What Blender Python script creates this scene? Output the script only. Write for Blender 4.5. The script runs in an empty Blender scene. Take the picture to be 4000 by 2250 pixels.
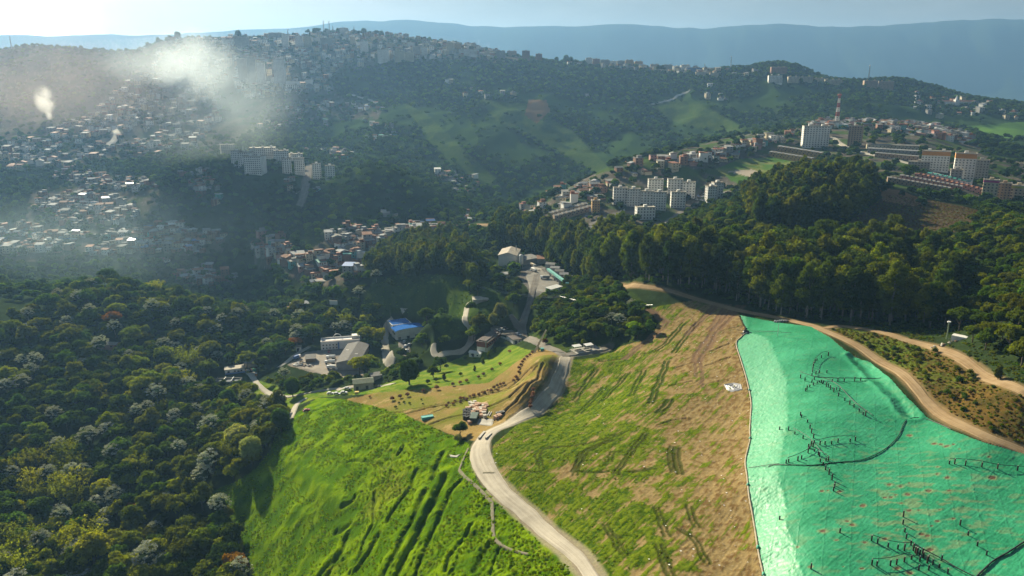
import bpy, bmesh, math, random
import numpy as np
from mathutils import Vector, Matrix, Euler
random.seed(7); RNG = np.random.default_rng(11)
scn = bpy.context.scene
COL = scn.collection
R = math.radians

# ------------------------------------------------------------------ camera, sky, sun, exposure
CAMZ, PITCH, FPX = 140.0, R(15.03), 1839.0          # 2576 x 1449 frame of reference
cam_d = bpy.data.cameras.new("camera"); cam = bpy.data.objects.new("camera", cam_d); COL.objects.link(cam)
cam_d.sensor_width = 36.0; cam_d.lens = 36.0*FPX/2576.0
cam_d.clip_start = 1.0; cam_d.clip_end = 40000.0
cam.location = (0, 0, CAMZ); cam.rotation_euler = (R(90)-PITCH, 0, 0)
scn.camera = cam

SUN_AZ, SUN_EL = R(-31.0), R(24.0)                  # left of the viewing direction, low
sun_d = bpy.data.lights.new("sun", 'SUN'); sun = bpy.data.objects.new("sun", sun_d); COL.objects.link(sun)
sun_d.energy = 5.0; sun_d.angle = R(0.5); sun_d.color = (1.0, 0.89, 0.64)
SDIR = Vector((math.sin(SUN_AZ)*math.cos(SUN_EL), math.cos(SUN_AZ)*math.cos(SUN_EL), math.sin(SUN_EL)))
sun.rotation_euler = SDIR.to_track_quat('Z', 'Y').to_euler()
sun.location = (0, 0, 900)

world = bpy.data.worlds.new("World"); scn.world = world; world.use_nodes = True
def build_world():
    nt = world.node_tree; nt.nodes.clear(); N = nt.nodes.new; L = nt.links.new
    out = N('ShaderNodeOutputWorld'); bg = N('ShaderNodeBackground'); L(bg.outputs[0], out.inputs[0])
    sky = N('ShaderNodeTexSky'); sky.sky_type = 'NISHITA'; sky.sun_disc = False
    sky.sun_elevation = SUN_EL; sky.sun_rotation = SUN_AZ
    sky.air_density = 1.2; sky.dust_density = 1.0; sky.ozone_density = 1.5
    tc = N('ShaderNodeTexCoord'); sep = N('ShaderNodeSeparateXYZ'); L(tc.outputs['Generated'], sep.inputs[0])
    # thin high cloud sheet, denser towards the horizon
    mp = N('ShaderNodeMapping'); mp.inputs['Scale'].default_value = (2.2, 2.2, 9.0); L(tc.outputs['Generated'], mp.inputs[0])
    nz = N('ShaderNodeTexNoise'); nz.inputs['Scale'].default_value = 3.6; nz.inputs['Detail'].default_value = 6; nz.inputs['Roughness'].default_value = .58
    L(mp.outputs[0], nz.inputs[0])
    cl = N('ShaderNodeMapRange'); cl.inputs[1].default_value = .30; cl.inputs[2].default_value = .72; cl.inputs[3].default_value = .62; cl.inputs[4].default_value = 1.0
    L(nz.outputs['Fac'], cl.inputs[0])
    # cloud brightness: higher around the sun
    dt = N('ShaderNodeVectorMath'); dt.operation = 'DOT_PRODUCT'; L(tc.outputs['Generated'], dt.inputs[0])
    ge = R(4.4); ga = R(-32.2)
    dt.inputs[1].default_value = (math.sin(ga)*math.cos(ge), math.cos(ga)*math.cos(ge), math.sin(ge))
    def powr(p, gain):
        m = N('ShaderNodeMath'); m.operation = 'MAXIMUM'; m.inputs[1].default_value = 0; L(dt.outputs['Value'], m.inputs[0])
        q = N('ShaderNodeMath'); q.operation = 'POWER'; q.inputs[1].default_value = p; L(m.outputs[0], q.inputs[0])
        g = N('ShaderNodeMath'); g.operation = 'MULTIPLY'; g.inputs[1].default_value = gain; L(q.outputs[0], g.inputs[0]); return g
    def mulcol(colr, fac):
        v = N('ShaderNodeVectorMath'); v.operation = 'SCALE'; v.inputs[0].default_value = colr; L(fac.outputs[0], v.inputs['Scale']); return v
    def add(a, b):
        v = N('ShaderNodeVectorMath'); v.operation = 'ADD'; L(a, v.inputs[0]); L(b, v.inputs[1]); return v.outputs[0]
    skys = N('ShaderNodeVectorMath'); skys.operation = 'SCALE'; skys.inputs['Scale'].default_value = SKY_STR; L(sky.outputs[0], skys.inputs[0])
    cloud = N('ShaderNodeVectorMath'); cloud.operation = 'SCALE'; cloud.inputs[0].default_value = CLOUD_COL; L(cl.outputs[0], cloud.inputs['Scale'])
    lit = add(cloud.outputs[0], mulcol((1.0, .79, .64), powr(14, CLOUD_LIT)).outputs[0])
    el = N('ShaderNodeMapRange'); el.inputs[1].default_value = .0; el.inputs[2].default_value = .38; el.inputs[3].default_value = .98; el.inputs[4].default_value = .06
    L(sep.outputs['Z'], el.inputs[0])
    mx = N('ShaderNodeMix'); mx.data_type = 'RGBA'; L(el.outputs[0], mx.inputs[0]); L(skys.outputs[0], mx.inputs[6]); L(lit, mx.inputs[7])
    tot = add(mx.outputs[2], mulcol((1.0, .82, .68), powr(220, GLOW1)).outputs[0])
    tot = add(tot, mulcol((1.0, .95, .88), powr(1500, GLOW2)).outputs[0])
    L(tot, bg.inputs[0]); bg.inputs[1].default_value = 1.0
SKY_STR, CLOUD_COL, CLOUD_LIT, GLOW1, GLOW2 = 0.028, (.130, .122, .104), .20, .10, 2.6
build_world()
vs = scn.view_settings; vs.view_transform = 'Standard'; vs.look = 'None'; vs.gamma = 1.0; vs.use_curve_mapping = False
vs.exposure = 1.38
cy = scn.cycles
cy.max_bounces = 5; cy.diffuse_bounces = 2; cy.glossy_bounces = 2; cy.transmission_bounces = 3
cy.transparent_max_bounces = 6; cy.volume_bounces = 1; cy.caustics_reflective = False; cy.caustics_refractive = False
cy.use_adaptive_sampling = True; cy.adaptive_threshold = 0.02; cy.volume_max_steps = 96; cy.volume_step_rate = 2.0

# ------------------------------------------------------------------ projection
SP, CP = math.sin(PITCH), math.cos(PITCH)
def ray(px, py):
    """direction of a sight line, scaled so that its forward (y) component is 1: X/Y and slope"""
    a = (np.asarray(px, float)-1288.0)/FPX; b = (724.5-np.asarray(py, float))/FPX
    f = CP+b*SP; u = b*CP-SP
    return a/f, u/f
def project(X, Y, Z):
    Z = Z-CAMZ; f = Y*CP-Z*SP; u = Y*SP+Z*CP
    f = np.maximum(f, 1e-3)
    return 1288.0+FPX*X/f, 724.5-FPX*u/f

# ------------------------------------------------------------------ noise
_p = np.random.default_rng(5).permutation(256); _p = np.concatenate([_p, _p, _p])
_ga = np.random.default_rng(6).random(256)*2*np.pi; _gx, _gy = np.cos(_ga), np.sin(_ga)
def pnoise(x, y):
    x = np.asarray(x, float); y = np.asarray(y, float)
    xi = np.floor(x).astype(np.int64); yi = np.floor(y).astype(np.int64)
    xf = x-xi; yf = y-yi; xi &= 255; yi &= 255
    u = xf*xf*xf*(xf*(xf*6-15)+10); v = yf*yf*yf*(yf*(yf*6-15)+10)
    def g(ix, iy, fx, fy):
        h = _p[_p[ix]+iy]; return _gx[h]*fx+_gy[h]*fy
    n00 = g(xi, yi, xf, yf); n10 = g(xi+1, yi, xf-1, yf); n01 = g(xi, yi+1, xf, yf-1); n11 = g(xi+1, yi+1, xf-1, yf-1)
    return ((n00*(1-u)+n10*u)*(1-v)+(n01*(1-u)+n11*u)*v)*1.5
def fbm(x, y, o=4, gain=.5):
    s = 0; a = 1; t = 0
    for k in range(o):
        s = s+a*pnoise(x*2**k+17.3*k, y*2**k-9.1*k); t += a; a *= gain
    return s/t
def sstep(a, b, x):
    t = np.clip((x-a)/(b-a), 0, 1); return t*t*(3-2*t)

# ------------------------------------------------------------------ terrain: surveyed points (picture point, then height z or forward distance Y)
CTRL_Z = """
1290 1449 -12;1480 1449 -4;1700 1449 0;1918 1449 2;2007 1412 8;2300 1449 10;2576 1449 12;2576 1142 16;2200 1150 12;2090 960 13;1880 834 6;1862 795 7
2040 822 12;2190 915 13;2330 1050 14;1850 864 4;1878 956 3;1890 1011 2;1888 1111 2;1875 1161 2;1895 1311 2;1964 919 10;1980 961 10;1982 1061 10;1957 1194 9;1980 1324 8
1935 840 9;2130 1300 11;2400 1250 13;1700 1200 -2;1500 1250 -6;1400 1150 -8;1215 1130 -14;1240 1080 -14;1410 950 -16;1430 890 -17;1600 1000 -6;1750 900 -1;1650 850 -4;1800 800 4;1500 900 -13
1320 1330 -12;1490 880 -17;1400 860 -20;1480 800 -8;1560 790 -4;1250 1060 -18;1170 1050 -22;1050 1030 -30;900 1000 -42;1000 960 -45;1200 930 -35;1330 890 -24;1300 970 -22;1385 930 -11;1365 900 -9;1345 960 -9.5;1310 1010 -12;1395 985 -17;1412 940 -17;1350 1032 -16;1262 1060 -16.5
860 920 -66;920 985 -58;1020 840 -70;1225 870 -48;1180 890 -52;1300 830 -40;1340 850 -30;990 900 -64;750 880 -72;600 940 -80;570 960 -82;660 1020 -75;740 1040 -62;1100 860 -62
900 1010 -43;700 1100 -62;640 1180 -70;560 1300 -86;900 1100 -40;1050 1100 -28;1150 1150 -20;1000 1250 -32;800 1250 -52;750 1449 -68;700 1350 -72;620 1300 -83;1000 1449 -30;640 1449 -88
0 1449 -96;300 1449 -100;300 1250 -95;0 1250 -92;500 1150 -84;300 1050 -80;0 1050 -76;450 980 -80;200 900 -68;0 880 -62;400 850 -68;600 850 -72
2110 822 13;2250 840 17;2390 885 22;2480 930 24;2576 985 27;2300 960 17;2440 1010 20;2500 850 30;2576 790 38;2405 850 23
1600 700 8;1800 745 6;2000 790 8;2200 805 11;2400 800 16;2560 730 32;1580 718 2;1700 735 8
"""
CTRL_Y = """
270 722 690;100 767 650;0 805 600;400 745 690;550 800 640;100 700 900;500 760 800;600 740 850;700 770 730;850 740 760;960 700 700;1100 720 640;1200 740 600;1300 700 650;1290 660 720;1400 690 640;1440 640 680;1100 790 560
0 620 1000;300 610 1000;560 600 1000;200 520 1150;300 450 1300;100 400 1450;300 330 1700;100 250 1950;300 150 2280;100 118 2350;0 130 2350;450 95 2350;850 84 2400;1100 106 2400;1300 145 2400;1600 168 2400
1900 185 2350;1960 160 2260;2100 205 2200;2250 200 2200;2400 240 2100;2576 270 1900;600 435 1150;830 450 1150;760 520 1000;950 420 1050;1000 550 950;700 560 950;650 620 900;800 660 800;850 700 745;1050 590 880;1180 540 1000;1280 520 1150
1150 440 1300;1200 380 1450;1300 280 1750;1100 240 1900;1000 200 2050;900 180 2100;750 220 2000;850 300 1750;950 350 1550;700 330 1700;700 250 1950;500 380 1500;500 250 1950;1500 250 1950;1500 350 1600;1500 420 1400
1450 470 1250;1350 500 1200;1700 250 1950;1750 300 1750;1800 330 1650;1650 370 1500;1900 290 1800;2200 270 1750;2300 300 1700;2450 330 1600;2576 340 1550
1320 530 900;1450 480 950;1550 420 1000;1700 380 1080;1880 350 1150;2040 330 1250;2100 315 1340;2300 325 1340;2440 350 1250;2576 390 1150
1440 540 850;1540 520 850;1670 545 820;1740 500 900;1830 480 900;1460 580 780;1850 420 1000;1950 390 1080;2100 380 1080;2250 400 980;2350 440 880;2450 470 820;2560 520 760;2250 450 820
2050 480 700;1950 530 660;2150 500 700;1900 570 620;2000 590 600;2300 540 640;2400 520 680;1700 615 600;2100 620 560;2300 650 520;2500 600 520;2576 560 560;2576 650 460;1560 600 720
"""
TP = []
for ln in CTRL_Z.replace('\n', ';').split(';'):
    if ln.strip():
        x, y, z = map(float, ln.split()); u, s = ray(x, y); TP.append((float(u), math.log((z-CAMZ)/float(s)), z))
for ln in CTRL_Y.replace('\n', ';').split(';'):
    if ln.strip():
        x, y, Y = map(float, ln.split()); u, s = ray(x, y); TP.append((float(u), math.log(Y), CAMZ+Y*float(s)))
for u, Y, z in [(-.9, 2700, 150), (-.4, 2800, 180), (0, 2850, 150), (.4, 2800, 60), (.8, 2500, 20), (-.8, 3600, 0), (0, 3600, 0), (.6, 3600, -20), (-.8, 9500, 60), (0, 9500, 60), (.8, 9500, 60), (0, 5500, 40), (.7, 5500, 30), (-.7, 5500, 40),
                (-.9, 60, -60), (0, 60, -8), (.9, 60, 14), (-.5, 110, -60), (0, 110, -12), (.6, 110, 11), (-1, 1150, 0), (1, 1150, 55), (1, 500, 48), (-1, 500, -60), (.95, 250, 24)]:
    TP.append((u, math.log(Y), float(z)))
TP = np.array(TP)
def tps_fit(P, lam):
    n = len(P); d2 = (P[:, None, 0]-P[None, :, 0])**2*1.6+(P[:, None, 1]-P[None, :, 1])**2
    K = .5*d2*np.log(d2+1e-12)+lam*np.eye(n)
    Q = np.c_[np.ones(n), P[:, 0], P[:, 1]]
    A = np.block([[K, Q], [Q.T, np.zeros((3, 3))]])
    return np.linalg.solve(A, np.r_[P[:, 2], 0, 0, 0])
TW = tps_fit(TP, 2e-5)
def tps(u, s):
    out = np.empty(u.shape)
    for i in range(0, u.size, 20000):
        uu = u[i:i+20000, None]; ss = s[i:i+20000, None]
        d2 = (uu-TP[None, :, 0])**2*1.6+(ss-TP[None, :, 1])**2
        out[i:i+20000] = (.5*d2*np.log(d2+1e-12))@TW[:-3]+TW[-3]+TW[-2]*uu[:, 0]+TW[-1]*ss[:, 0]
    return out
GU = np.unique(np.concatenate([np.linspace(-3.0, -.86, 36), np.linspace(-.86, .86, 1120), np.linspace(.86, 3.0, 36)]))
GY = np.unique(np.concatenate([np.geomspace(30, 170, 40), np.geomspace(170, 640, 480), np.geomspace(640, 2800, 280), np.geomspace(2800, 9800, 100)]))
GS = np.log(GY)
# coarse evaluation, then bilinear refinement
cu = np.linspace(-.92, .92, 300); cs = np.linspace(GS[0], GS[-1], 420)
CU, CS = np.meshgrid(cu, cs)
CZ = tps(CU.ravel(), CS.ravel()).reshape(CU.shape)
def base_height(u, s):
    u = np.clip(u, cu[0], cu[-1]-1e-9); s = np.clip(s, cs[0], cs[-1]-1e-9)
    fu = (u-cu[0])/(cu[1]-cu[0]); fs = (s-cs[0])/(cs[1]-cs[0])
    i = np.minimum(fu.astype(int), len(cu)-2); j = np.minimum(fs.astype(int), len(cs)-2); fu = fu-i; fs = fs-j
    return (CZ[j, i]*(1-fu)+CZ[j, i+1]*fu)*(1-fs)+(CZ[j+1, i]*(1-fu)+CZ[j+1, i+1]*fu)*fs
def mountain(X, Y):
    u = X/np.maximum(Y, 1)
    top = 735+45*pnoise(u*4+3, u*0+.5)+32*pnoise(u*13, u*0+2.5)+9*pnoise(u*40, u*0+7.5)+36*sstep(.2, .75, u)-110*sstep(-.1, -.6, u)
    prof = sstep(5600, 8000, Y)**1.2
    spur = fbm(X/900., Y/1500., 4)*120*sstep(5700, 6800, Y)*(1-sstep(7300, 8000, Y))
    low = (95+18*pnoise(u*16+9, u*0+4.2)+7*pnoise(u*50, u*0+1.2))*sstep(2900, 3200, Y)*(1-sstep(3200, 3600, Y))*sstep(.42, .62, u)
    return top*prof+spur+low
def height_exact(X, Y):
    X = np.asarray(X, float); Y = np.maximum(np.asarray(Y, float), 1.0)
    u = X/Y; s = np.log(Y)
    z = base_height(u, s)+mountain(X, Y)
    w = sstep(1250, 1600, Y)*(1-sstep(2500, 3200, Y))
    ra = fbm(X/260.+3, Y/420., 4); z = z-np.abs(ra)*26*w+5*w+fbm(X/90., Y/90., 3)*5*w
    w2 = sstep(600, 900, Y)*(1-sstep(1200, 1500, Y)); z = z+fbm(X/120., Y/120., 3)*4*w2
    return z
MU, MY = np.meshgrid(GU, GY); MX = MU*MY
HZ = height_exact(MX.ravel(), MY.ravel()).reshape(MX.shape)
# levelled building platforms: picture point, radius in metres
PADS = [(1030, 850, 22), (858, 905, 34), (592, 940, 20), (1290, 665, 30), (1360, 705, 30), (1230, 868, 13), (915, 980, 12), (1490, 884, 11), (1292, 850, 14), (565, 962, 13), (1025, 885, 12)]
def height(X, Y):
    """height of the finished sheet (bilinear on the mesh grid)"""
    X = np.asarray(X, float); Y = np.clip(np.asarray(Y, float), GY[0], GY[-1]-1e-6)
    u = np.clip(X/Y, GU[0], GU[-1]-1e-9)
    i = np.clip(np.searchsorted(GU, u, side='right')-1, 0, len(GU)-2); j = np.clip(np.searchsorted(GY, Y, side='right')-1, 0, len(GY)-2)
    fu = (u-GU[i])/(GU[i+1]-GU[i]); fs = (Y-GY[j])/(GY[j+1]-GY[j])
    return (HZ[j, i]*(1-fu)+HZ[j, i+1]*fu)*(1-fs)+(HZ[j+1, i]*(1-fu)+HZ[j+1, i+1]*fu)*fs
def ground_at(px, py, ymax=9000):
    """where sight lines through picture points meet the ground: arrays X, Y, Z"""
    px = np.atleast_1d(np.asarray(px, float)); py = np.atleast_1d(np.asarray(py, float))
    u, s = ray(px, py)
    Ys = np.geomspace(100, ymax, 1500)
    best = np.full(px.shape, np.nan)
    for k in range(0, len(px), 400):
        uu = u[k:k+400, None]; ss = s[k:k+400, None]
        zz = CAMZ+ss*Ys[None, :]
        h = height((uu*Ys[None, :]).ravel(), np.broadcast_to(Ys[None, :], zz.shape).ravel()).reshape(zz.shape)
        below = zz <= h
        idx = np.where(below.any(1), below.argmax(1), len(Ys)-1)
        r = np.arange(len(idx)); i0 = np.maximum(idx-1, 0)
        d0 = zz[r, i0]-h[r, i0]; d1 = zz[r, idx]-h[r, idx]
        t = np.clip(d0/np.where(np.abs(d0-d1) < 1e-9, 1, d0-d1), 0, 1)
        best[k:k+400] = Ys[i0]*(1-t)+Ys[idx]*t
    Y = best; X = u*Y
    return X, Y, height(X, Y)
for _x, _y, _r in PADS:
    _X, _Y, _Z = ground_at([_x], [_y]); _w = 1-sstep(_r, _r*1.8, np.hypot(MX-_X[0], MY-_Y[0])); HZ[:] = HZ*(1-_w)+_Z[0]*_w
def G(px, py):
    X, Y, Z = ground_at([px], [py]); return Vector((X[0], Y[0], Z[0]))
def poly_ground(pts, n=1):
    a = np.array(pts, float); X, Y, Z = ground_at(a[:, 0], a[:, 1]); return np.c_[X, Y, Z]
def inside(px, py, poly):
    poly = np.asarray(poly, float); r = np.zeros(px.shape, bool)
    bb = (px >= poly[:, 0].min()) & (px <= poly[:, 0].max()) & (py >= poly[:, 1].min()) & (py <= poly[:, 1].max())
    x = px[bb]; y = py[bb]; c = np.zeros(x.shape, bool)
    for (x0, y0), (x1, y1) in zip(poly, np.roll(poly, -1, 0)):
        if y0 != y1:
            k = ((y0 > y) != (y1 > y)) & (x < (x1-x0)*(y-y0)/(y1-y0)+x0); c ^= k
    r[bb] = c; return r
def dist_line(X, Y, pts):
    """plan distance of points to a polyline"""
    d = np.full(X.shape, 1e9)
    for (ax, ay), (bx, by) in zip(pts[:-1], pts[1:]):
        vx, vy = bx-ax, by-ay; l2 = vx*vx+vy*vy+1e-9
        t = np.clip(((X-ax)*vx+(Y-ay)*vy)/l2, 0, 1)
        d = np.minimum(d, np.hypot(X-ax-t*vx, Y-ay-t*vy))
    return d
def spline(P, n=8):
    P = np.asarray(P, float); Q = np.vstack([2*P[0]-P[1], P, 2*P[-1]-P[-2]]); out = []
    for i in range(1, len(Q)-2):
        for k in range(n):
            t = k/n; a, b, c, d = Q[i-1], Q[i], Q[i+1], Q[i+2]
            out.append(.5*((2*b)+(-a+c)*t+(2*a-5*b+4*c-d)*t*t+(-a+3*b-3*c+d)*t**3))
    out.append(P[-1]); return np.array(out)
# ------------------------------------------------------------------ materials
MATS = {}
def new_mat(name):
    m = bpy.data.materials.new(name); m.use_nodes = True; m.node_tree.nodes.clear(); MATS[name] = m
    return m, m.node_tree.nodes.new, m.node_tree.links.new
def mat(name, col, rough=.8, var=.18, scale=.6, metal=0, spec=.3, bump=0.0, stretch=None, dirt=None):
    """painted / built surface: base colour broken up by two scales of procedural wear"""
    if name in MATS: return MATS[name]
    m, N, L = new_mat(name)
    out = N('ShaderNodeOutputMaterial'); b = N('ShaderNodeBsdfPrincipled'); L(b.outputs[0], out.inputs[0])
    tc = N('ShaderNodeTexCoord'); mp = N('ShaderNodeMapping'); L(tc.outputs['Object'], mp.inputs[0])
    if stretch: mp.inputs['Scale'].default_value = stretch
    n = N('ShaderNodeTexNoise'); n.inputs['Scale'].default_value = scale; n.inputs['Detail'].default_value = 6; n.inputs['Roughness'].default_value = .65; L(mp.outputs[0], n.inputs[0])
    mr = N('ShaderNodeMapRange'); mr.inputs[1].default_value = .3; mr.inputs[2].default_value = .7; mr.inputs[3].default_value = 1-var; mr.inputs[4].default_value = 1+var*.6; L(n.outputs['Fac'], mr.inputs[0])
    v = N('ShaderNodeVectorMath'); v.operation = 'SCALE'; v.inputs[0].default_value = col[:3]; L(mr.outputs[0], v.inputs['Scale'])
    last = v.outputs[0]
    if dirt:
        n2 = N('ShaderNodeTexNoise'); n2.inputs['Scale'].default_value = scale*.35; n2.inputs['Detail'].default_value = 5; L(mp.outputs[0], n2.inputs[0])
        r2 = N('ShaderNodeMapRange'); r2.inputs[1].default_value = .5; r2.inputs[2].default_value = .72; r2.inputs[4].default_value = .65; L(n2.outputs['Fac'], r2.inputs[0])
        mx = N('ShaderNodeMix'); mx.data_type = 'RGBA'; L(r2.outputs[0], mx.inputs[0]); L(last, mx.inputs[6]); mx.inputs[7].default_value = (*dirt, 1); last = mx.outputs[2]
    L(last, b.inputs['Base Color']); b.inputs['Roughness'].default_value = rough; b.inputs['Metallic'].default_value = metal; b.inputs['Specular IOR Level'].default_value = spec
    if bump:
        bp = N('ShaderNodeBump'); bp.inputs['Strength'].default_value = bump; bp.inputs['Distance'].default_value = .2; L(n.outputs['Fac'], bp.inputs['Height']); L(bp.outputs[0], b.inputs['Normal'])
    return m
def ground_mat(name, rough=.95, fine=1.3, var=.28, bump=.6, spec=0.0, bd=.35):
    m, N, L = new_mat(name)
    out = N('ShaderNodeOutputMaterial'); b = N('ShaderNodeBsdfPrincipled'); L(b.outputs[0], out.inputs[0])
    at = N('ShaderNodeAttribute'); at.attribute_name = 'albedo'; tc = N('ShaderNodeTexCoord')
    n = N('ShaderNodeTexNoise'); n.inputs['Scale'].default_value = fine; n.inputs['Detail'].default_value = 5; n.inputs['Roughness'].default_value = .7; L(tc.outputs['Object'], n.inputs[0])
    mr = N('ShaderNodeMapRange'); mr.inputs[1].default_value = .28; mr.inputs[2].default_value = .72; mr.inputs[3].default_value = 1-var; mr.inputs[4].default_value = 1+var; L(n.outputs['Fac'], mr.inputs[0])
    v = N('ShaderNodeVectorMath'); v.operation = 'SCALE'; L(at.outputs['Color'], v.inputs[0]); L(mr.outputs[0], v.inputs['Scale'])
    L(v.outputs[0], b.inputs['Base Color']); b.inputs['Roughness'].default_value = rough; b.inputs['Specular IOR Level'].default_value = spec
    bp = N('ShaderNodeBump'); bp.inputs['Strength'].default_value = bump; bp.inputs['Distance'].default_value = bd; L(n.outputs['Fac'], bp.inputs['Height']); L(bp.outputs[0], b.inputs['Normal'])
    return m
def leaf_mat(name, trans=.46, tint=(1, 1, 1), rnd=.35, fixed=None):
    """foliage: the object's own tint, varied per plant and per clump of leaves; part of the light passes through"""
    m, N, L = new_mat(name)
    out = N('ShaderNodeOutputMaterial'); d = N('ShaderNodeBsdfDiffuse'); t = N('ShaderNodeBsdfTranslucent'); mx = N('ShaderNodeMixShader'); mx.inputs[0].default_value = trans
    L(d.outputs[0], mx.inputs[1]); L(t.outputs[0], mx.inputs[2]); L(mx.outputs[0], out.inputs[0])
    oi = N('ShaderNodeObjectInfo'); tc = N('ShaderNodeTexCoord')
    n = N('ShaderNodeTexNoise'); n.inputs['Scale'].default_value = .55; n.inputs['Detail'].default_value = 3; L(tc.outputs['Object'], n.inputs[0])
    mr = N('ShaderNodeMapRange'); mr.inputs[1].default_value = .3; mr.inputs[2].default_value = .7; mr.inputs[3].default_value = .7; mr.inputs[4].default_value = 1.35; L(n.outputs['Fac'], mr.inputs[0])
    rr = N('ShaderNodeMapRange'); rr.inputs[3].default_value = 1-rnd; rr.inputs[4].default_value = 1+rnd; L(oi.outputs['Random'], rr.inputs[0])
    mu = N('ShaderNodeMath'); mu.operation = 'MULTIPLY'; L(mr.outputs[0], mu.inputs[0]); L(rr.outputs[0], mu.inputs[1])
    c = N('ShaderNodeVectorMath'); c.operation = 'MULTIPLY'; c.inputs[1].default_value = tint
    if fixed: c.inputs[0].default_value = fixed
    else: L(oi.outputs['Color'], c.inputs[0])
    hs = N('ShaderNodeHueSaturation'); L(c.outputs[0], hs.inputs['Color'])
    h = N('ShaderNodeMath'); h.operation = 'MULTIPLY'; h.inputs[1].default_value = 7.31; L(oi.outputs['Random'], h.inputs[0]); fr = N('ShaderNodeMath'); fr.operation = 'FRACT'; L(h.outputs[0], fr.inputs[0])
    hr = N('ShaderNodeMapRange'); hr.inputs[3].default_value = .488; hr.inputs[4].default_value = .522; L(fr.outputs[0], hr.inputs[0]); L(hr.outputs[0], hs.inputs['Hue'])
    s = N('ShaderNodeVectorMath'); s.operation = 'SCALE'; L(hs.outputs[0], s.inputs[0]); L(mu.outputs[0], s.inputs['Scale'])
    L(s.outputs[0], d.inputs[0])
    t2 = N('ShaderNodeVectorMath'); t2.operation = 'MULTIPLY'; L(s.outputs[0], t2.inputs[0]); t2.inputs[1].default_value = (1.55, 1.5, .4); L(t2.outputs[0], t.inputs[0])
    return m

# ------------------------------------------------------------------ object helpers
def tag(o, label=None, cat=None, group=None, kind=None):
    if label: o['label'] = label
    if cat: o['category'] = cat
    if group: o['group'] = group
    if kind: o['kind'] = kind
    return o
def raw_mesh(name, V, F, mats=(), mi=None, smooth=False):
    me = bpy.data.meshes.new(name); V = np.asarray(V, np.float32)
    if isinstance(F, np.ndarray):
        k = F.shape[1]; n = len(F); flat = F.ravel().astype(np.int32); st = (np.arange(n)*k).astype(np.int32)
    else:
        n = len(F); flat = np.fromiter((i for f in F for i in f), np.int32); ln = np.array([len(f) for f in F]); st = np.r_[0, np.cumsum(ln)[:-1]].astype(np.int32)
    me.vertices.add(len(V)); me.vertices.foreach_set('co', V.ravel())
    me.loops.add(len(flat)); me.loops.foreach_set('vertex_index', flat)
    me.polygons.add(n); me.polygons.foreach_set('loop_start', st)
    for m in mats: me.materials.append(m)
    if mi is not None: me.polygons.foreach_set('material_index', np.asarray(mi, np.int32))
    me.polygons.foreach_set('use_smooth', np.full(n, bool(smooth)))
    me.update(calc_edges=True); return me
def link(name, me, parent=None, loc=None, rot=None, scale=None):
    o = bpy.data.objects.new(name, me); COL.objects.link(o)
    if parent is not None: o.parent = parent
    if loc is not None: o.location = loc
    if rot is not None: o.rotation_euler = rot
    if scale is not None: o.scale = scale
    return o
def thing(name, label, cat, loc=(0, 0, 0), rz=0.0, group=None, scale=None):
    o = bpy.data.objects.new(name, None); COL.objects.link(o); o.empty_display_size = 1
    o.location = loc; o.rotation_euler = (0, 0, rz)
    if scale is not None: o.scale = scale
    return tag(o, label, cat, group)
class MB:
    """collects boxes, tubes and sheets into one mesh"""
    def __init__(s): s.V = []; s.F = []; s.M = []
    def add(s, V, F, m=0):
        n = len(s.V); s.V += [tuple(v) for v in V]; s.F += [tuple(i+n for i in f) for f in F]; s.M += [m]*len(F); return s
    def box(s, x0, y0, z0, x1, y1, z1, m=0, bottom=True):
        V = [(x0, y0, z0), (x1, y0, z0), (x1, y1, z0), (x0, y1, z0), (x0, y0, z1), (x1, y0, z1), (x1, y1, z1), (x0, y1, z1)]
        F = [(4, 5, 6, 7), (0, 1, 5, 4), (1, 2, 6, 5), (2, 3, 7, 6), (3, 0, 4, 7)]+([(3, 2, 1, 0)] if bottom else [])
        return s.add(V, F, m)
    def prism(s, poly, z0, z1, m=0):
        n = len(poly); V = [(x, y, z0) for x, y in poly]+[(x, y, z1) for x, y in poly]
        F = [tuple(range(n, 2*n)), tuple(range(n-1, -1, -1))]+[(i, (i+1) % n, n+(i+1) % n, n+i) for i in range(n)]
        return s.add(V, F, m)
    def profile(s, pts, x0, x1, m=0):
        """(y, z) outline swept along x"""
        n = len(pts); V = [(x0, y, z) for y, z in pts]+[(x1, y, z) for y, z in pts]
        F = [tuple(range(n-1, -1, -1)), tuple(range(n, 2*n))]+[(i, (i+1) % n, n+(i+1) % n, n+i) for i in range(n)]
        return s.add(V, F, m)
    def tube(s, pts, rad, n=6, m=0, cap=True):
        pts = [Vector(p) for p in pts]; rad = rad if hasattr(rad, '__len__') else [rad]*len(pts); V = []
        for i, p in enumerate(pts):
            d = (pts[min(i+1, len(pts)-1)]-pts[max(i-1, 0)]).normalized()
            a = d.cross(Vector((0, 0, 1)) if abs(d.z) < .9 else Vector((1, 0, 0))).normalized(); b = d.cross(a)
            for k in range(n):
                t = 2*math.pi*k/n; V.append(p+(a*math.cos(t)+b*math.sin(t))*rad[i])
        F = [(i*n+k, i*n+(k+1) % n, (i+1)*n+(k+1) % n, (i+1)*n+k) for i in range(len(pts)-1) for k in range(n)]
        if cap: F += [tuple(range(n-1, -1, -1)), tuple(range((len(pts)-1)*n, len(pts)*n))]
        return s.add(V, F, m)
    def mesh(s, name, mats, smooth=False):
        return raw_mesh(name, s.V, s.F, mats if isinstance(mats, (list, tuple)) else [mats], s.M, smooth)
    def obj(s, name, mats, parent=None, loc=None, rz=None, smooth=False):
        return link(name, s.mesh(name, mats, smooth), parent, loc, None if rz is None else (0, 0, rz))
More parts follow.
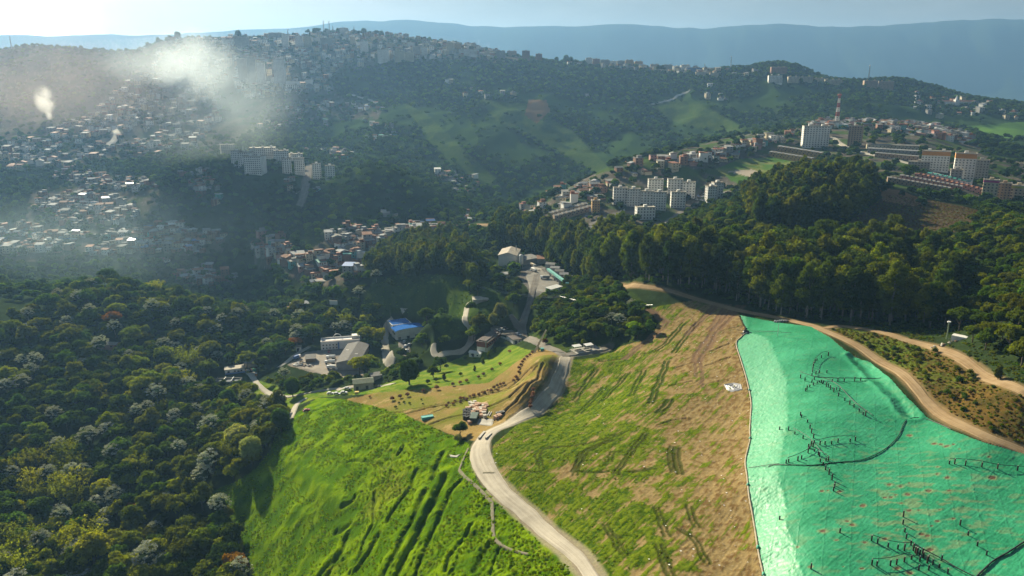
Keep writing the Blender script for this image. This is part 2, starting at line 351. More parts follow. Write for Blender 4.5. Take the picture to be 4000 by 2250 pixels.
def grid_faces(ny, nx):
    a = np.arange(ny*nx).reshape(ny, nx)
    return np.c_[a[:-1, :-1].ravel(), a[:-1, 1:].ravel(), a[1:, 1:].ravel(), a[1:, :-1].ravel()]

# ------------------------------------------------------------------ land use
POLY = dict(
 field=[(1512,1449),(1474,1392),(1402,1330),(1300,1250),(1235,1180),(1240,1120),(1300,1070),(1400,1020),(1440,905),(1500,900),(1560,872),(1640,850),(1660,800),(1640,775),(1690,765),(1760,752),(1790,760),(1860,790),(1880,835),(1850,864),(1878,956),(1890,1011),(1888,1084),(1875,1161),(1884,1249),(1907,1387),(1935,1460),(1990,1800),(1640,1800)],
 tarp=[(1860,793),(1880,797),(1960,812),(2040,822),(2090,850),(2130,885),(2190,915),(2240,955),(2290,1010),(2330,1050),(2400,1085),(2480,1115),(2576,1142),(2750,1200),(2750,1700),(1975,1700),(1920,1449),(1907,1387),(1895,1311),(1884,1249),(1875,1161),(1887,1111),(1888,1084),(1890,1011),(1878,956),(1863,906),(1850,864),(1880,834)],
 green=[(1462,1449),(1420,1397),(1340,1338),(1285,1290),(1200,1210),(1190,1140),(1170,1110),(1100,1080),(1010,1040),(870,1005),(800,1000),(760,1030),(700,1075),(680,1130),(640,1180),(600,1210),(520,1240),(500,1252),(560,1280),(600,1330),(640,1449),(560,1800),(1500,1800)],
 terrace=[(870,1005),(1010,1040),(1100,1080),(1190,1110),(1240,1075),(1350,1030),(1400,980),(1430,890),(1400,880),(1350,880),(1290,910),(1220,960),(1100,975),(950,985)],
 lawn=[(930,990),(1230,962),(1340,882),(1290,868),(1200,885),(1060,935),(960,968),(760,985),(640,955),(600,975),(650,1000),(730,1030),(800,1000)],
 yard=[(722,918),(770,885),(808,882),(910,870),(915,945),(850,952),(780,935),(742,925)],
 bank=[(2110,825),(2250,847),(2390,888),(2480,937),(2576,992),(2720,1060),(2720,1190),(2576,1118),(2400,1060),(2330,1010),(2250,925),(2150,868),(2090,830)],
 scrub=[(2130,560),(2230,490),(2330,500),(2470,530),(2420,580),(2200,630),(1950,620),(1950,580)],
 soil=[(2215,470),(2260,478),(2330,505),(2300,520),(2220,505)],
 city=[(-300,135),(300,100),(450,85),(850,70),(1200,105),(1330,150),(1250,158),(1000,152),(830,190),(850,240),(960,280),(950,300),(800,300),(700,290),(560,380),(300,400),(150,425),(-300,440)],
 slum=[(-300,570),(60,560),(80,480),(260,440),(400,470),(400,530),(340,570),(570,592),(560,635),(300,655),(-300,660)],
 slum2=[(640,605),(760,635),(850,590),(960,578),(1100,555),(1140,600),(960,640),(910,700),(870,720),(780,720),(700,680),(640,670)],
 hill=[(1320,540),(1480,440),(1700,380),(1890,330),(2050,318),(2300,300),(2460,350),(2470,390),(2700,420),(2700,560),(2450,500),(2250,470),(2200,430),(2020,380),(1900,400),(1850,470),(1700,560),(1600,600),(1450,600),(1380,560)],
 meadow=[(1800,425),(1860,400),(1950,395),(2000,400),(1970,450),(1880,470),(1840,455)],
 pitch=[(1826,430),(1890,426),(1935,441),(1890,446)],
 plant=[(1300,690),(1335,655),(1385,680),(1425,712),(1405,742),(1340,748),(1325,722)],
 knoll=[(1335,862),(1345,800),(1335,760),(1420,705),(1520,705),(1600,740),(1650,800),(1640,848),(1560,868),(1490,885),(1420,885)],
 ridgegrass=[(1010,255),(1080,290),(1170,380),(1250,450),(1230,470),(1140,420),(1060,330)],
 ridgegrass2=[(1210,250),(1330,262),(1440,330),(1535,425),(1500,440),(1400,380),(1330,340),(1240,300)],
 ridgegrass3=[(1640,235),(1760,262),(1900,335),(1860,338),(1740,318),(1670,300)],
 embank=[(1388,893),(1414,902),(1404,955),(1382,998),(1335,1040),(1265,1064),(1295,1035),(1345,990),(1370,945)],
 redsoil=[(1330,250),(1375,252),(1385,280),(1350,310),(1320,290)],
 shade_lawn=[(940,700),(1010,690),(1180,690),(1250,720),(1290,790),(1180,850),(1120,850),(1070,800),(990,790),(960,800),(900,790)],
 greenfield=[(2430,318),(2576,305),(2640,345),(2576,350),(2480,345)],
)
ROADS = [  # picture course, widths in metres, kind
 ([(1548,1560),(1505,1475),(1486,1447),(1448,1397),(1373,1336),(1322,1288),(1262,1236),(1222,1180),(1207,1130),(1228,1092),(1290,1060),(1350,1030),(1392,985),(1412,940),(1424,897)], [5,5,5.2,6.2,7.2,8.2,9,11.5,12.5,11.5,10,9,8.5,8,9], 'dust', 'road'),
 ([(1424,897),(1400,882),(1365,868),(1330,852),(1313,834),(1317,808),(1326,780),(1336,748),(1346,715),(1352,690)], [8,8,7,7,9,8,7,7,9,9], 'grey', 'road'),
 ([(1313,830),(1297,812),(1284,792)], [6,6,5], 'grey', 'road'),
 ([(1418,893),(1460,888),(1500,882),(1525,876)], [8,9,9,7], 'grey', 'road'),
 ([(1290,842),(1265,835),(1235,838)], [7,11,9], 'grey', 'road'),
 ([(2660,1175),(2576,1137),(2480,1097),(2400,1060),(2340,1018),(2300,970),(2250,928),(2170,878),(2090,838),(2030,815),(1960,800),(1880,785),(1800,765),(1700,735),(1600,718),(1540,712)], [5.5]*4+[6]*5+[7]*4+[6]*3, 'earth', 'dirt_road'),
 ([(2075,826),(2120,820),(2190,830),(2260,848),(2330,868),(2400,892),(2450,925),(2500,955),(2600,1000),(2700,1045)], [6,6,6,6,6,7,6,6,6,6], 'earth', 'dirt_road'),
 ([(990,804),(972,825),(968,846),(969,869),(977,892),(984,907),(981,922),(971,936)], [8,8,8,8,9,8,7,6], 'concrete', 'road'),
 ([(1091,864),(1091,884),(1101,896),(1119,889),(1151,886),(1176,871),(1187,848),(1181,824),(1170,806),(1174,774),(1180,760)], [5,6,7,7,6,6,6,6,6,6,5], 'concrete', 'road'),
 ([(700,925),(719,912),(749,889),(779,872)], [5,6,6,5], 'concrete', 'road'),
 ([(630,938),(636,948),(646,963),(661,978),(679,990),(710,998),(728,998),(755,993),(800,984),(846,978),(870,975),(930,975),(990,966)], [9,6,5,5,6,7,5,4,4,5,7,5,5], 'concrete', 'road'),
 ([(770,1002),(747,1017),(737,1038),(732,1055)], [4,5,5,4], 'concrete', 'road'),
 ([(1016,905),(1022,885),(1012,868),(1010,860)], [7,8,8,7], 'grey', 'road'),
 ([(779,415),(772,450),(764,490),(752,522)], [14,14,13,12], 'grey', 'road'),
 ([(1440,588),(1500,560),(1545,540),(1600,533)], [14,12,8,7], 'grey', 'road'),
 ([(1640,592),(1700,545),(1760,510),(1830,482)], [10,10,12,8], 'grey', 'road'),
 ([(2095,345),(2120,365),(2160,382),(2230,396),(2330,425),(2400,455),(2470,485)], [9,10,9,9,9,8,8], 'concrete', 'road'),
 ([(286,318),(294,335),(288,352),(268,368)], [13,15,15,13], 'pale', 'road'),
 ([(90,402),(150,406),(200,398),(240,385)], [8,8,8,8], 'pale', 'road'),
 ([(870,238),(910,246),(932,252),(938,258),(918,264),(885,268)], [8,8,9,9,8,7], 'pale', 'road'),
 ([(1640,262),(1690,250),(1705,240),(1735,228)], [7,7,7,7], 'pale', 'dirt_road'),
 ([(1130,564),(1180,566),(1245,568)], [9,9,9], 'earth', 'dirt_road'),
]
ROAD_PTS = []
for pts, w, kind, nm in ROADS:
    Pg = poly_ground(pts); ROAD_PTS.append((spline(np.c_[Pg, np.array(w)*.93], 8 if np.median(Pg[:, 1]) < 430 else 24), kind, nm))

CROP6 = lambda l: [(644+x*.2507, 1085.8+y*.2507) for x, y in l]
CROP3 = lambda l: [(1288+x*.25, 723.9+y*.25) for x, y in l]
CROP7 = lambda l: [(1288+x*.2507, 1085.8+y*.2507) for x, y in l]
RILLS = [([(1610,380),(1550,540),(1480,660),(1370,790),(1320,900)], 1.6, 1.1), ([(1680,600),(1640,740),(1570,880),(1480,1040),(1400,1200),(1270,1440),(1200,1600)], 2.0, 1.5), ([(1900,430),(1800,660),(1700,860),(1600,1060),(1520,1200),(1460,1360),(1330,1600)], 2.6, 2.2),
 ([(1890,200),(1800,360),(1770,470)], 1.8, 1.4), ([(2060,480),(1960,600),(1900,750),(1840,880),(1760,1030),(1700,1200),(1600,1440)], 1.4, 1.0), ([(1190,600),(1200,720),(1170,900),(1090,1080),(1030,1240),(960,1380),(930,1440)], 1.2, .9),
 ([(1220,1040),(1130,1220),(1040,1340),(960,1440)], 2.2, 1.6), ([(930,950),(860,990),(800,1010)], 2, 1.2), ([(910,1060),(860,1220),(760,1360),(720,1440)], 2.2, 1.4), ([(800,1270),(700,1360),(640,1440)], 2.5, 1.5), ([(2160,930),(2080,1060),(2000,1180),(1900,1400)], 1.4, 1.0),
 ([(2330,1130),(2240,1260),(2180,1400)], 1.8, 1.0), ([(720,170),(900,340),(1050,480),(1180,600)], .8, .5), ([(1410,20),(1550,130),(1650,240)], .8, .5), ([(430,100),(370,240)], 1.2, .8), ([(1430,230),(1490,150)], 1.5, 1), ([(2430,1150),(2390,1280),(2340,1430)], .9, .7),
 ([(930,300),(1080,290),(1200,310),(1300,370)], 1.5, .9), ([(1000,640),(960,700),(880,760)], 1.6, 1.1), ([(1850,820),(1730,880),(1690,900)], 1.2, .8)]
RIDGES = [([(360,250),(420,380),(560,490),(720,620),(850,740)], 3.2, 1.7), ([(380,780),(480,850),(540,850)], 2, 1)]
DITCH = [([(860,730),(930,745),(1090,725)], 1.0, .9), ([(1210,690),(1300,665),(1400,660)], 1.0, .7), ([(1160,860),(1270,830),(1400,800)], .9, .7), ([(1620,810),(1720,780),(1830,750)], 1.0, .9), ([(1930,790),(2060,740),(2200,700)], .9, .8), ([(1590,995),(1720,960),(1840,935)], .8, .7),
 ([(1940,975),(2050,950),(2150,925)], .8, .6), ([(2005,635),(2100,590),(2190,555)], .9, .8), ([(1470,1375),(1600,1335),(1750,1310)], .7, .6), ([(2120,430),(2200,410),(2280,390)], .9, .7), ([(1310,1180),(1440,1140)], .7, .5)]
DARKTR = [([(1160,860),(1080,960),(980,1050),(900,1140)], .9), ([(1600,1120),(1480,1260)], 1.0), ([(1740,350),(1620,480),(1540,560),(1440,640)], .8), ([(1880,340),(1780,450),(1700,560),(1620,650)], .8), ([(1330,830),(1260,960),(1210,1080)], .8), ([(1560,740),(1500,900),(1440,1050),(1400,1160)], 1.0),
 ([(850,820),(760,930),(690,1050),(640,1130)], .8), ([(930,1000),(800,1130),(680,1260)], .8)]
BROWNTR = [([(2300,180),(2200,270),(2120,360),(2020,480),(1960,570),(1900,660),(1850,740)], 2.4), ([(1850,740),(1845,820),(1850,900)], .6), ([(1900,730),(1905,820),(1930,1000)], .6), ([(1240,150),(1400,230),(1480,290),(1560,350),(1510,410),(1350,540),(1230,640),(1130,720)], 1.7), ([(2060,160),(1960,280),(1830,400),(1760,470)], 1.6), ([(2180,170),(2080,300),(1990,420)], 1.6)]
CURVTR = [([(1120,0),(980,60),(760,110),(560,150),(400,160),(290,190),(260,250),(290,370)], .5), ([(1000,80),(860,130),(740,200),(660,300),(620,400)], .8), ([(640,440),(660,300),(700,200)], .5), ([(0,375),(120,390),(300,415)], .5), ([(660,400),(840,402),(1000,390)], .5), ([(1200,410),(1300,390),(1420,370)], .7), ([(980,300),(970,240),(1010,200),(1110,210)], .5), ([(1040,430),(1120,320),(1200,190),(1350,20)], .8), ([(1600,150),(1590,260),(1600,400)], .9), ([(1660,160),(1650,280),(1670,420)], .9),
 ([(1460,1130),(1560,1350),(1590,1449)], .7), ([(1000,1020),(1060,1120),(1140,1240)], .6), ([(930,920),(1000,1020),(1080,1060)], .6), ([(1450,770),(1490,900),(1560,1050)], .6), ([(1760,740),(1840,900),(1880,960)], .6), ([(1700,980),(1820,1060),(1900,1180),(1980,1320)], .6)]
TERLINES = [([(930,1045),(1010,1037),(1130,1015),(1250,985),(1330,945),(1360,912)], .6), ([(960,1052),(1060,1030),(1180,1000),(1280,965),(1340,925)], .5), ([(1010,1045),(1110,1022),(1200,1000),(1300,962),(1352,915)], .9), ([(1080,1068),(1130,1052),(1200,1033),(1280,1000),(1330,960)], .9), ([(1240,1060),(1300,1010),(1350,955),(1365,915)], .8), ([(1030,1065),(1100,1035),(1170,1010),(1230,990)], .5)]
CHANNEL = [([(1178,1128),(1166,1155),(1155,1182)], 1.4), ([(1155,1182),(1170,1200),(1200,1225),(1238,1265)], 1.6), ([(1238,1265),(1240,1310),(1243,1352),(1262,1372)], 1.6), ([(1262,1372),(1290,1385),(1330,1395)], 1.2), ([(1243,1190),(1215,1190)], 1)]
def plan(pts, f): return poly_ground(f(pts))[:, :2]

# ------------------------------------------------------------------ the ground sheet
gm = ground_mat("ground_cover")
PX, PY = project(MX.ravel(), MY.ravel(), HZ.ravel())
wx = fbm(MX.ravel()/14., MY.ravel()/14., 3); wy = fbm(MX.ravel()/14.+40, MY.ravel()/14.+7, 3)
wsc = np.clip(2200/MY.ravel(), .6, 9)
QX = PX+wx*wsc*1.2; QY = PY+wy*wsc*.7
X_, Y_ = MX.ravel(), MY.ravel(); NV = len(X_)
alb = np.zeros((NV, 3)); zone = np.zeros(NV, np.int8); dz = np.zeros(NV)
n1 = fbm(X_/40., Y_/40., 4); n2 = fbm(X_/9.+5, Y_/9.+3, 4); n3 = fbm(X_/2.6, Y_/2.6, 3); n4 = fbm(X_/200.+8, Y_/200., 4)
def lerp(a, b, t): return np.asarray(a)*(1-t[:, None])+np.asarray(b)*t[:, None]
# default: woodland floor near, wooded slopes with grassy breaks far
grass_far = sstep(.05, .30, n4+.25*n1+.13*(sstep(960, 1100, PX)*(1-sstep(1850, 2000, PX))*sstep(215, 260, PY)))*sstep(900, 1200, Y_)*(1-(PX < 620)*(Y_ < 1400))
alb[:] = lerp((.022, .034, .011), (.030, .048, .018), sstep(-.3, .4, n2))
alb = lerp(alb, (.036, .068, .016), grass_far[:]*.85)
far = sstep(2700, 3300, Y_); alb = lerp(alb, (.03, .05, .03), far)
def paint(name, col, mask=None, warp=True):
    k = inside(QX if warp else PX, QY if warp else PY, POLY[name])
    if mask is not None: k &= mask
    c = col[k] if isinstance(col, np.ndarray) and col.ndim == 2 else np.asarray(col)
    alb[k] = c; return k
t = sstep(-.35, .45, n2+.5*n3)
urban = lerp(lerp((.11, .095, .075), (.05, .075, .03), sstep(-.1, .35, n1+.4*n2)), (.19, .17, .15), sstep(.25, .5, n3))
K_city = paint('city', urban); K_s1 = paint('slum', urban); K_s2 = paint('slum2', urban); K_hill = paint('hill', lerp(urban, (.06, .10, .025), sstep(-.1, .3, n1)))
grs = lerp((.040, .074, .015), (.062, .088, .020), t)
for z in ('ridgegrass', 'ridgegrass2', 'ridgegrass3'): paint(z, grs)
paint('redsoil', (.13, .08, .04)); paint('greenfield', (.08, .16, .03)); paint('meadow', lerp((.07, .14, .025), (.19, .20, .06), sstep(-.1, .35, n1))); paint('pitch', (.40, .34, .26))
paint('scrub', lerp((.085, .058, .034), (.055, .055, .022), sstep(-.1, .4, n2))); paint('soil', (.26, .15, .075))
K_gr = paint('green', lerp(lerp((.055, .118, .003), (.14, .222, .005), sstep(-.3, .4, n2+.3*n1)), (.18, .20, .02), sstep(.25, .55, n1+.3*n3)*.6))
paint('shade_lawn', lerp((.035, .065, .010), (.06, .09, .014), t))  # shade on this slope put into the colour as darker green
ax = math.radians(38); along = X_*math.sin(ax)+Y_*math.cos(ax); across = X_*math.cos(ax)-Y_*math.sin(ax)
st = fbm(across/3.2, along/30., 4)
n5 = fbm(X_/1.0, Y_/1.0, 3); st2 = fbm(across/1.2, along/13., 4)
tan = lerp(lerp((.24, .175, .078), (.145, .09, .036), sstep(-.15, .3, n3+n2*.5+st2*.5)), (.34, .27, .17), sstep(.25, .5, n5+.3*st2)*.6); grn = lerp((.036, .072, .005), (.120, .158, .010), sstep(-.25, .25, n3*.6+n5*.5+st2*.6))
fk = inside(PX, PY, POLY['field'])
side = sstep(1450, 1850, PX-(PY-1000)*.12)                          # drier towards the covered mound
mixv = sstep(-.13, .13, n2*.7+st*.6+st2*.55+n3*.25+n5*.2+.4*n1+.12-.60*(side-.30))
K_fd = paint('field', lerp(tan, grn, mixv), warp=False)
K_te = paint('terrace', lerp(lerp((.235, .165, .062), (.145, .155, .028), sstep(-.15, .35, n1*1.2+n2*.4)), (.31, .225, .10), sstep(.2, .5, n2+.4*n3)))
paint('embank', lerp((.115, .090, .045), (.085, .085, .028), sstep(-.2, .3, n2))); K_la = paint('lawn', lerp((.08, .145, .015), (.17, .20, .03), t)); K_ya = paint('yard', lerp((.24, .205, .165), (.16, .15, .14), sstep(-.2, .3, n2)))
K_bk = paint('bank', lerp(lerp((.115, .072, .020), (.07, .055, .016), sstep(-.2, .4, n2)), (.085, .115, .016), sstep(-.02, .38, n1+.45*n3)))
K_pl = paint('plant', lerp((.16, .15, .135), (.11, .10, .09), t)); K_kn = paint('knoll', lerp((.03, .05, .012), (.05, .07, .015), t))
K_tp = inside(PX, PY, POLY['tarp'])
alb[K_tp] = (.2, .13, .07)
def blend(k, d, w, col, amt):
    a = (1-sstep(w*.5, w*1.15, d))*amt; alb[k] = alb[k]*(1-a[:, None])+np.asarray(col)*a[:, None]
near = np.where(Y_ < 720)[0]
def near_line(P, reach):
    lo = P.min(0)-reach; hi = P.max(0)+reach
    k = near[(X_[near] > lo[0]) & (X_[near] < hi[0]) & (Y_[near] > lo[1]) & (Y_[near] < hi[1])]
    return k, dist_line(X_[k]+wx[k]*1.6+n3[k]*.5, Y_[k]+wy[k]*1.6, P)
# relief: matted creepers on the green slope, tussocks, gullies, ditches, wheel tracks
dz[K_gr] = (n2*.7+np.abs(n3)*1.5-.35+.35*fbm(X_/1.1, Y_/1.1, 2))[K_gr]*(.55+.6*sstep(-.2, .3, n1[K_gr]))
dz[K_fd] = (n3*.2+n2*.3+st*.2+st2*.22+n5*.10)[K_fd]; dz[K_te] = (n2*.15)[K_te]; dz[K_bk] = (n3*.45+n2*.6)[K_bk]; dz[K_la] = (n3*.1)[K_la]
scr = inside(PX, PY, POLY['scrub']); dz[scr] += (n3*.8+n2*.6)[scr]
for l, w, dep in RILLS:
    P = plan(l, CROP6); k, d = near_line(P, 8); dep *= .95; dz[k] -= dep*(1-sstep(0, w, d)); dz[k] += dep*.35*np.exp(-((d-w*1.5)/(w*.6))**2); blend(k, d, w*.5, (.03, .05, .006), .55)
for l, w, dep in RIDGES:
    P = plan(l, CROP6); k, d = near_line(P, 12); dz[k] += dep*(1-sstep(0, w*2, d))
for l, w, dep in DITCH:
    w *= .8; P = plan(l, CROP3); k, d = near_line(P, 6); dz[k] -= dep*(1-sstep(0, w, d)); dz[k] += .35*np.exp(-((d-w*1.7)/(w*.5))**2); blend(k, d, w*.7, (.07, .045, .02), .8)
for l, w in DARKTR:
    P = plan(l, CROP3)
    for off in (-1.1, 1.1):
        Q = P+np.array([off, -off*.4]); k, d = near_line(Q, 5); dz[k] -= .3*(1-sstep(0, w, d)); blend(k, d, w*1.1, (.030, .050, .006), .9)
for l, w in BROWNTR:
    P = plan(l, CROP3)
    for off in (-w*.75, w*.75):
        Q = P+np.array([off, -off*.4]); k, d = near_line(Q, 6); dz[k] -= .28*(1-sstep(0, w*.7, d)); blend(k, d, w*.85, (.15, .095, .06), .85)
for l, w in CURVTR:
    P = plan(l, CROP7)
    for off in (-.9, .9):
        Q = P+np.array([off, -off*.3]); k, d = near_line(Q, 5); dz[k] -= .22*(1-sstep(0, w, d)); blend(k, d, w*1.2, (.045, .055, .010), .85)
for l, w in TERLINES:
    P = poly_ground(l)[:, :2]; k, d = near_line(P, 5); dz[k] -= .8*(1-sstep(0, w*1.4, d)); dz[k] += .45*np.exp(-((d-w*1.8)/(w*.6))**2); blend(k, d, w, (.10, .065, .028), .75)
# level road beds
for S, kind, nm in ROAD_PTS:
    lo = S[:, :2].min(0)-20; hi = S[:, :2].max(0)+20
    k = np.where((X_ > lo[0]) & (X_ < hi[0]) & (Y_ > lo[1]) & (Y_ < hi[1]))[0]
    d = dist_line(X_[k], Y_[k], S[:, :2]); w = S[:, 3].mean()*.5
    dz[k] = dz[k]*sstep(w+.3, w+2.5, d)-.12*(1-sstep(w-.3, w+.6, d))
    c = {'dust': (.36, .30, .22), 'earth': (.27, .19, .10), 'grey': (.22, .20, .17), 'concrete': (.27, .25, .21), 'pale': (.45, .42, .36)}[kind]
    a = (1-sstep(w-.2, w+1.6, d+wx[k]*1.2))*(0 if 430 < S[:, 1].mean() < 800 else .75 if kind != 'pale' else 1); alb[k] = alb[k]*(1-a[:, None])+np.asarray(c)*.8*a[:, None]
    if kind == 'pale': dz[k] *= 0
dz[K_tp] = -1.1
ny, nx = MX.shape
V = np.c_[X_, Y_, HZ.ravel()+dz]
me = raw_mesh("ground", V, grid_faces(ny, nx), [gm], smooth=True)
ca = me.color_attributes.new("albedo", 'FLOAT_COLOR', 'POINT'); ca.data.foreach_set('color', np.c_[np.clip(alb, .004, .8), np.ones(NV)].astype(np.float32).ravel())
ground = tag(link("ground", me), kind='structure')
DZ = dz.reshape(MX.shape)
# ------------------------------------------------------------------ roads: draped strips with wheel marks
def road_mat(kind, c1, c2):
    m, N, L = new_mat("road_"+kind)
    out = N('ShaderNodeOutputMaterial'); b = N('ShaderNodeBsdfPrincipled'); L(b.outputs[0], out.inputs[0])
    uv = N('ShaderNodeUVMap'); mp = N('ShaderNodeMapping'); mp.inputs['Scale'].default_value = (9, .03, 1); L(uv.outputs[0], mp.inputs[0])
    n = N('ShaderNodeTexNoise'); n.inputs['Scale'].default_value = 1; n.inputs['Detail'].default_value = 5; L(mp.outputs[0], n.inputs[0])
    tc = N('ShaderNodeTexCoord'); n2 = N('ShaderNodeTexNoise'); n2.inputs['Scale'].default_value = .12; n2.inputs['Detail'].default_value = 6; n2.inputs['Roughness'].default_value = .65; L(tc.outputs['Object'], n2.inputs[0])
    a = N('ShaderNodeMath'); a.operation = 'ADD'; L(n.outputs['Fac'], a.inputs[0]); L(n2.outputs['Fac'], a.inputs[1])
    mr = N('ShaderNodeMapRange'); mr.inputs[1].default_value = .75; mr.inputs[2].default_value = 1.25; L(a.outputs[0], mr.inputs[0])
    mx = N('ShaderNodeMix'); mx.data_type = 'RGBA'; L(mr.outputs[0], mx.inputs[0]); mx.inputs[6].default_value = (*c1, 1); mx.inputs[7].default_value = (*c2, 1)
    L(mx.outputs[2], b.inputs['Base Color']); b.inputs['Roughness'].default_value = 1; b.inputs['Specular IOR Level'].default_value = .02
    bp = N('ShaderNodeBump'); bp.inputs['Strength'].default_value = .5; bp.inputs['Distance'].default_value = .12; L(a.outputs[0], bp.inputs['Height']); L(bp.outputs[0], b.inputs['Normal'])
    return m
RM = {'dust': road_mat('dust', (.30, .27, .22), (.46, .415, .34)), 'earth': road_mat('earth', (.21, .14, .075), (.34, .25, .15)), 'grey': road_mat('grey', (.13, .12, .105), (.22, .20, .175)),
      'concrete': road_mat('concrete', (.31, .285, .235), (.44, .41, .345)), 'pale': road_mat('pale', (.42, .39, .33), (.6, .57, .5))}
def ribbon(S, lift=.14, n=7):
    X, Y, W = S[:, 0], S[:, 1], S[:, 3]
    tx = np.gradient(X); ty = np.gradient(Y); l = np.hypot(tx, ty)+1e-9; nx_, ny_ = ty/l, -tx/l
    o = np.linspace(-.5, .5, n); ed = 1+.10*pnoise(np.cumsum(l)/7., np.zeros(len(l)))
    VX = X[:, None]+nx_[:, None]*o*(W*ed)[:, None]; VY = Y[:, None]+ny_[:, None]*o*(W*ed)[:, None]
    VZ = height(VX.ravel(), VY.ravel()).reshape(VX.shape)+lift; VZ[:, 0] -= lift+.35; VZ[:, -1] -= lift+.35
    V = np.c_[VX.ravel(), VY.ravel(), VZ.ravel()]; F = grid_faces(*VX.shape)
    uv = np.c_[np.tile(o+.5, len(X)), np.repeat(np.cumsum(l), n)]
    return V, F, uv
def strip(name, S, m, lift=.14, smooth=True):
    V, F, uv = ribbon(S, lift); me = raw_mesh(name, V, F[:, ::-1], [m], smooth=smooth)
    ul = me.uv_layers.new(name="UVMap"); ul.data.foreach_set('uv', uv[F[:, ::-1].ravel()].astype(np.float32).ravel()); return link(name, me)
for i, (S, kind, nm) in enumerate(ROAD_PTS):
    tag(strip(nm, S, RM[kind], .14+.012*(i % 5) if S[:, 1].mean() < 400 else .34+.012*(i % 5) if S[:, 1].mean() < 760 else .6, False), kind='structure')
for l, w in CHANNEL:
    Pg = poly_ground(l); S = spline(np.c_[Pg, np.full(len(Pg), w)], 6); tag(strip("drain_path", S, mat("drain_concrete", (.17, .155, .10), .95, .3, .5), .3), kind='structure')
# ------------------------------------------------------------------ haze (pale even air, one closed box round everything)
hz = MB().box(-30500, -400, float(HZ.min())-60, 30500, 10200, 980).obj("haze", new_mat("haze_air")[0])
def haze_nodes(m, dens, col, aniso):
    nt = m.node_tree; out = nt.nodes.new('ShaderNodeOutputMaterial'); v = nt.nodes.new('ShaderNodeVolumePrincipled'); nt.links.new(v.outputs[0], out.inputs['Volume'])
    v.inputs['Density'].default_value = dens; v.inputs['Color'].default_value = (*col, 1); v.inputs['Anisotropy'].default_value = aniso
haze_nodes(MATS["haze_air"], .8e-4, (.26, .50, .86), .36); tag(hz, kind='stuff'); MATS["haze_air"].cycles.homogeneous_volume = True
# ------------------------------------------------------------------ the green cover sheet on the mound
def tarp_mat():
    m, N, L = new_mat("green_geomembrane")
    out = N('ShaderNodeOutputMaterial'); b = N('ShaderNodeBsdfPrincipled'); L(b.outputs[0], out.inputs[0])
    at = N('ShaderNodeAttribute'); at.attribute_name = 'albedo'; tc = N('ShaderNodeTexCoord')
    mp = N('ShaderNodeMapping'); mp.inputs['Scale'].default_value = (.9, .16, .4); mp.inputs['Rotation'].default_value = (0, 0, R(62)); L(tc.outputs['Object'], mp.inputs[0])
    n = N('ShaderNodeTexNoise'); n.inputs['Scale'].default_value = 1.2; n.inputs['Detail'].default_value = 6; n.inputs['Roughness'].default_value = .62; n.inputs['Distortion'].default_value = .6; L(mp.outputs[0], n.inputs[0])
    mr = N('ShaderNodeMapRange'); mr.inputs[1].default_value = .3; mr.inputs[2].default_value = .7; mr.inputs[3].default_value = .86; mr.inputs[4].default_value = 1.12; L(n.outputs['Fac'], mr.inputs[0])
    v = N('ShaderNodeVectorMath'); v.operation = 'SCALE'; L(at.outputs['Color'], v.inputs[0]); L(mr.outputs[0], v.inputs['Scale']); L(v.outputs[0], b.inputs['Base Color'])
    b.inputs['Roughness'].default_value = .46; b.inputs['Specular IOR Level'].default_value = .24
    bp = N('ShaderNodeBump'); bp.inputs['Strength'].default_value = .5; bp.inputs['Distance'].default_value = .16; L(n.outputs['Fac'], bp.inputs['Height']); L(bp.outputs[0], b.inputs['Normal'])
    return m
CROP8 = lambda x, y: (1932+x*.2507, 1085.8+y*.2507)
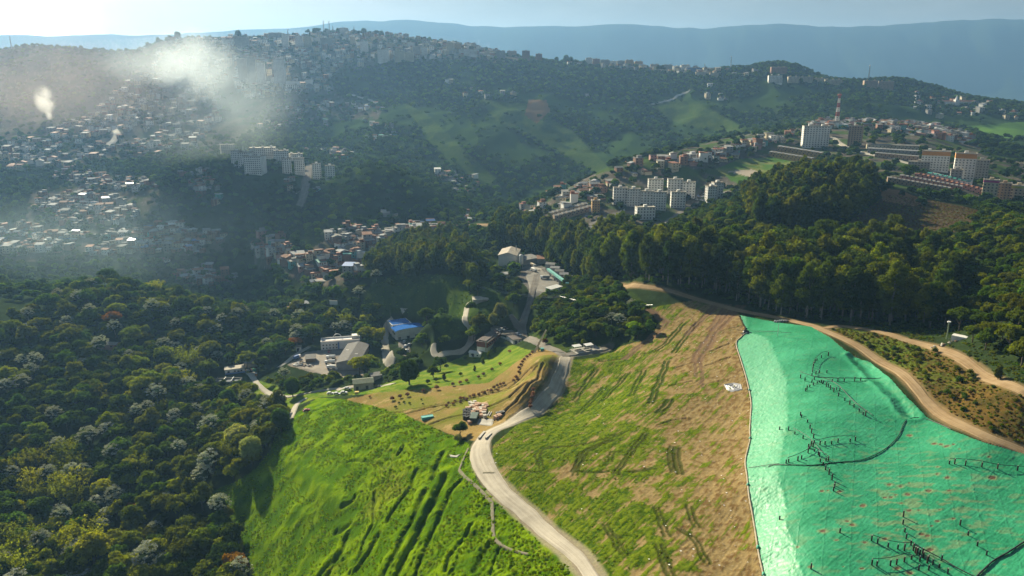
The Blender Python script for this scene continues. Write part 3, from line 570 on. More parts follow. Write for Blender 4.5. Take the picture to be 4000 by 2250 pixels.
def build_tarp():
    tu = np.linspace(.25, .93, 900); ty = np.geomspace(150, 450, 620)
    U, Y = np.meshgrid(tu, ty); X = U*Y
    z = height(X.ravel(), Y.ravel()); x = X.ravel(); y = Y.ravel(); px, py = project(x, y, z)
    poly = np.array(POLY['tarp'], float)
    wob = fbm(x/5., y/5., 3)*2.2
    k = inside(px+wob, py+wob*.4, poly)
    crest = np.array([(1880,835),(1932,850),(1964,919),(1980,961),(1982,1061),(1957,1194),(1972,1249),(1980,1324),(2007,1412),(2040,1500)], float)
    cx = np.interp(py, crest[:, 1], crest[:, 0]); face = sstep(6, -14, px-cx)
    n_w = fbm(x/6., y/6., 3); a = R(28); al = x*math.sin(a)+y*math.cos(a); ac = x*math.cos(a)-y*math.sin(a)
    cre = np.abs(fbm(al/2.2, ac/14., 4)); cre2 = np.abs(fbm((x*.8+y*.6)/9., (x*.6-y*.8)/1.6, 3))
    dzt = .16+(.19*cre+.06*fbm(x/1.5, y/1.5, 2))*(1-face)+face*(.55*np.abs(fbm(x/6., y/1.8, 4))+.12*fbm(x/1.2, y/1.0, 2))
    dzt += .5*np.exp(-((px-cx)/7.)**2)*np.abs(fbm(x/4., y/3., 3))
    dzt += .16*cre2*(1-face)+.16*fbm(x/12., y/12., 3)
    gl = poly_ground([(1932+a_*.25, 723.9+b_*.25) for a_, b_ in ((870,700),(1000,820),(1100,920),(1200,1000),(1320,1130),(1430,1290))])[:, :2]; gd = dist_line(x+n_w*1.2, y, gl); dzt += .55*np.exp(-((gd-4.5)/1.6)**2)-.85*np.exp(-(gd/2.2)**2); sm = np.abs(((x*math.cos(R(25))-y*math.sin(R(25)))/7.2+.25*n_w*.3) % 1-.5)*7.2; seam = np.exp(-(sm/.22)**2); dzt += .04*seam
    n1 = fbm(x/18., y/18., 3); n2 = fbm(x/3.5, y/3.5, 4)
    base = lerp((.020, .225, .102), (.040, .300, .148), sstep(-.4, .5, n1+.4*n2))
    base = base*(1-face[:, None])+np.asarray((.09, .335, .185))*face[:, None]  # left face painted paler, sunlight put into its colour
    base = base*(1-.09*seam*(1-face))[:, None]
    # worn holes with a pale dusty rim
    spots = [(1420,45,26),(1670,125,22),(1740,135,26),(1790,150,30),(1860,130,14),(1920,180,16),(2220,260,26),(2240,470,44),(1220,535,34),(1330,555,36),(1615,600,40),(1410,640,36),(1180,665,26),(1235,660,32),(950,750,32),(1335,725,26),(1425,795,34),(1515,795,24),(790,905,36),(840,940,36),(550,1005,44),(680,1095,22),(965,1120,36),(1700,905,28),(1540,1035,40),(1600,1050,30),(1180,1080,38),(1620,1190,60),(1430,1420,40),(1300,1375,34),(945,1380,26),(540,600,22),(600,595,14),(720,605,28),(2370,1340,20),(1800,465,26),(1700,430,30),(1825,420,14),(1820,600,22),(1280,640,20),(1500,985,22),(1640,950,16),(1860,880,20),(1720,790,16),(300,1165,18),(430,1360,24),(755,1360,14),(1600,1200,50),(2130,1420,20),(1420,520,16),(1700,360,26)]
    stain = np.zeros(len(x)); rim = np.zeros(len(x))
    for sx, sy, sr in spots:
        qx, qy = CROP8(sx, sy); d = np.hypot((px-qx)/(sr*.2507), (py-qy)/(sr*.2507*.42))+n2*1.1
        stain = np.maximum(stain, 1-sstep(.55, .85, d)); rim = np.maximum(rim, 1-sstep(.7, 1.9, d))
    w = np.exp(-(((px-2330)/260)**2+((py-1290)/170)**2)); bl = sstep(.20, .42, fbm(x/7., y/2.6, 4)*1.1+.22*w); rim = np.maximum(rim, bl*(.25+.75*w)*.8)
    base = base*(1-rim[:, None]*.55)+np.asarray((.26, .24, .11))*rim[:, None]*.55
    base = base*(1-stain[:, None])+np.asarray((.13, .085, .045))*stain[:, None]; dzt -= stain*.1
    V = np.c_[x, y, z+dzt]; F = grid_faces(*X.shape); F = F[k[F].all(1)]
    used = np.unique(F); mp = np.full(len(V), -1); mp[used] = np.arange(len(used))
    me = raw_mesh("cover_sheet", V[used], mp[F], [tarp_mat()], smooth=True)
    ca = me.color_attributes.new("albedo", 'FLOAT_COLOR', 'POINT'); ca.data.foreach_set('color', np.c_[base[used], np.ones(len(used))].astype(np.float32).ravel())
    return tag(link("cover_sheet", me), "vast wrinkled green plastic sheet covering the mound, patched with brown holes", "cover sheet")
tarp = build_tarp()
# ------------------------------------------------------------------ plant shapes (unit: metres)
def quads(c, n, size, asp=.6, rng=RNG):
    """leaf sprays: one small four-cornered face at each point, facing roughly along n"""
    c = np.asarray(c); n = np.asarray(n); m = len(c)
    n = n+rng.normal(0, .55, (m, 3)); n /= np.linalg.norm(n, axis=1)[:, None]+1e-9
    t = np.cross(n, rng.normal(0, 1, (m, 3))); t /= np.linalg.norm(t, axis=1)[:, None]+1e-9; b = np.cross(n, t)
    s = (size*rng.uniform(.65, 1.35, m))[:, None]*.5; q = s*asp
    V = np.stack([c-t*s-b*q*.5, c+t*s*.2-b*q, c+t*s+b*q*.4, c-t*s*.1+b*q], 1).reshape(-1, 3)
    return V, np.arange(4*m).reshape(-1, 4)
def shell(rng, m, up=.0):
    d = rng.normal(0, 1, (m, 3)); d /= np.linalg.norm(d, axis=1)[:, None]; d[:, 2] = np.where(d[:, 2] < up-.5, -d[:, 2], d[:, 2]); return d
def ico(c, r, rng, sq=.85):
    bm = bmesh.new(); bmesh.ops.create_icosphere(bm, subdivisions=2, radius=1)
    V = np.array([v.co[:] for v in bm.verts]); F = [tuple(v.index for v in f.verts) for f in bm.faces]; bm.free()
    V *= (1+.18*rng.normal(0, 1, len(V)))[:, None]; return V*np.array([r, r, r*sq])+c, F
def crown_mesh(name, lobes, per, size, m, asp=.6, seed=0, core=.62, up=0., jit=.3):
    rng = np.random.default_rng(seed); VV, FF, n = [], [], 0
    for (cx, cy, cz, r, sq) in lobes:
        k = max(8, int(per*r*r)); d = shell(rng, k, up); rad = r*(1-np.abs(rng.normal(0, jit*.5, k)))
        rad *= 1+.16*np.sin(d[:, 0]*5+cx*3)*np.cos(d[:, 1]*5+cy*2)
        c = np.array([cx, cy, cz])+d*rad[:, None]*np.array([1, 1, sq])
        V, F = quads(c, d+np.array([0, 0, .25]), size, asp, rng); VV.append(V); FF += [tuple(f) for f in (F+n)]; n += len(V)
        if core:
            V, F = ico(np.array([cx, cy, cz]), r*core, rng, sq); VV.append(V); FF += [tuple(i+n for i in f) for f in F]; n += len(V)
    return raw_mesh(name, np.concatenate(VV), FF, [m])
def lobes_dome(rng, R_, zc, H, nl, rl):
    out = [(0, 0, zc+H*.25, R_*.55, .85)]
    for i in range(nl):
        a = 2.4*i+rng.uniform(-.4, .4); q = math.sqrt((i+.6)/nl)*R_*rng.uniform(.72, .95); zz = zc+H*(1-(q/R_)**2)*rng.uniform(.55, .95)-H*.15
        out.append((q*math.cos(a), q*math.sin(a), zz, rl*rng.uniform(.75, 1.2), rng.uniform(.65, .9)))
    return out
def trunk_mesh(name, h, r, m, limbs=4, spread=2.5, seed=0, bend=.3):
    rng = random.Random(seed); b = MB(); pts = [Vector((0, 0, -1.5))]
    for i in range(1, 6): pts.append(Vector((rng.uniform(-bend, bend)*i*.3, rng.uniform(-bend, bend)*i*.3, h*i/5)))
    b.tube(pts, [r*1.25, r, r*.85, r*.7, r*.55, r*.3], 6)
    for k in range(limbs):
        j = 2+k % 3; p = pts[j]; a = k*2.4+rng.random(); e = p+Vector((math.cos(a)*spread, math.sin(a)*spread, h*.28)); b.tube([p, (p+e)/2+Vector((0, 0, .3)), e], [r*.45, r*.3, r*.12], 5)
    return b.mesh(name, [m])
LEAF = leaf_mat("foliage"); LEAF2 = leaf_mat("silver_foliage", .12, rnd=.18); BARK = mat("bark", (.10, .08, .06), .95, .4, 1.5); BARKP = mat("pale_bark", (.26, .23, .19), .9, .35, 1.2)
def silver_crown(name, seed):
    rng = np.random.default_rng(seed); C, Nn = [], []
    for i in range(64):
        a = rng.uniform(0, 6.28); q = math.sqrt(rng.random())*5.2; z = 6.6+5.6*(1-(q/5.5)**2)**.8+rng.uniform(-.9, .6); o = np.array([q*math.cos(a), q*math.sin(a), z])
        for j in range(11):
            t = 2*math.pi*j/11+rng.uniform(-.2, .2); d = np.array([math.cos(t), math.sin(t), 0]); C.append(o+d*.55+np.array([0, 0, .15-.25*rng.random()])); Nn.append(d*.55+np.array([0, 0, .8]))
    V, F = quads(np.array(C), np.array(Nn), .80, .46, rng); VV = [V]; FF = [tuple(f) for f in F]; n = len(V)
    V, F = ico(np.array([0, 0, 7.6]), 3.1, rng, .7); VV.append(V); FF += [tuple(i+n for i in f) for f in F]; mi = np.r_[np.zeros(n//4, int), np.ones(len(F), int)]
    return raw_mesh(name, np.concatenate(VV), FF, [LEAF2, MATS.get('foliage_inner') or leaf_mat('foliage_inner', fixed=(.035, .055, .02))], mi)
def plume_crown(name, seed):
    """bamboo clump: many leaning culms that end in drooping feathery tips"""
    rng = np.random.default_rng(seed); C, Nn = [], []
    for i in range(34):
        a = rng.uniform(0, 6.28); q = math.sqrt(rng.random())*4.5; lean = rng.uniform(1.5, 3.4); h = rng.uniform(9, 14); b0 = np.array([q*math.cos(a), q*math.sin(a), 0]); d = np.array([math.cos(a+.5*rng.normal()), math.sin(a+.5*rng.normal()), 0])
        for t in np.linspace(.35, 1, 46):
            p = b0+d*lean*t**2.5*1.3+np.array([0, 0, h*t-1.9*max(0, t-.75)**2*16]); w = 1.25*(1-abs(t-.6)/.75)
            C.append(p+rng.normal(0, .42*w, 3)); Nn.append(np.array([0, 0, .7])+d*.6)
    V, F = quads(np.array(C), np.array(Nn), .75, .45, rng); return raw_mesh(name, V, F, [LEAF])
def palm_crown(name, seed, h=9):
    rng = np.random.default_rng(seed); b = MB()
    for i in range(16):
        a = i*2.4; d = Vector((math.cos(a), math.sin(a), 0)); s = Vector((-d.y, d.x, 0)); up = .9-.09*i; L_ = 3.2; P = []
        for k in range(6):
            t = k/5; P.append(Vector((0, 0, h))+d*L_*t+Vector((0, 0, up*L_*t-1.9*t*t)))
        for k in range(5):
            w0, w1 = .55*math.sin(math.pi*(k/5*.85+.12)), .55*math.sin(math.pi*((k+1)/5*.85+.12))
            dn = Vector((0, 0, -.28)); b.add([P[k], P[k+1], P[k+1]+s*w1+dn, P[k]+s*w0+dn], [(0, 1, 2, 3)]); b.add([P[k], P[k+1], P[k+1]-s*w1+dn, P[k]-s*w0+dn], [(3, 2, 1, 0)])
    return b.mesh(name, [LEAF])
rg = np.random.default_rng(3)
SPEC = {}
SPEC['broad'] = [(crown_mesh("crown", lobes_dome(np.random.default_rng(20+i), 4.8+.3*(i % 3), 5.4, 5.2+.6*(i % 2), 11+i % 3, 2.05), 62, .74, LEAF, seed=30+i), trunk_mesh("trunk", 7, .34, BARK, 5, 2.6, i)) for i in range(6)]
SPEC['flat'] = [(crown_mesh("crown", lobes_dome(np.random.default_rng(50+i), 6.2, 7.2, 3.0, 15, 1.9), 55, .74, LEAF, seed=60+i), trunk_mesh("trunk", 8, .36, BARK, 6, 4, i+9)) for i in range(3)]
SPEC['egg'] = [(crown_mesh("crown", [(0, 0, 7.2, 4.6, 1.25), (1.2, .6, 9.4, 3.3, 1.0), (-1.2, -.8, 8.6, 3.5, 1.1), (.4, -1.6, 5.6, 3.6, 1), (-.7, 1.7, 5.4, 3.6, 1), (2.3, -.3, 6.4, 2.8, 1.1)], 62, .6, LEAF, seed=70+i, core=.8, jit=.2), trunk_mesh("trunk", 5, .4, BARK, 2, 1.5, i+15)) for i in range(2)]
def euc_lobes(rng, H):
    out = []
    for i in range(17):
        t = (i+.5)/17; z = H*(.22+.74*t); q = (1.0+4.3*math.sin(math.pi*min(1, t*.72+.16))**1.3)*rng.uniform(.45, 1.05); a = 2.4*i+rng.uniform(-.6, .6)
        out.append((q*math.cos(a), q*math.sin(a), z, (2.5+1.3*math.sin(math.pi*t))*rng.uniform(.7, 1.12), rng.uniform(.75, 1.1)))
    return out
SPEC['euc'] = [(crown_mesh("crown", euc_lobes(np.random.default_rng(80+i), 30), 21, 1.0, LEAF, .5, 90+i, core=.55), trunk_mesh("trunk", 27, .42, BARKP, 4, 2.2, i+20, .5)) for i in range(5)]
SPEC['silver'] = [(silver_crown("crown", 100+i), trunk_mesh("trunk", 9.2, .26, BARKP, 5, 3, i+30)) for i in range(3)]
SPEC['bamboo'] = [(plume_crown("crown", 110+i), trunk_mesh("stem", 7, .22, BARK, 6, 2, i+36)) for i in range(2)]
SPEC['shrub'] = [(crown_mesh("crown", [(0, 0, 1.5, 1.15, .85), (.6, .2, 1.3, .8, .9), (-.5, .4, 1.4, .8, .8), (0, -.6, 1.3, .75, .9)], 120, .34, LEAF, seed=120+i), trunk_mesh("trunk", 1.2, .1, BARK, 3, .5, i+40, .05)) for i in range(3)]
SPEC['column'] = [(crown_mesh("crown", [(0, 0, 2.2, 1.6, 1.3), (.3, .2, 3.8, 1.35, 1.2), (-.2, 0, 5.2, .95, 1.2), (.4, -.5, 2.6, 1.2, 1)], 95, .42, LEAF, seed=130+i, core=.8), trunk_mesh("trunk", 2, .16, BARK, 2, .5, i+44, .05)) for i in range(2)]
SPEC['palm'] = [(palm_crown("crown", 140), trunk_mesh("trunk", 9, .2, BARKP, 0, 0, 50, .12))]
# lighter versions for woods seen from far off
LOD = [crown_mesh("far_crown", lobes_dome(np.random.default_rng(150+i), 4.6, 3.2, 5.2, 7, 2.3), 17, 1.35, LEAF, seed=160+i, core=.8) for i in range(5)]
MID = [crown_mesh("mid_crown", lobes_dome(np.random.default_rng(170+i), 4.8, 4.6, 5.0, 10, 2.1), 34, .95, LEAF, seed=180+i, core=.7) for i in range(5)]+[crown_mesh("mid_crown", lobes_dome(np.random.default_rng(190), 5.8, 6.4, 3, 12, 1.9), 34, .95, LEAF, seed=191, core=.7)]
EUC = [crown_mesh("mid_euc", euc_lobes(np.random.default_rng(200+i), 30), 13, 1.35, LEAF, .5, 210+i, core=.6) for i in range(4)]
# tints are the leaves' own colours
TINT = {'dark': (.040, .070, .010), 'green': (.068, .115, .011), 'olive': (.115, .140, .012), 'yellow': (.18, .20, .012), 'orange': (.20, .09, .02), 'silver': (.36, .38, .32), 'blue': (.032, .062, .026), 'euc': (.052, .080, .011), 'gold': (.108, .124, .012), 'pink': (.22, .12, .12), 'bright': (.15, .26, .006), 'paleleaf': (.24, .26, .11), 'creeper': (.19, .29, .004), 'weed': (.17, .22, .012), 'dry': (.10, .065, .025), 'maroon': (.075, .025, .02)}
TUFT = [crown_mesh("tuft", [(0, 0, .15, .95, .55), (.7, .3, .1, .6, .5), (-.5, .6, .1, .6, .5)], 34, .42, LEAF, seed=230+i, core=.75, up=.3) for i in range(4)]
# ------------------------------------------------------------------ planting
PENDING = []            # (object, phrase, place, x, y): labels are completed once everything stands
ALLT = []               # every tree as (kind, x, y, z, scale, rot, tint, zone, dist)
BUILT = []              # plan discs kept free of plants: (x, y, r)
def keep(px, py, r):
    p = G(px, py); BUILT.append((p.x, p.y, r)); return p
ROADCLEAR = [(S[:, :2], S[:, 3].mean()*.5) for S, kk, nn in ROAD_PTS]
OPEN = ('field', 'tarp', 'green', 'terrace', 'lawn', 'yard', 'bank', 'plant', 'pitch', 'meadow')
def scatter(x0, x1, y0, y1, sp, rng):
    xs = np.arange(x0, x1, sp); ys = np.arange(y0, y1, sp); A, B = np.meshgrid(xs, ys); A = A+(np.arange(len(ys)) % 2)[:, None]*sp*.5
    x = A.ravel()+rng.uniform(-.42, .42, A.size)*sp; y = B.ravel()+rng.uniform(-.42, .42, A.size)*sp
    z = height(x, y); px, py = project(x, y, z); return x, y, z, px, py
def free(x, y, margin=3.0):
    ok = np.ones(x.shape, bool)
    for P, w in ROADCLEAR:
        lo = P.min(0)-w-margin; hi = P.max(0)+w+margin; k = np.where(ok & (x > lo[0]) & (x < hi[0]) & (y > lo[1]) & (y < hi[1]))[0]
        if len(k): ok[k] &= dist_line(x[k], y[k], P) > w+margin
    for bx, by, r in BUILT: ok &= np.hypot(x-bx, y-by) > r+margin*.5
    return ok
W_LEFT = [(-60,765),(100,755),(270,712),(400,735),(560,790),(640,800),(700,800),(780,775),(860,800),(930,800),(985,800),(965,830),(960,870),(965,935),(900,950),(905,870),(810,848),(800,872),(760,868),(705,915),(660,940),(560,920),(515,960),(520,975),(610,985),(640,1010),(690,1040),(735,1010),(735,1060),(690,1085),(660,1150),(610,1200),(520,1235),(495,1250),(560,1290),(600,1340),(620,1449),(560,1700),(-700,1700),(-500,900)]
W_LAWNTREES = [(640,965),(700,945),(800,960),(900,955),(985,945),(1000,900),(1040,905),(1060,930),(960,965),(860,968),(760,990),(690,985)]
W_MID = [(880,800),(920,700),(960,640),(1060,610),(1130,610),(1200,660),(1250,620),(1240,690),(1330,745),(1320,800),(1290,790),(1260,800),(1240,840),(1180,850),(1110,880),(1085,850),(1060,800),(1000,795)]
W_KNOLL = [(1338,862),(1345,800),(1338,762),(1420,712),(1500,712),(1560,735),(1630,790),(1640,840),(1560,865),(1490,878),(1440,866)]
W_EUC = [(1230,630),(1240,610),(1330,640),(1400,680),(1460,705),(1540,712),(1600,715),(1700,728),(1800,748),(1900,778),(2000,800),(2100,812),(2200,815),(2330,830),(2380,820),(2390,770),(2380,690),(2200,650),(2050,660),(1900,650),(1760,640),(1600,640),(1460,610),(1330,570),(1250,580)]
W_BACK = [(1600,600),(1700,560),(1800,520),(1850,480),(1900,480),(1960,520),(1960,620),(2200,640),(2400,580),(2480,540),(2576,560),(2800,560),(2800,1050),(2576,960),(2500,900),(2440,880),(2390,800),(2380,690),(2200,650),(2050,660),(1900,650),(1760,640),(1650,630)]
W_HILLEUC = [(1870,520),(1900,470),(1960,440),(2050,420),(2150,440),(2200,470),(2200,510),(2140,560),(2020,590),(1940,580),(1880,570)]
def in_any(px, py, names):
    r = np.zeros(px.shape, bool)
    for n in names: r |= inside(px, py, POLY[n])
    return r
def tint_pick(rng, table):
    t = rng.random(); s = 0
    for k, w in table:
        s += w
        if t < s: return k
    return table[-1][0]
# hand-set trees that stand out in the view: picture foot point, kind, height in m, tint, phrase
SOLO = [
 (1030,968,'egg',17,'green','tall dark dome-crowned tree on the lawn below the site road'),
 (737,998,'egg',14.5,'green','pale-edged domed tree beside the bend of the site road'),
 (575,1028,'egg',15,'green','round tree in front of the concrete settling tanks'),
 (600,1125,'broad',17,'paleleaf','pale crowned tree below the heap of white scrap'),(635,1165,'egg',17,'paleleaf','big pale domed tree at the top edge of the green slope'),
 (708,1085,'egg',15,'dark','dark upright tree beside the dirt lane end'),
 (1258,806,'egg',15,'paleleaf','larger light green round tree beside the parked cars'),(1242,822,'egg',11.5,'paleleaf','smaller light green round tree beside the parked cars'),
 (1206,835,'broad',16,'olive','loose feathery tree left of the light green round trees'),(1192,858,'broad',14,'olive','thin tree standing beside the site road behind the red-roofed hall'),
 (1152,1112,'shrub',4.5,'paleleaf','pale bushy shrub at the corner of the green slope'),(1158,1098,'broad',8.5,'green','round dark tree beside the bend of the dusty road'),
 (1108,935,'broad',12,'green','spreading tree on the bank above the terraces'),(1090,950,'broad',9,'green','low tree on the bank above the terraces'),
 (1062,872,'broad',12,'green','tree leaning over the cars before the blue-roofed hall'),(1000,850,'broad',9,'dark','round tree at the left end of the blue-roofed hall'),
 (1012,905,'broad',10,'dark','dark tree between the two site roads'),(976,960,'broad',11,'olive','tree at the foot of the curving site road'),
 (205,905,'egg',17,'dark','dark upright tree standing in the left wood'),
 (1372,866,'shrub',4.6,'maroon','dark red bush at the edge of the wooded knoll'),
 (2510,955,'column',7,'gold','slender young tree on the verge of the upper dirt road'),
 (2180,290,'egg',26,'dark','lone dark tree on the skyline behind the apartment slabs'),
]
def place_tree(kind, x, y, z, s, rot, tint, var):
    ALLT.append([kind, x, y, z, s, rot, tint, var])
rng = np.random.default_rng(77)
BASEH = {'broad': 11.5, 'flat': 11.5, 'egg': 13.0, 'euc': 30.0, 'silver': 12.0, 'bamboo': 13.0, 'shrub': 2.6, 'column': 6.4, 'palm': 11.0}
NAME = {'broad': 'broadleaf_tree', 'flat': 'spreading_tree', 'egg': 'dome_crowned_tree', 'euc': 'eucalyptus_tree', 'silver': 'silver_leaved_tree', 'bamboo': 'bamboo_clump', 'shrub': 'round_shrub', 'column': 'columnar_tree', 'palm': 'palm_tree'}
CAT = {'bamboo': 'bamboo', 'shrub': 'shrub', 'palm': 'palm'}
def make_tree(kind, x, y, z, s, rot, tint, var, label=None, group=None, sz=None):
    cm, tm = SPEC[kind][var % len(SPEC[kind])]
    t = thing(NAME[kind], label, CAT.get(kind, 'tree'), (x, y, z), rot, group, (s, s, sz or s))
    c = link('crown', cm, t); c.color = (*TINT[tint], 1); c2 = link('stem' if kind == 'bamboo' else 'trunk', tm, t); return t
def stuff_plants(name, X, Y, Z, S, tints, meshes, rng, szr=(.85, 1.2)):
    """one mass of far-off plants: points that each carry one of a few crown shapes"""
    V = np.c_[X, Y, Z]; me = bpy.data.meshes.new(name); me.vertices.add(len(V)); me.vertices.foreach_set('co', V.astype(np.float32).ravel())
    for nm, tp, ar in (('size', 'FLOAT', S), ('turn', 'FLOAT', rng.uniform(0, 6.28, len(V))), ('tall', 'FLOAT', rng.uniform(*szr, len(V)))):
        a = me.attributes.new(nm, tp, 'POINT'); a.data.foreach_set('value', np.asarray(ar, np.float32))
    a = me.attributes.new('pick', 'INT', 'POINT'); a.data.foreach_set('value', rng.integers(0, len(meshes)*len(tints), len(V)).astype(np.int32))
    c = bpy.data.collections.new(name+"_shapes")
    for j, tn in enumerate(tints):
        lm = MATS.get("foliage_"+tn) or leaf_mat("foliage_"+tn, fixed=TINT[tn])
        for i, m in enumerate(meshes):
            m2 = m.copy(); m2.materials[0] = lm; c.objects.link(bpy.data.objects.new(f"shape_{j}{i:02d}", m2))
    ob = tag(link(name, me), kind='stuff')
    ng = bpy.data.node_groups.new(name+"_nodes", 'GeometryNodeTree'); ng.interface.new_socket('Geometry', in_out='INPUT', socket_type='NodeSocketGeometry'); ng.interface.new_socket('Geometry', in_out='OUTPUT', socket_type='NodeSocketGeometry')
    N = ng.nodes.new; L = ng.links.new; gi = N('NodeGroupInput'); go = N('NodeGroupOutput'); ip = N('GeometryNodeInstanceOnPoints'); ci = N('GeometryNodeCollectionInfo')
    ci.inputs['Collection'].default_value = c; ci.inputs['Separate Children'].default_value = True; ci.inputs['Reset Children'].default_value = True
    def attr(nm, tp): a = N('GeometryNodeInputNamedAttribute'); a.data_type = tp; a.inputs['Name'].default_value = nm; return next(o for o in a.outputs if o.enabled and o.name == 'Attribute')
    sz = attr('size', 'FLOAT'); tl = attr('tall', 'FLOAT'); mu = N('ShaderNodeMath'); mu.operation = 'MULTIPLY'; L(sz, mu.inputs[0]); L(tl, mu.inputs[1])
    cx = N('ShaderNodeCombineXYZ'); L(sz, cx.inputs[0]); L(sz, cx.inputs[1]); L(mu.outputs[0], cx.inputs[2]); cr = N('ShaderNodeCombineXYZ'); L(attr('turn', 'FLOAT'), cr.inputs[2])
    L(gi.outputs[0], ip.inputs['Points']); L(ci.outputs[0], ip.inputs['Instance']); ip.inputs['Pick Instance'].default_value = True; L(attr('pick', 'INT'), ip.inputs['Instance Index'])
    L(cr.outputs[0], ip.inputs['Rotation']); L(cx.outputs[0], ip.inputs['Scale']); L(ip.outputs[0], go.inputs[0])
    md = ob.modifiers.new("plants", 'NODES'); md.node_group = ng; return ob
# ------------------------------------------------------------------ buildings: shared pieces
GLASS = mat("window_glass", (.035, .045, .055), .25, .3, .8, 0, .5)
WALLM = {'white': mat("wall_white", (.78, .76, .71), .85, .14, .15, dirt=(.42, .39, .34)), 'cream': mat("wall_cream", (.52, .44, .30), .85, .16, .15, dirt=(.36, .30, .2)), 'brick': mat("wall_brick", (.26, .135, .085), .9, .25, .6), 'grey': mat("wall_grey", (.31, .30, .285), .9, .2, .3, dirt=(.2, .19, .17)),
         'ochre': mat("wall_ochre", (.45, .27, .10), .85, .18, .3), 'teal': mat("wall_teal", (.12, .36, .33), .8, .18, .3), 'pink': mat("wall_pink", (.45, .25, .22), .85, .2, .3), 'orange': mat("wall_orange", (.55, .26, .07), .8, .12, .3), 'tan': mat("wall_tan", (.36, .25, .16), .85, .18, .3), 'blue': mat("wall_blue", (.10, .19, .42), .8, .15, .3), 'lime': mat("wall_lime", (.42, .46, .10), .8, .12, .3), 'magenta': mat("wall_magenta", (.45, .09, .24), .8, .12, .3)}
ROOFM = {'grey tin': mat("roof_tin", (.31, .315, .32), .85, .25, .5, 0, .12, dirt=(.22, .17, .13)), 'rusty tin': mat("roof_rust", (.23, .12, .075), .9, .35, .6, 0, .1), 'fibre cement': mat("roof_cement", (.25, .245, .23), .95, .25, .5, 0, .1, dirt=(.15, .14, .12)), 'clay tile': mat("roof_tile", (.30, .125, .07), .85, .3, .7), 'white sheet': mat("roof_white", (.56, .56, .54), .9, .15, .4), 'blue sheet': mat("roof_blue", (.05, .14, .36), .5, .18, .4, .1), 'green sheet': mat("roof_green", (.05, .27, .22), .5, .2, .4)}
SLAB = mat("roof_slab", (.42, .38, .31), .9, .25, .3, dirt=(.22, .19, .15))
WHITE = mat("painted_white", (.72, .71, .68), .6, .12, .4, dirt=(.5, .46, .4)); DARK = mat("dark_metal", (.05, .05, .052), .6, .3, 1); STEEL = mat("galvanised_steel", (.38, .39, .40), .45, .2, 1, .5); CONC = mat("concrete", (.36, .34, .30), .92, .22, .5, dirt=(.2, .18, .15)); RUBBER = mat("rubber", (.02, .02, .021), .8, .2, 2); WOOD = mat("weathered_wood", (.22, .15, .09), .9, .3, 1, stretch=(1, 6, 1)); RED = mat("red_paint", (.42, .04, .05), .4, .15, 1)
def depth_scale(p):
    return (p.y*CP-(p.z-CAMZ)*SP)/FPX
def ground_clamped(px, py, ymax=2700):
    for k in range(14):
        p = G(px, py)
        if p.y < ymax: return p
        py += 2.5
    return p
PANE = MB().box(-.5, -.04, -.5, .5, .04, .5).mesh("window", GLASS)
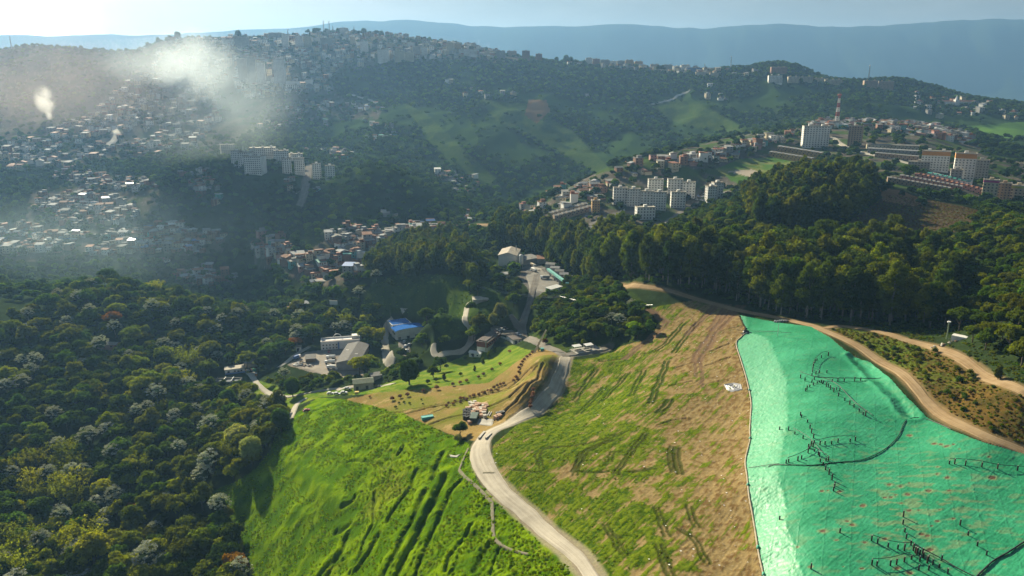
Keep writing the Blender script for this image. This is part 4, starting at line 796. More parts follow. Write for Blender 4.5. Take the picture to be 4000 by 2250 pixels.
def slab_block(px0, px1, py0, py1, wall, label, group, rot=0., ratio=.55, floors=None, bays=None, far=False, top=None, name='apartment_block', ends=False):
    """residential slab: wall body, parapet roof with stair heads, windows on its two long faces"""
    cx = (px0+px1)/2; p = ground_clamped(cx, py1); s = depth_scale(p); w = (px1-px0)*s*.97; h = (py1-py0)*s*1.0; d = max(8.5, w*ratio)
    if abs(rot) > .2: w, d = w/(abs(math.cos(rot))+ratio*abs(math.sin(rot))), d/(abs(math.cos(rot))+ratio*abs(math.sin(rot)))
    zc = float(np.max(height(np.array([p.x-w*.5, p.x+w*.5, p.x]), np.array([p.y, p.y, p.y+d*.5])))); zc = min(zc, p.z+2); p = Vector((p.x, p.y+d*.35, p.z)); BUILT.append((p.x, p.y, max(w, d)*.62))
    t = thing(name, label, 'apartment block' if 'block' in name or 'tower' in name else 'building', p, rot-math.atan2(p.x, p.y)*.6, group)
    floors = floors or max(2, round(h/3.0)); bays = bays or max(3, round(w/3.4)); fh = h/floors; bw = w/bays
    b = MB(); b.box(-w/2, -d/2, -9, w/2, d/2, h, 0)
    if far:      # too far off to tell single windows: recessed dark strips in the wall
        for f in range(floors):
            for k in range(bays):
                x0 = -w/2+k*bw+bw*.25
                b.box(x0, -d/2-.06, f*fh+fh*.32, x0+bw*.5, -d/2+.05, f*fh+fh*.78, 1)
    for k in range(bays+1):
        if k % 2 == 0: x = -w/2+k*bw; b.box(max(-w/2, x-.25)+.003, -d/2-.38, -6, min(w/2, x+.25)-.003, -d/2-.001, h-.2, 0)
    if top:      # a coloured crown storey
        b.box(-w/2-.08, -d/2-.44, h*(1-top[1]), w/2+.08, d/2+.08, h-.1, 2)
    b.obj('wall', [WALLM[wall], GLASS, WALLM[top[0]] if top else GLASS], t)
    r = MB(); r.box(-w/2-.15, -d/2-.45, h+.003, w/2+.15, d/2+.15, h+.35); r.box(-w/2-.15, -d/2-.45, h+.35, w/2+.15, -d/2-.15, h+1); r.box(-w/2-.15, d/2-.15, h+.35, w/2+.15, d/2+.15, h+1); r.box(-w/2-.15, -d/2-.15, h+.35, -w/2+.15, d/2-.15, h+1); r.box(w/2-.15, -d/2-.15, h+.35, w/2+.15, d/2-.15, h+1)
    ro = r.obj('roof', [SLAB], t); n = max(1, round(w/16))
    for k in range(n): x = -w/2+(k+.5)*w/n; MB().box(-1.8, -1.6, 0, 1.8, 1.8, 2.6).obj('stair_head', [WALLM[wall]], ro, (x, 0, h+.36))
    if not far:
        for f in range(floors):
            for k in range(bays):
                o = link('window', PANE, t, (-w/2+(k+.5)*bw, -d/2-.03, f*fh+fh*.56)); o.scale = (bw*.42, 1, fh*.42)
        nd = max(2, round(d/4.5))
        for f in range(floors):
            for k in range(nd):
                o = link('window', PANE, t, ((-w/2-.03) if p.x > 0 else (w/2+.03), -d/2+(k+.5)*d/nd, f*fh+fh*.56), (0, 0, R(90))); o.scale = (d/nd*.3, 1, fh*.4)
    return t
LT = "apartment towers across the valley"
for a, lab in zip([(552,590,365,396,'grey',.25),(582,611,380,417,'white',-.3),(599,637,384,421,'white',-.25),(614,668,394,438,'white',-.35),(625,690,373,402,'white',.1),(688,725,380,411,'white',.1),(723,760,388,408,'white',.1),(710,733,399,437,'white',.1),(741,766,399,440,'white',.1),(786,808,413,451,'white',.1),(818,842,418,451,'white',.1)],
    ["grey-brown striped tower at the left end of the valley tower group","narrow white tower next right of the grey-brown striped tower","white tower between the narrow tower and the widest front tower","wide white tower nearest the front of the valley tower group","long white slab at the back behind the widest front tower","white slab right of the long back slab, above the paired towers","low white slab half hidden behind the paired front towers","left one of the paired white towers left of the steep street","right one of the paired towers, standing against the steep street","white tower just right of the steep street below the houses","small white tower farthest right in the valley tower group"]):
    slab_block(*a[:5], lab, LT, a[5], .7, far=True, name='apartment_tower')
RB = "white apartment slabs on the terrace"
for a, lab in zip([(1542,1578,473,514,.05),(1576,1610,476,519,.05),(1610,1642,482,523,.05),(1641,1675,484,528,.05),(1630,1668,452,487,.05),(1679,1717,452,489,.05),(1716,1748,459,498,.05),(1687,1724,484,523,.05),(1789,1818,460,499,.35),(1774,1803,470,508,.35),(1599,1647,522,552,.2)],
    ["first white slab at the left end of the joined row","second white slab of the joined row, between its end slabs","third white slab of the joined row, left of the lowest slab","lowest slab at the right end of the joined white row","single white slab standing behind the joined row","back white slab left of the stepped pair","white slab stepping down right of its back neighbour","white slab in front of the stepped pair, beside the car park","rear slab of the white pair near the dirt pitch","front slab of the white pair rising from the trees","low grey-white block in front of the joined row"]):
    slab_block(a[0], a[1], a[2], a[3], 'white', lab, RB, a[4], .5)
slab_block(2019,2083,319,371,'white',"big white slab of many small windows below the striped mast",None,.08,.35,bays=9)
slab_block(2134,2172,319,368,'tan',"narrow tan and white tower right of the big white slab",None,-.3,.8)
slab_block(2323,2387,382,430,'white',"colourful tower with orange and green crown on the right hillside","colourful towers on the right hillside",-.2,.5,top=('orange',.2))
slab_block(2290,2340,408,425,'grey',"low white pavilion in front of the colourful tower",None,-.2,.5,name='pavilion_building')
slab_block(2402,2449,388,458,'white',"tallest tower with a broad orange crown on the right hillside","colourful towers on the right hillside",-.15,.6,top=('orange',.16))
slab_block(2393,2419,428,459,'grey',"bare grey concrete slab at the foot of the tallest tower",None,-.15,.5,bays=3)
slab_block(2449,2484,404,450,'grey',"unfinished banded tower right of the orange-crowned one","colourful towers on the right hillside",-.15,.6)
slab_block(2474,2508,454,506,'cream',"cream tower with a magenta crown near the right edge","colourful towers on the right hillside",-.2,.7,top=('magenta',.10))
slab_block(2510,2540,462,508,'tan',"tan tower between the cream tower and the frame edge","colourful towers on the right hillside",-.2,.7)
slab_block(2543,2580,468,512,'cream',"pale tower cut by the right picture edge","colourful towers on the right hillside",-.2,.7,top=('lime',.12))
CB = "city blocks on the long ridge"
CITY = [(950,979,126,157,'white',0,"tall white block at the wood edge under the ridge"),(993,1018,130,155,'cream',0,"left half of the cream twin blocks at the wood edge"),(1019,1041,133,155,'cream',0,"right half of the cream twin blocks at the wood edge"),(1040,1058,119,142,'grey',0,"dark glazed block right of the cream twins"),(1059,1075,121,141,'white',0,"slim pale block beside the dark glazed block"),(1123,1142,109,129,'cream',0,"cream block high on the falling ridge"),(1143,1160,110,129,'ochre',0,"ochre block beside the cream ridge block"),(1153,1201,125,140,'white',0,"long low white block under the ochre one"),(710,726,88,121,'white',0,"slender white tower in the upper city"),(743,762,92,119,'white',0,"left of two adjoining white blocks below the masts"),(764,783,93,119,'cream',0,"right of two adjoining pale blocks below the masts"),(676,709,84,100,'grey',0,"broad grey block near the ridge top trees"),(853,876,72,85,'white',0,"pale block on the ridge crest behind the masts"),(906,926,106,131,'white',0,"white banded block beside a dark tree"),(971,994,111,120,'cream',0,"low cream block mid city"),(1024,1042,107,117,'white',0,"low white block right of the mid city block"),(789,809,96,103,'white',0,"small white block in the dense city quarter"),(806,836,97,115,'grey',0,"grey blocks of the dense city quarter"),(881,894,94,113,'cream',0,"narrow pointed pale block mid city"),(1014,1028,79,93,'tan',0,"tan block on the skyline"),(969,980,82,97,'tan',0,"narrow tan block below the skyline trees"),(1246,1271,129,146,'grey',0,"dark windowed block at the ridge end of the city"),(1218,1245,130,139,'cream',0,"long cream block left of the dark windowed block"),(1275,1300,127,138,'tan',0,"tan block between two brick blocks on the ridge"),(1313,1333,129,151,'brick',0,"brick tower with pale bays on the ridge"),(1347,1364,124,139,'brick',0,"brick tower higher on the ridge"),(1473,1490,147,165,'white',0,"white block starting the long ridge row"),(1491,1509,149,165,'brick',0,"brick block in the long ridge row"),(1510,1534,152,166,'grey',0,"dark grey block in the long ridge row"),(1535,1551,155,167,'white',0,"white low block in the long ridge row"),(1552,1572,154,167,'grey',0,"grey and white block in the long ridge row"),(1573,1594,152,166,'ochre',0,"left ochre cube at the end of the ridge row"),(1596,1617,153,166,'ochre',0,"right ochre cube at the end of the ridge row"),(1636,1658,163,176,'tan',0,"tan block left of the dark pointed tree"),(1668,1692,164,180,'grey',0,"grey block right of the dark pointed tree"),(1693,1712,162,176,'white',0,"left white block before the blue block"),(1713,1736,162,176,'white',0,"right white block before the blue block"),(1728,1762,171,182,'blue',0,"blue block on the ridge"),(1756,1820,167,174,'cream',0,"long cream slab beyond the blue block"),(1751,1776,182,191,'cream',0,"low cream block below the blue block"),(1786,1808,184,194,'cream',0,"small cream block right of the low one"),(1941,1980,170,184,'brick',0,"brick slab on the wooded round hill"),(1934,1968,191,209,'white',0,"white slab at the foot of the round hill"),(1983,2010,194,208,'cream',0,"cream slab below the round hill"),(2012,2046,194,206,'cream',0,"stepped cream slab right of the hill slab"),(2048,2076,198,207,'cream',0,"low slab mid right ridge"),(2077,2120,201,212,'cream',0,"long slab on the right ridge"),(2175,2210,204,223,'tan',0,"left half of the big tan slabs on the right ridge"),(2211,2247,206,227,'tan',0,"right half of the big tan slabs on the right ridge"),(690,719,152,212,'white',0,"tall white tower standing over the long school building"),(600,622,150,200,'grey',0,"hazy tower behind the smoke, left one"),(625,645,146,208,'grey',0,"hazy tower behind the smoke, middle one"),(648,668,160,210,'white',0,"hazy pale tower behind the smoke, beside the tall white tower"),(590,625,95,118,'grey',0,"grey block just below the ridge at the smoke edge"),(560,585,100,114,'white',0,"pale block on the ridge above the smoke")]
for a in CITY: slab_block(*a[:5], a[6], CB, a[5], .6, far=True)
def school():
    p = ground_clamped(760, 224); s = depth_scale(p); w = 84*s; t = thing('school_building', "long white school building with arcades beside the tall white tower", 'school', p, .1)
    b = MB(); b.box(-w/2, 0, -8, w/2, 16, 11); b.box(w*.1, 4, 11.004, w*.32, 14, 24); b.box(-w/2, 18, -8, w*.05, 30, 20)
    b.obj('wall', [WALLM['white']], t); r = MB(); r.box(-w/2-.4, -.5, 11.01, w*.1-.1, 16.4, 11.7); r.box(w*.32+.1, -.5, 11.01, w/2+.4, 16.4, 11.7); r.box(-w/2-.4, 17.6, 20.01, w*.05+.4, 30.4, 20.8); r.box(w*.1-.3, 3.7, 24.01, w*.32+.3, 14.3, 24.8); r.obj('roof', [SLAB], t)
    for f in range(3):
        for k in range(18): o = link('window', PANE, t, (-w/2+(k+.5)*w/18, -.03, 1.5+f*3.5)); o.scale = (w/18*.62, 1, 2.2)
school()
def church():
    p = ground_clamped(2405, 264); s = depth_scale(p); t = thing('church_complex', "long white church complex with a central spire on the right ridge", 'church', p, 0)
    w = 110*s; b = MB(); b.box(-w/2, 0, -6, w/2, 14, 8); b.box(-5, -4, -6, 5, 6, 13); b.obj('wall', [WALLM['white']], t)
    r = MB(); r.profile([(-1, 8.01), (15, 8.01), (7, 11.5)], -w/2-.5, -5.2); r.profile([(-1, 8.01), (15, 8.01), (7, 11.5)], 5.2, w/2+.5); r.obj('roof', [ROOFM['clay tile']], t)
    MB().tube([(0, 1, 13), (0, 1, 17), (0, 1, 24)], [3.4, 2.6, .15], 8).obj('spire', [WALLM['white']], t)
church()
# ------------------------------------------------------------------ houses
def house_proto(seed):
    r = random.Random(seed); w = r.uniform(6.5, 10.5); d = r.uniform(6.5, 9.5); st = r.choice((1, 1, 2, 2, 3)); h = 2.9*st
    b = MB(); b.box(-w/2, -d/2, -4, w/2, d/2, h, 0)
    for f in range(st):
        for k in range(2): x = -w*.28+k*w*.5; b.box(x-.6, -d/2-.05, f*2.9+1, x+.6, -d/2+.04, f*2.9+2.3, 1)
        b.box(w/2-.04, -.7, f*2.9+1, w/2+.05, .7, f*2.9+2.3, 1)
    b.box(-w*.05-.5, -d/2-.05, .02, -w*.05+.5, -d/2+.04, 2.1, 2)
    rf = MB(); kind = seed % 4
    if kind == 0: rf.profile([(-d/2-.6, h+.02), (-d/2-.6, h+.14), (0, h+1.7), (d/2+.6, h+.14), (d/2+.6, h+.02)], -w/2-.5, w/2+.5)
    elif kind == 1: rf.profile([(-d/2-.6, h+.02), (-d/2-.6, h+.16), (d/2+.6, h+1.5), (d/2+.6, h+.02)], -w/2-.4, w/2+.4)
    elif kind == 2: rf.box(-w/2-.4, -d/2-.5, h+.02, w/2+.4, d/2+.4, h+.22); rf.box(-w/2, -d/2+.2, h+.22, -w/2+.2, d/2, h+1.1); rf.box(-w*.1, -.5, h+.22, w/2-.2, d/2-.2, h+2.6)
    else: rf.profile([(-d/2-.6, h+1.2), (-d/2-.6, h+1.34), (d/2+.6, h+.16), (d/2+.6, h+.02), (-d/2+.1, h+.02)], -w/2-.4, w/2+.4)
    return b, rf, max(w, d), st
HP = [house_proto(i) for i in range(12)]
HMESH = {}
def house_meshes(v, wall, roof):
    if (v, wall) not in HMESH: HMESH[(v, wall)] = HP[v][0].mesh("wall", [WALLM[wall], GLASS, WOOD])
    if (v, roof, 0) not in HMESH: HMESH[(v, roof, 0)] = HP[v][1].mesh("roof", [ROOFM[roof]])
    return HMESH[(v, wall)], HMESH[(v, roof, 0)]
HOUSEPOLY = [
 ('slum', [(-60,575),(60,570),(140,580),(200,590),(300,585),(400,570),(440,565),(480,580),(565,592),(558,605),(500,620),(520,640),(440,632),(350,640),(250,645),(150,632),(60,640),(-60,625)], 8.9, .93, "in the long hillside settlement at the left"),
 ('s1b', [(130,500),(200,480),(260,490),(340,520),(350,560),(300,570),(230,560),(190,580),(140,560),(75,520),(100,495)], 10, .7, "in the scattered upper settlement at the left"),
 ('s1c', [(130,430),(200,425),(290,445),(400,462),(405,478),(300,480),(190,470),(140,455)], 11.5, .5, "on the rise above the scattered settlement"),
 ('s2', [(640,605),(690,592),(760,640),(850,640),(820,600),(880,572),(980,590),(985,610),(920,640),(910,690),(870,720),(790,722),(775,680),(700,670),(645,650)], 8.8, .92, "in the brick settlement in the valley"),
 ('s2b', [(965,585),(1040,570),(1100,560),(1120,575),(1100,590),(1030,590),(980,600)], 9, .75, "above the brick settlement"),
 ('s3', [(440,700),(480,682),(520,672),(560,685),(598,690),(580,712),(520,720),(460,714)], 8.6, .9, "in the terraced cluster below the settlement"),
 ('s4', [(452,440),(520,430),(548,470),(590,468),(575,520),(552,524),(505,500)], 11, .55, "in the cluster left below the valley towers"),
 ('s5', [(1088,436),(1125,430),(1150,432),(1205,445),(1245,458),(1235,470),(1180,482),(1140,492),(1120,486),(1150,470),(1100,450)], 13, .5, "in the hamlet on the far slope"),
 ('s6', [(770,378),(830,380),(890,392),(888,402),(840,402),(830,385),(770,384)], 10.5, .8, "in the row right of the valley towers"),
 ('s7', [(690,262),(760,258),(850,262),(975,262),(970,275),(880,282),(760,285),(700,290)], 14, .5, "on the terrace below the long school building"),
 ('s8', [(715,448),(745,450),(748,490),(735,510),(722,490)], 11, .6, "beside the steep street below the valley towers"),
 ('s9', [(775,462),(800,478),(790,492),(770,485)], 11, .6, "right of the steep street below the valley towers"),
 ('s10', [(640,310),(760,300),(840,305),(840,318),(740,325),(640,330)], 14, .45, "in the quarter below the school terrace"),
 ('s11', [(900,300),(960,310),(1010,325),(990,350),(930,362),(915,345),(960,335)], 15, .35, "on the spur across the valley"),
 ('s12', [(965,535),(990,540),(1000,560),(985,558)], 10, .7, "in the knot above the brick settlement"),('s13', [(1165,532),(1190,545),(1195,558),(1165,556)], 11, .6, "at the end of the red earth road"),('s13b', [(380,648),(440,645),(440,658),(385,660)], 9, .8, "in the row just below the long settlement"),
 ('ha', [(1308,525),(1345,518),(1378,530),(1360,542),(1320,542)], 10, .65, "at the tip of the housing ridge"),
 ('hb', [(1395,512),(1460,466),(1522,446),(1545,470),(1500,520),(1490,545),(1460,520),(1425,536)], 10.5, .62, "on the crest left of the white slabs"),
 ('hc', [(1545,432),(1640,398),(1780,388),(1900,352),(1990,336),(1985,358),(1885,385),(1830,404),(1700,428),(1600,444)], 10.5, .66, "along the housing ridge above the white slabs"),
 ('hd', [(2030,312),(2190,308),(2330,314),(2460,350),(2440,366),(2330,344),(2200,330),(2040,322)], 11.5, .7, "on the hilltop under the striped mast"),
 ('he', [(1395,470),(1420,480),(1400,500),(1370,515)], 12, .3, "on the wooded crest of the housing ridge"),
 ('c1', [(-60,140),(300,112),(450,98),(560,98),(590,120),(560,300),(480,380),(300,395),(150,418),(-60,430)], 17, .50, "in the hazy city quarter on the left hillside"),
 ('c2', [(560,98),(850,82),(1000,95),(1200,116),(1330,146),(1240,150),(1000,148),(840,185),(830,230),(700,240),(600,250)], 14, .62, "in the city quarter under the ridge masts"),
 ('c3', [(1330,140),(1460,155),(1640,172),(1900,182),(1900,194),(1640,182),(1440,166),(1340,152)], 14, .5, "along the ridge top row"),
 ('c4', [(2300,235),(2576,260),(2576,300),(2480,310),(2330,300),(2290,285)], 26, .35, "among trees on the far right ridge"),('c5', [(1110,200),(1240,235),(1300,240),(1480,240),(1480,246),(1290,248),(1150,246)], 24, .35, "on the lane across the far wooded slope"),('c6', [(1770,205),(1830,240),(1820,265),(1760,250)], 26, .4, "on the grassy far slope under the ridge"),
]
WALLT = {'s': (('brick', .34), ('grey', .2), ('white', .22), ('cream', .16), ('teal', .03), ('pink', .05)), 'h': (('white', .3), ('cream', .26), ('brick', .24), ('grey', .1), ('pink', .06), ('teal', .04)), 'c': (('white', .34), ('cream', .3), ('grey', .18), ('tan', .1), ('brick', .08))}
ROOFT = {'s': (('grey tin', .29), ('rusty tin', .27), ('fibre cement', .24), ('white sheet', .04), ('blue sheet', .03), ('green sheet', .02), ('clay tile', .11)), 'h': (('fibre cement', .34), ('grey tin', .3), ('clay tile', .2), ('rusty tin', .1), ('white sheet', .06)), 'c': (('grey tin', .28), ('fibre cement', .36), ('clay tile', .22), ('rusty tin', .1), ('white sheet', .04))}
HOUSES = []
def plan_houses():
    rh = np.random.default_rng(31)
    for nm, poly, sp, dens, zt in HOUSEPOLY:
        P = poly_ground(poly); k = P[:, 1] < 2600; P = P[k]; x0, y0 = P[:, :2].min(0)-10; x1, y1 = P[:, :2].max(0)+10
        x, y, z, px, py = scatter(x0, x1, y0, y1, sp, rh); q = inside(px, py, poly) & (rh.random(len(x)) < dens) & (fbm(x/70., y/70., 2) > -.33)
        q[q] &= free(x[q], y[q], 3)
        base = rh.uniform(0, .6)
        for i in np.where(q)[0]:
            tt = np.linspace(.5, .985, 24); hid = bool((height(x[i]*tt, y[i]*tt) > CAMZ+(z[i]+4-CAMZ)*tt).any())
            HOUSES.append((nm, zt, x[i], y[i], z[i], px[i], py[i], int(rh.integers(0, 12)), tint_pick(rh, WALLT[nm[0]]), tint_pick(rh, ROOFT[nm[0]]), base+.25*rh.normal()+(1.57 if rh.random() < .25 else 0), rh.uniform(.85, 1.25)*(1 if nm[0] != 'c' else 1.25), hid))
plan_houses()
WW = {'brick': 'brick', 'grey': 'grey', 'white': 'white', 'cream': 'cream', 'teal': 'teal', 'pink': 'pink', 'tan': 'tan'}
def build_houses():
    D = np.array([(h[11]/math.hypot(h[2], h[3])) if (not h[12] and -5 < h[5] < 2581) else 0 for h in HOUSES]); order = np.argsort(-D)
    VV, FF, MM, n = [], [], [], 0; ml = list(WALLM.values())[:12]+list(ROOFM.values())+[GLASS, WOOD]; ix = {m.name: i for i, m in enumerate(ml)}
    for r_, i in enumerate(order):
        nm, zt, x, y, z, px, py, v, wall, roof, rot, s, hid = HOUSES[i]; st = HP[v][3]
        if r_ < 300 and D[i] > 0:
            lab = f"{roof.replace(' ', '-')}-roofed {'one' if st == 1 else 'two' if st == 2 else 'three'}-storey {WW[wall]} house {zt}"
            t = thing('house', None, 'house', (x, y, z), rot, "houses "+zt, (s, s, s)); a, b = house_meshes(v, wall, roof); link('wall', a, t); link('roof', b, t); PENDING.append((t, lab, px))
        else:
            if px < -120 or px > 2700: continue
            c, sn = math.cos(rot)*s, math.sin(rot)*s
            for mb, mt in ((HP[v][0], (WALLM[wall], GLASS, WOOD)), (HP[v][1], (ROOFM[roof],))):
                V = np.array(mb.V); VV.append(np.c_[V[:, 0]*c-V[:, 1]*sn+x, V[:, 0]*sn+V[:, 1]*c+y, V[:, 2]*s+z]); FF += [tuple(j+n for j in f) for f in mb.F]; MM += [ix[mt[m].name] for m in mb.M]; n += len(V)
    if VV: tag(link("distant_housing", raw_mesh("distant_housing", np.concatenate(VV), FF, ml, MM)), kind='stuff')
    print("HOUSES", len(HOUSES))
build_houses()
# ------------------------------------------------------------------ terraces of row houses
def row_houses(pa, pb, n, depth, h, wall, roofk, label, group, two=True):
    A = G(*pa); B = G(*pb); d = B-A; L_ = math.hypot(d.x, d.y); rz = math.atan2(d.y, d.x); t = thing('row_houses', label, 'terrace', A, rz, group); sl = d.z/L_
    w = L_/n; b = MB(); r = MB()
    for i in range(n):
        x0, x1 = i*w+.02, (i+1)*w-.02; z = sl*(i+.5)*w
        b.box(x0, 0, z-4, x1, depth, z+h, 0); b.box(x0+w*.2, -.05, z+1, x0+w*.45, .04, z+2.2, 1); b.box(x0+w*.55, -.05, z+h*.55, x0+w*.8, .04, z+h*.55+1.3, 1); b.box(x1-.12, -.3, z+h+.02, x1+.02, depth+.2, z+h+.7, 0)
        r.profile([(-.4, z+h+.02), (-.4, z+h+.15), (depth*.5, z+h+1.2), (depth+.4, z+h+.15), (depth+.4, z+h+.02)], x0-.01, x1-.13)
    b.obj('wall', [WALLM[wall], GLASS], t); r.obj('roof', [ROOFM[roofk]], t); m = (A+B)/2; BUILT.append((m.x, m.y, L_*.5))
RW = "rows of terraced houses"
for a in [((1382,549),(1478,523),9,8,5.5,'cream','fibre cement',"upper cream terrace climbing left of the ochre building"),((1395,556),(1490,530),9,8,5.5,'tan','fibre cement',"lower tan terrace climbing left of the ochre building"),((1480,592),(1545,562),7,9,5,'grey','fibre cement',"dark roofed terrace below the low grey-white block"),((1530,598),(1585,566),6,9,5,'orange','fibre cement',"terrace with orange gables above the eucalyptus belt"),
 ((1934,392),(2042,410),12,9,6,'ochre','fibre cement',"front ochre terrace below the big white slab"),((1955,378),(2066,396),12,9,6,'ochre','grey tin',"back ochre terrace below the big white slab"),((2180,374),(2312,378),14,9,6,'cream','fibre cement',"uppermost long terrace on the right hillside"),((2182,384),(2312,392),14,9,6,'grey','grey tin',"second long terrace on the right hillside"),((2200,396),(2310,406),11,9,6,'tan','fibre cement',"third long terrace beside the pavilion"),
 ((2232,458),(2390,486),14,8,5,'tan','fibre cement',"front terrace with tan fronts above the bare soil"),((2262,452),(2420,482),14,8,5,'pink','fibre cement',"middle terrace with pink fronts above the bare soil"),((2300,448),(2470,490),14,8,5.5,'pink','clay tile',"back pink terrace below the tallest tower"),((2330,446),(2440,470),9,8,5,'white','green sheet',"short white terrace with green roof edges")]:
    row_houses(*a[:7], a[7], RW)
t = slab_block(1488,1508,505,535,'ochre',"ochre four-storey house beside the climbing terraces",None,.1,.8,name='ochre_building')
# ------------------------------------------------------------------ site buildings and their pieces
def span(pa, pb):
    A = G(*pa); u, s = ray(pb[0], pb[1]); Y = (A.z-CAMZ)/float(s); Y = A.y+max(-14., min(14., Y-A.y)); B = Vector((float(u)*Y, Y, A.z)); d = B-A
    return A, B, math.hypot(d.x, d.y), math.atan2(d.y, d.x)     # both ends on one level
def shed(pa, pb, depth, h, wall, roof, label, cat='shed', name='shed', kind='gable', rise=1.4, doors=0, wins=0, over=.5, base=6):
    """front wall foot runs between two picture points; the building extends away from the camera"""
    A, B, w, rz = span(pa, pb); z = max(A.z, B.z, float(height(*[np.array([v]) for v in ((A.x+B.x)/2, (A.y+B.y)/2)])[0])); t = thing(name, label, cat, (A.x, A.y, z), rz)
    b = MB(); b.box(0, 0, -base, w, depth, h)
    if kind == 'gable': b.add([(0.002, 0, h), (.002, depth, h), (.002, depth/2, h+rise), (w-.002, 0, h), (w-.002, depth, h), (w-.002, depth/2, h+rise)], [(0, 2, 1), (3, 4, 5)])
    if kind == 'front':  b.add([(0, .002, h), (w, .002, h), (w/2, .002, h+rise), (0, depth-.002, h), (w, depth-.002, h), (w/2, depth-.002, h+rise)], [(0, 1, 2), (4, 3, 5)])
    b.obj('wall', [wall], t); r = MB(); o = over
    if kind == 'gable': r.profile([(-o, h-.12), (-o, h+.06), (depth/2, h+rise+.2), (depth+o, h+.06), (depth+o, h-.12), (depth/2, h+rise+.02)], -o, w+o)
    elif kind == 'front':
        pr = [(-o, h-.12), (-o, h+.06), (w/2, h+rise+.2), (w+o, h+.06), (w+o, h-.12), (w/2, h+rise+.02)]; n = 6
        V = [(x, -o, zz) for x, zz in pr]+[(x, depth+o, zz) for x, zz in pr]; r.add(V, [tuple(range(n)), tuple(range(2*n-1, n-1, -1))]+[((i+1) % n, i, n+i, n+(i+1) % n) for i in range(n)])
    elif kind == 'mono': r.profile([(-o, h+.01), (-o, h+.18), (depth+o, h+rise+.18), (depth+o, h+rise), (depth-.1, h+.01)], -o, w+o)
    else: r.box(-o, -o, h+.01, w+o, depth+o, h+.3)
    ro = r.obj('roof', [roof], t)
    for k in range(wins): o2 = link('window', PANE, t, ((k+.5)*w/wins, -.03, h*.55)); o2.scale = (min(1.4, w/wins*.5), 1, 1.1)
    for k in range(doors): MB().box(-.9, -.06, 0, .9, .05, 2.5).obj('door', [DARK], t, ((k+.35)*w/doors, 0, 0))
    BUILT.append(((A.x+B.x)/2-math.sin(rz)*depth/2, (A.y+B.y)/2+math.cos(rz)*depth/2, max(w, depth)*.55)); return t, w, ro
def porthole_building():
    A, B, w0, rz = span((808, 881), (906, 874)); z = max(A.z, B.z)-.3; w = w0; d, h = 11, 6.6; t = thing('porthole_building', "white two-storey building with round windows in front of a grey warehouse roof", 'building', (A.x, A.y, z), rz)
    b = MB(); b.box(0, 0, -5, w, d, h)
    for x0, y0, x1, y1 in ((0, 0, w, .5), (0, d-.5, w, d), (0, .5, .5, d-.5), (w-.5, .5, w, d-.5)): b.box(x0, y0, h+.002, x1, y1, h+1.1)
    b.box(w*.8, d*.45, h+.003, w*.97, d-.55, h+3); b.obj('wall', [WHITE], t)
    MB().box(.5, .5, h+.004, w-.5, d*.44, h+.25).obj('roof', [mat("roof_redbrown", (.17, .075, .055), .9, .3, .6)], t)
    ring = []
    for k in range(13): a = math.pi*k/12; ring.append((w*.42+3.2*math.cos(a), d-.25, h+1.1+2.6*math.sin(a)))
    MB().tube(ring, .28, 6).obj('arch', [WHITE], t); MB().box(w*.43, -.08, .2, w*.47, .03, h-.3).obj('blue_panel', [WALLM['blue']], t)
    disc = MB(); P = [(.62*math.cos(2*math.pi*k/14), .62*math.sin(2*math.pi*k/14)) for k in range(14)]; disc.add([(x, -.05, y) for x, y in P]+[(x, .03, y) for x, y in P], [tuple(range(14))]+[(i, (i+1) % 14, 14+(i+1) % 14, 14+i)[::-1] for i in range(14)]); dm = disc.mesh("window", GLASS)
    for f in range(2):
        for k in range(5): link('window', dm, t, (w*.045+k*w*.085+.5, -.04, 1.7+f*2.7))
    BUILT.append(((A.x+B.x)/2, (A.y+B.y)/2+5, 17))
porthole_building()
def warehouse():
    A, B, w, rz = span((846, 931), (903, 931)); z = max(A.z, B.z); d, h = 44, 6.2; t = thing('warehouse', "long grey-roofed warehouse running back to the porthole-windowed building", 'warehouse', (A.x, A.y, z), rz)
    b = MB(); b.box(.4, 0, -6, w-.4, d, h); b.add([(.4, .002, h), (w-.4, .002, h), (w/2, .002, h+2)], [(0, 1, 2)]); b.obj('wall', [WALLM['grey']], t)
    r = MB(); pr = [(-.5, h-.1), (-.5, h+.08), (w/2, h+2.25), (w+.5, h+.08), (w+.5, h-.1), (w/2, h+2.05)]; V = [(x, -.6, q) for x, q in pr]+[(x, d+.4, q) for x, q in pr]; n = 6
    r.add(V, [tuple(range(n)), tuple(range(2*n-1, n-1, -1))]+[((i+1) % n, i, n+i, n+(i+1) % n) for i in range(n)]); ro = r.obj('roof', [mat("roof_darkgrey", (.12, .115, .11), .9, .3, .5, bump=.3)], t)
    sl = 2.17/(w/2+.5)
    for x, y in ((w*.72, 7), (w*.7, 16), (w*.22, 26)): q = h+.08+sl*(min(x, w-x)+.5)+.1; MB().box(-1.6, -.35, -.06, 1.6, .35, .06).obj('skylight', [WHITE], ro, (x, y, q))
    BUILT.append(((A.x+B.x)/2, A.y+20, 24))
warehouse()
